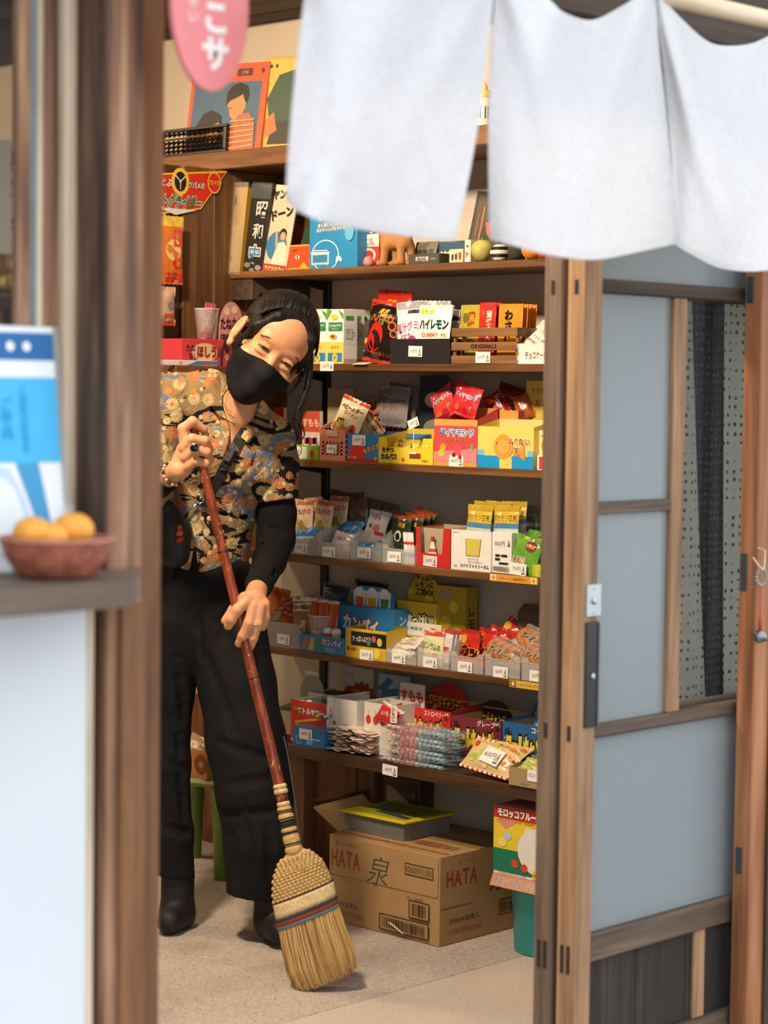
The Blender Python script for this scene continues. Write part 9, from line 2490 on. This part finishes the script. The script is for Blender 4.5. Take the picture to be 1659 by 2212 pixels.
q = (V(389, 1150, 5.0) * (1, 1, 0) + (0, 0, fz + 0.07))
for k, (dy, r_) in enumerate(((0.012, 0.006), (-0.002, 0.009), (-0.016, 0.010))):
 G().ball((0, 0, 0), r_, 12, 8).obj('charm', RCH if k != 2 else MAT('dark_orange_lacquer', hx('8a2a10'), 0.3), bag, True, loc=(q + (0, dy, 0)) @ VB + VO - BO)
vtube([q + (0, 0.016, 0), q + (0.004, 0.04, -0.004), front(402, 1116, 0.012)], 0.0012, 5).obj('charm_cord', BLK, bag)
# ------------------------------------------------------------------ broom
bf = PZ(700, 2138, 0)
BR0 = np.array([bf[0], bf[1], 0.0])
br = thing('broom', 'straw broom with red-brown bamboo handle and woven shoulder', 'broom', BR0)
bw_ = lambda p: np.asarray(p, float) - BR0
def bamboo():
 m, nt, out = _new('red_brown_bamboo')
 b = nd(nt, 'BsdfPrincipled')
 n1 = noise(nt, coords(nt, (40, 40, 5)), 1.5, 4, 0.6)
 col = ramp(nt, n1, [(0.3, hx('54200f')), (0.6, hx('8a3c1c')), (0.8, hx('a8542a'))])
 sp2 = noise(nt, coords(nt, (1, 1, 0.35)), 170, 2, 0.5)
 col = mixc(nt, ramp(nt, sp2, [(0.66, (0, 0, 0)), (0.70, (1, 1, 1))]), col, hx('d09a58'))
 nt.links.new(col, b.inputs['Base Color'])
 b.inputs['Roughness'].default_value = 0.28
 nt.links.new(b.outputs[0], out.inputs[0])
 return m
BAM = bamboo()
ys = np.linspace(925, 1705, 90)
nodes_ = (1192, 1466, 1640)
pts, rad = [], []
for y in ys:
 x_, _, D_ = BT(y)
 pts.append(bw_(PD(x_, y, D_)))
 r_ = 0.0098 + 0.0026 * (y - 925) / 780
 for nn in nodes_:
  r_ += 0.0012 * math.exp(-((y - nn) / 4) ** 2) - 0.0006 * math.exp(-((y - nn - 9) / 4) ** 2)
 rad.append(r_)
G().tube(pts, rad, 20).obj('handle', BAM, br, True)
for nn in nodes_[:2]:
 a, b = (bw_(PD(*BT(nn + d))) for d in (-1.5, 1.5))
 G().tube([a, b], 0.0098 + 0.0026 * (nn - 925) / 780 + 0.0013, 20).obj('bamboo_node', MAT('dark_bamboo_node', hx('3a1a10'), 0.5), br)
STRAW = MAT('straw_binding', hx('c9a468'), 0.6, var=0.25, vscale=160, bmp=0.5, bscale=260)
STRAW2 = MAT('pale_straw_binding', hx('d9be8a'), 0.6, var=0.2, vscale=160, bmp=0.4, bscale=260)
THR_ = MAT('dark_binding_thread', hx('221c1a'), 0.8)
def axp(y):
 """broom axis below the handle"""
 x_ = float(np.interp(y, [1690, 1760, 1830, 1930, 2138], [603, 617, 634, 653, 706]))
 return PD(x_, y, 4.80 - (y - 925) * 0.000142 if y < 1700 else 4.69 - (y - 1700) * 0.000135)
for y0, y1, r_, m_ in ((1694, 1704, 0.0155, STRAW2), (1705, 1716, 0.0160, STRAW2), (1717, 1733, 0.0135, BAM), (1734, 1744, 0.0150, STRAW2), (1745, 1758, 0.0165, STRAW), (1760, 1776, 0.0178, STRAW), (1778, 1790, 0.0165, THR_), (1791, 1805, 0.0185, STRAW), (1806, 1834, 0.0195, STRAW), (1835, 1852, 0.0205, STRAW)):
 y0, y1 = y0 - 8 * (y0 - 1694) / 160, y1 - 8 * (y1 - 1694) / 160
 P = [bw_(axp(y0 + (y1 - y0) * t)) for t in np.linspace(0, 1, 6)]
 G().tube(P, [r_ * (0.86 + 0.14 * math.sin(math.pi * t)) for t in np.linspace(0, 1, 6)], 18).obj('binding', m_, br, True)
for y in (1751, 1768, 1784, 1798, 1822):
 P = [bw_(axp(y - 1.5)), bw_(axp(y + 1.5))]
 G().tube(P, 0.0178 if y < 1790 else 0.0192, 18).obj('binding_thread', THR_, br)
# head: stations along the axis with half widths (px) and thickness
ST = [(636, 1838, 19, 0.018), (638, 1852, 40, 0.020), (644, 1878, 60, 0.022), (652, 1915, 70, 0.024), (660, 1955, 70, 0.025), (673, 2010, 71, 0.027), (690, 2070, 72, 0.029), (708, 2122, 64, 0.027)]
HD = lambda y: 4.69 - (y - 1700) * 0.000135
ACR_ = np.array([0.928, -0.372])
def head_pt(s_, u, v, grow=0.0):
 """point of the broom head: s_ along 0..1, u across -1..1, v toward the street -1..1"""
 f = s_ * (len(ST) - 1)
 i = min(int(f), len(ST) - 2)
 t = f - i
 a, b = ST[i], ST[i + 1]
 cx, cy, hw, tk = (a[j] + (b[j] - a[j]) * t for j in range(4))
 p = PD(cx + ACR_[0] * u * hw, cy + ACR_[1] * u * hw, HD(cy))
 return bw_(p - FWD * (v * (tk + grow)))
def head_loft(name, s0, s1, n, grow, mat):
 g = G()
 M = 28
 vs = []
 for i in range(n + 1):
  s_ = s0 + (s1 - s0) * i / n
  for k in range(M):
   a = 2 * math.pi * k / M
   vs.append(head_pt(s_, math.cos(a) * (1 + grow * 12), math.sin(a), grow))
 fs = [(i * M + k, i * M + (k + 1) % M, (i + 1) * M + (k + 1) % M, (i + 1) * M + k) for i in range(n) for k in range(M)]
 fs += [tuple(range(M))[::-1], tuple(n * M + k for k in range(M))]
 g.add(vs, fs)
 return g.obj(name, mat, br, True)
head_loft('straw_shoulder', 0.0, 0.62, 14, -0.003, STRAW)
head_loft('straw_core', 0.60, 0.955, 10, -0.006, MAT('dark_straw', hx('7a5c34'), 0.9, var=0.3, vscale=90))
ax3 = np.stack([RGT * ACR_[0] - UPV * ACR_[1], -FWD, np.cross(RGT * ACR_[0] - UPV * ACR_[1], -FWD)])
wv = G()
for i in range(15):
 s_ = 0.10 + 0.36 * i / 14
 hw = np.interp(s_ * 7, range(8), [q_[2] for q_ in ST])
 nb = int(hw * 2 / 9.5)
 for k in range(nb):
  u = -0.94 + 1.88 * (k + (0.5 if i % 2 else 0.0)) / nb
  for sd in (1, -1):
   c = head_pt(s_, u, sd * math.sqrt(max(0, 1 - u * u)) * 0.97, -0.002)
   B8 = G().ball((0, 0, 0), (0.0060, 0.0032, 0.0038), 7, 4)
   wv.add((B8.v[0] @ ax3) + c, B8.f)
o = wv.obj('woven_shoulder', STRAW, br, True)
o['kind'] = 'stuff'
head_loft('straw_collar', 0.475, 0.585, 4, 0.001, STRAW2)
for s0, s1, c in ((0.585, 0.605, '2f3636'), (0.605, 0.626, '8a2f1c'), (0.628, 0.645, '56707e')):
 head_loft('stitch_band', s0, s1, 3, 0.0022, MAT('band_' + c, hx(c), 0.8, bmp=0.4, bscale=300))
head_loft('binding_thread', 0.468, 0.476, 2, 0.0016, THR_)
bg_ = G()
rnd = random.Random(9)
for k in range(1900):
 a = rnd.uniform(0, 2 * math.pi)
 rr_ = math.sqrt(rnd.uniform(0.55, 1.0))
 u, v = rr_ * math.cos(a), rr_ * math.sin(a)
 du, dv = rnd.gauss(0, 0.05), rnd.gauss(0, 0.05)
 e1 = min(1.0, rnd.uniform(0.955, 1.0))
 P = []
 for t in (0, 0.35, 0.7, 1.0):
  s_ = 0.63 + (e1 - 0.63) * t
  sp_ = 1 + 0.06 * t
  P.append(head_pt(s_, (u + du * t) * sp_, (v + dv * t) * sp_))
 if P[-1][2] + 0 < 0.002:
  P[-1][2] = 0.002
 bg_.tube(P, [0.0012, 0.0011, 0.0009, 0.0004], 3, hx(rnd.choice(('c9a163', 'b58a4c', 'd3b072', '9a7340', 'bf9656', '7d5a30'))), False)
o = bg_.obj('bristles', PAPER, br)
o['kind'] = 'stuff'
# ------------------------------------------------------------------ clay dog on the toy shelf
dvol = Vol((-0.08, -0.06, -0.06), (0.08, 0.10, 0.06), 0.0028)
for x_, z_ in ((-0.030, 0.014), (-0.012, -0.012), (0.030, 0.014), (0.042, -0.012)):
 dvol.chain([(x_, -0.048, z_), (x_ * 0.9, -0.01, z_ * 0.9)], [0.010, 0.011], 0.006)
 dvol.ell((x_ - 0.004, -0.050, z_ + 0.006), (0.012, 0.008, 0.014), k=0.004)
dvol.chain([(-0.028, 0.005, 0), (0.03, 0.002, 0)], [0.021, 0.019], 0.01)
dvol.chain([(-0.032, 0.015, 0), (-0.042, 0.045, 0.004)], [0.015, 0.018], 0.01)
dvol.ell((-0.050, 0.042, 0.014), (0.010, 0.009, 0.014), k=0.008)
for z_ in (-0.014, 0.014):
 dvol.ell((-0.036, 0.060, z_), (0.005, 0.012, 0.007), k=0.004)
dvol.chain([(0.042, 0.008, 0), (0.055, 0.030, 0)], [0.007, 0.004], 0.005)
dvol.half((0, -0.057, 0), (0, -1, 0))
me = dvol.mesh('dog_body', VO)
Vd = np.array([v.co for v in me.vertices]) @ VB.T
me.vertices.foreach_set('co', np.stack([Vd[:, 0], -Vd[:, 2], Vd[:, 1] + 0.057], 1).astype(np.float32).ravel())
me.update()
obj('dog_body', me, CLAY, dg)
for z_ in (-0.009, 0.009):
 G().ball((-0.052, -0.004 - 0.02 * (z_ > 0), 0.108), 0.0022, 8, 6).obj('dog_eye', BLK, dg)
# ------------------------------------------------------------------ the shop's spot lamps on a ceiling rail
rail = thing('lamp_rail', 'black ceiling rail for the spot lamps', 'rail', (1.9, 3.33, 2.46))
G().bev((0, 0, 0), (1.2, 0.03, 0.038), 0.003).obj('rail_body', BLK, rail)
G().bev((0.55, 0.005, 0.0381), (0.65, 0.025, 0.0396), 0.001).obj('rail_feed', BLK, rail)
for (x_, y_), (tx, ty, tz), lab in (((2.30, 3.30), (3.75, 3.50, 0.85), 'black spot lamp on the rail aimed at the sweets shelves'), ((2.95, 4.35), (3.75, 4.05, 1.0), 'black spot lamp deeper in the shop aimed at the partition'), ((2.60, 5.4), (3.2, 5.2, 0.8), 'black spot lamp at the back of the shop')):
 d_ = Vector((tx - x_, ty - y_, tz - 2.36)).normalized()
 t = thing('spot_lamp', lab, 'lamp', Vector((x_, y_, 2.36)) - d_ * 0.012)
 t.rotation_euler = (-d_).to_track_quat('Z', 'Y').to_euler()
 G().lathe([(0.086, 0.004), (0.090, 0.006), (0.092, 0.05), (0.06, 0.075), (0.02, 0.085), (0.0001, 0.085)], 24).obj('lamp_shade', BLK, t, True)
 up_ = t.rotation_euler.to_matrix().transposed() @ Vector((0, 0, 1))
 G().tube([Vector((0, 0, 0.08)), Vector((0, 0, 0.08)) + up_ * (0.03 if y_ < 4 else 0.075)], 0.008, 8).obj('lamp_stem', BLK, t)
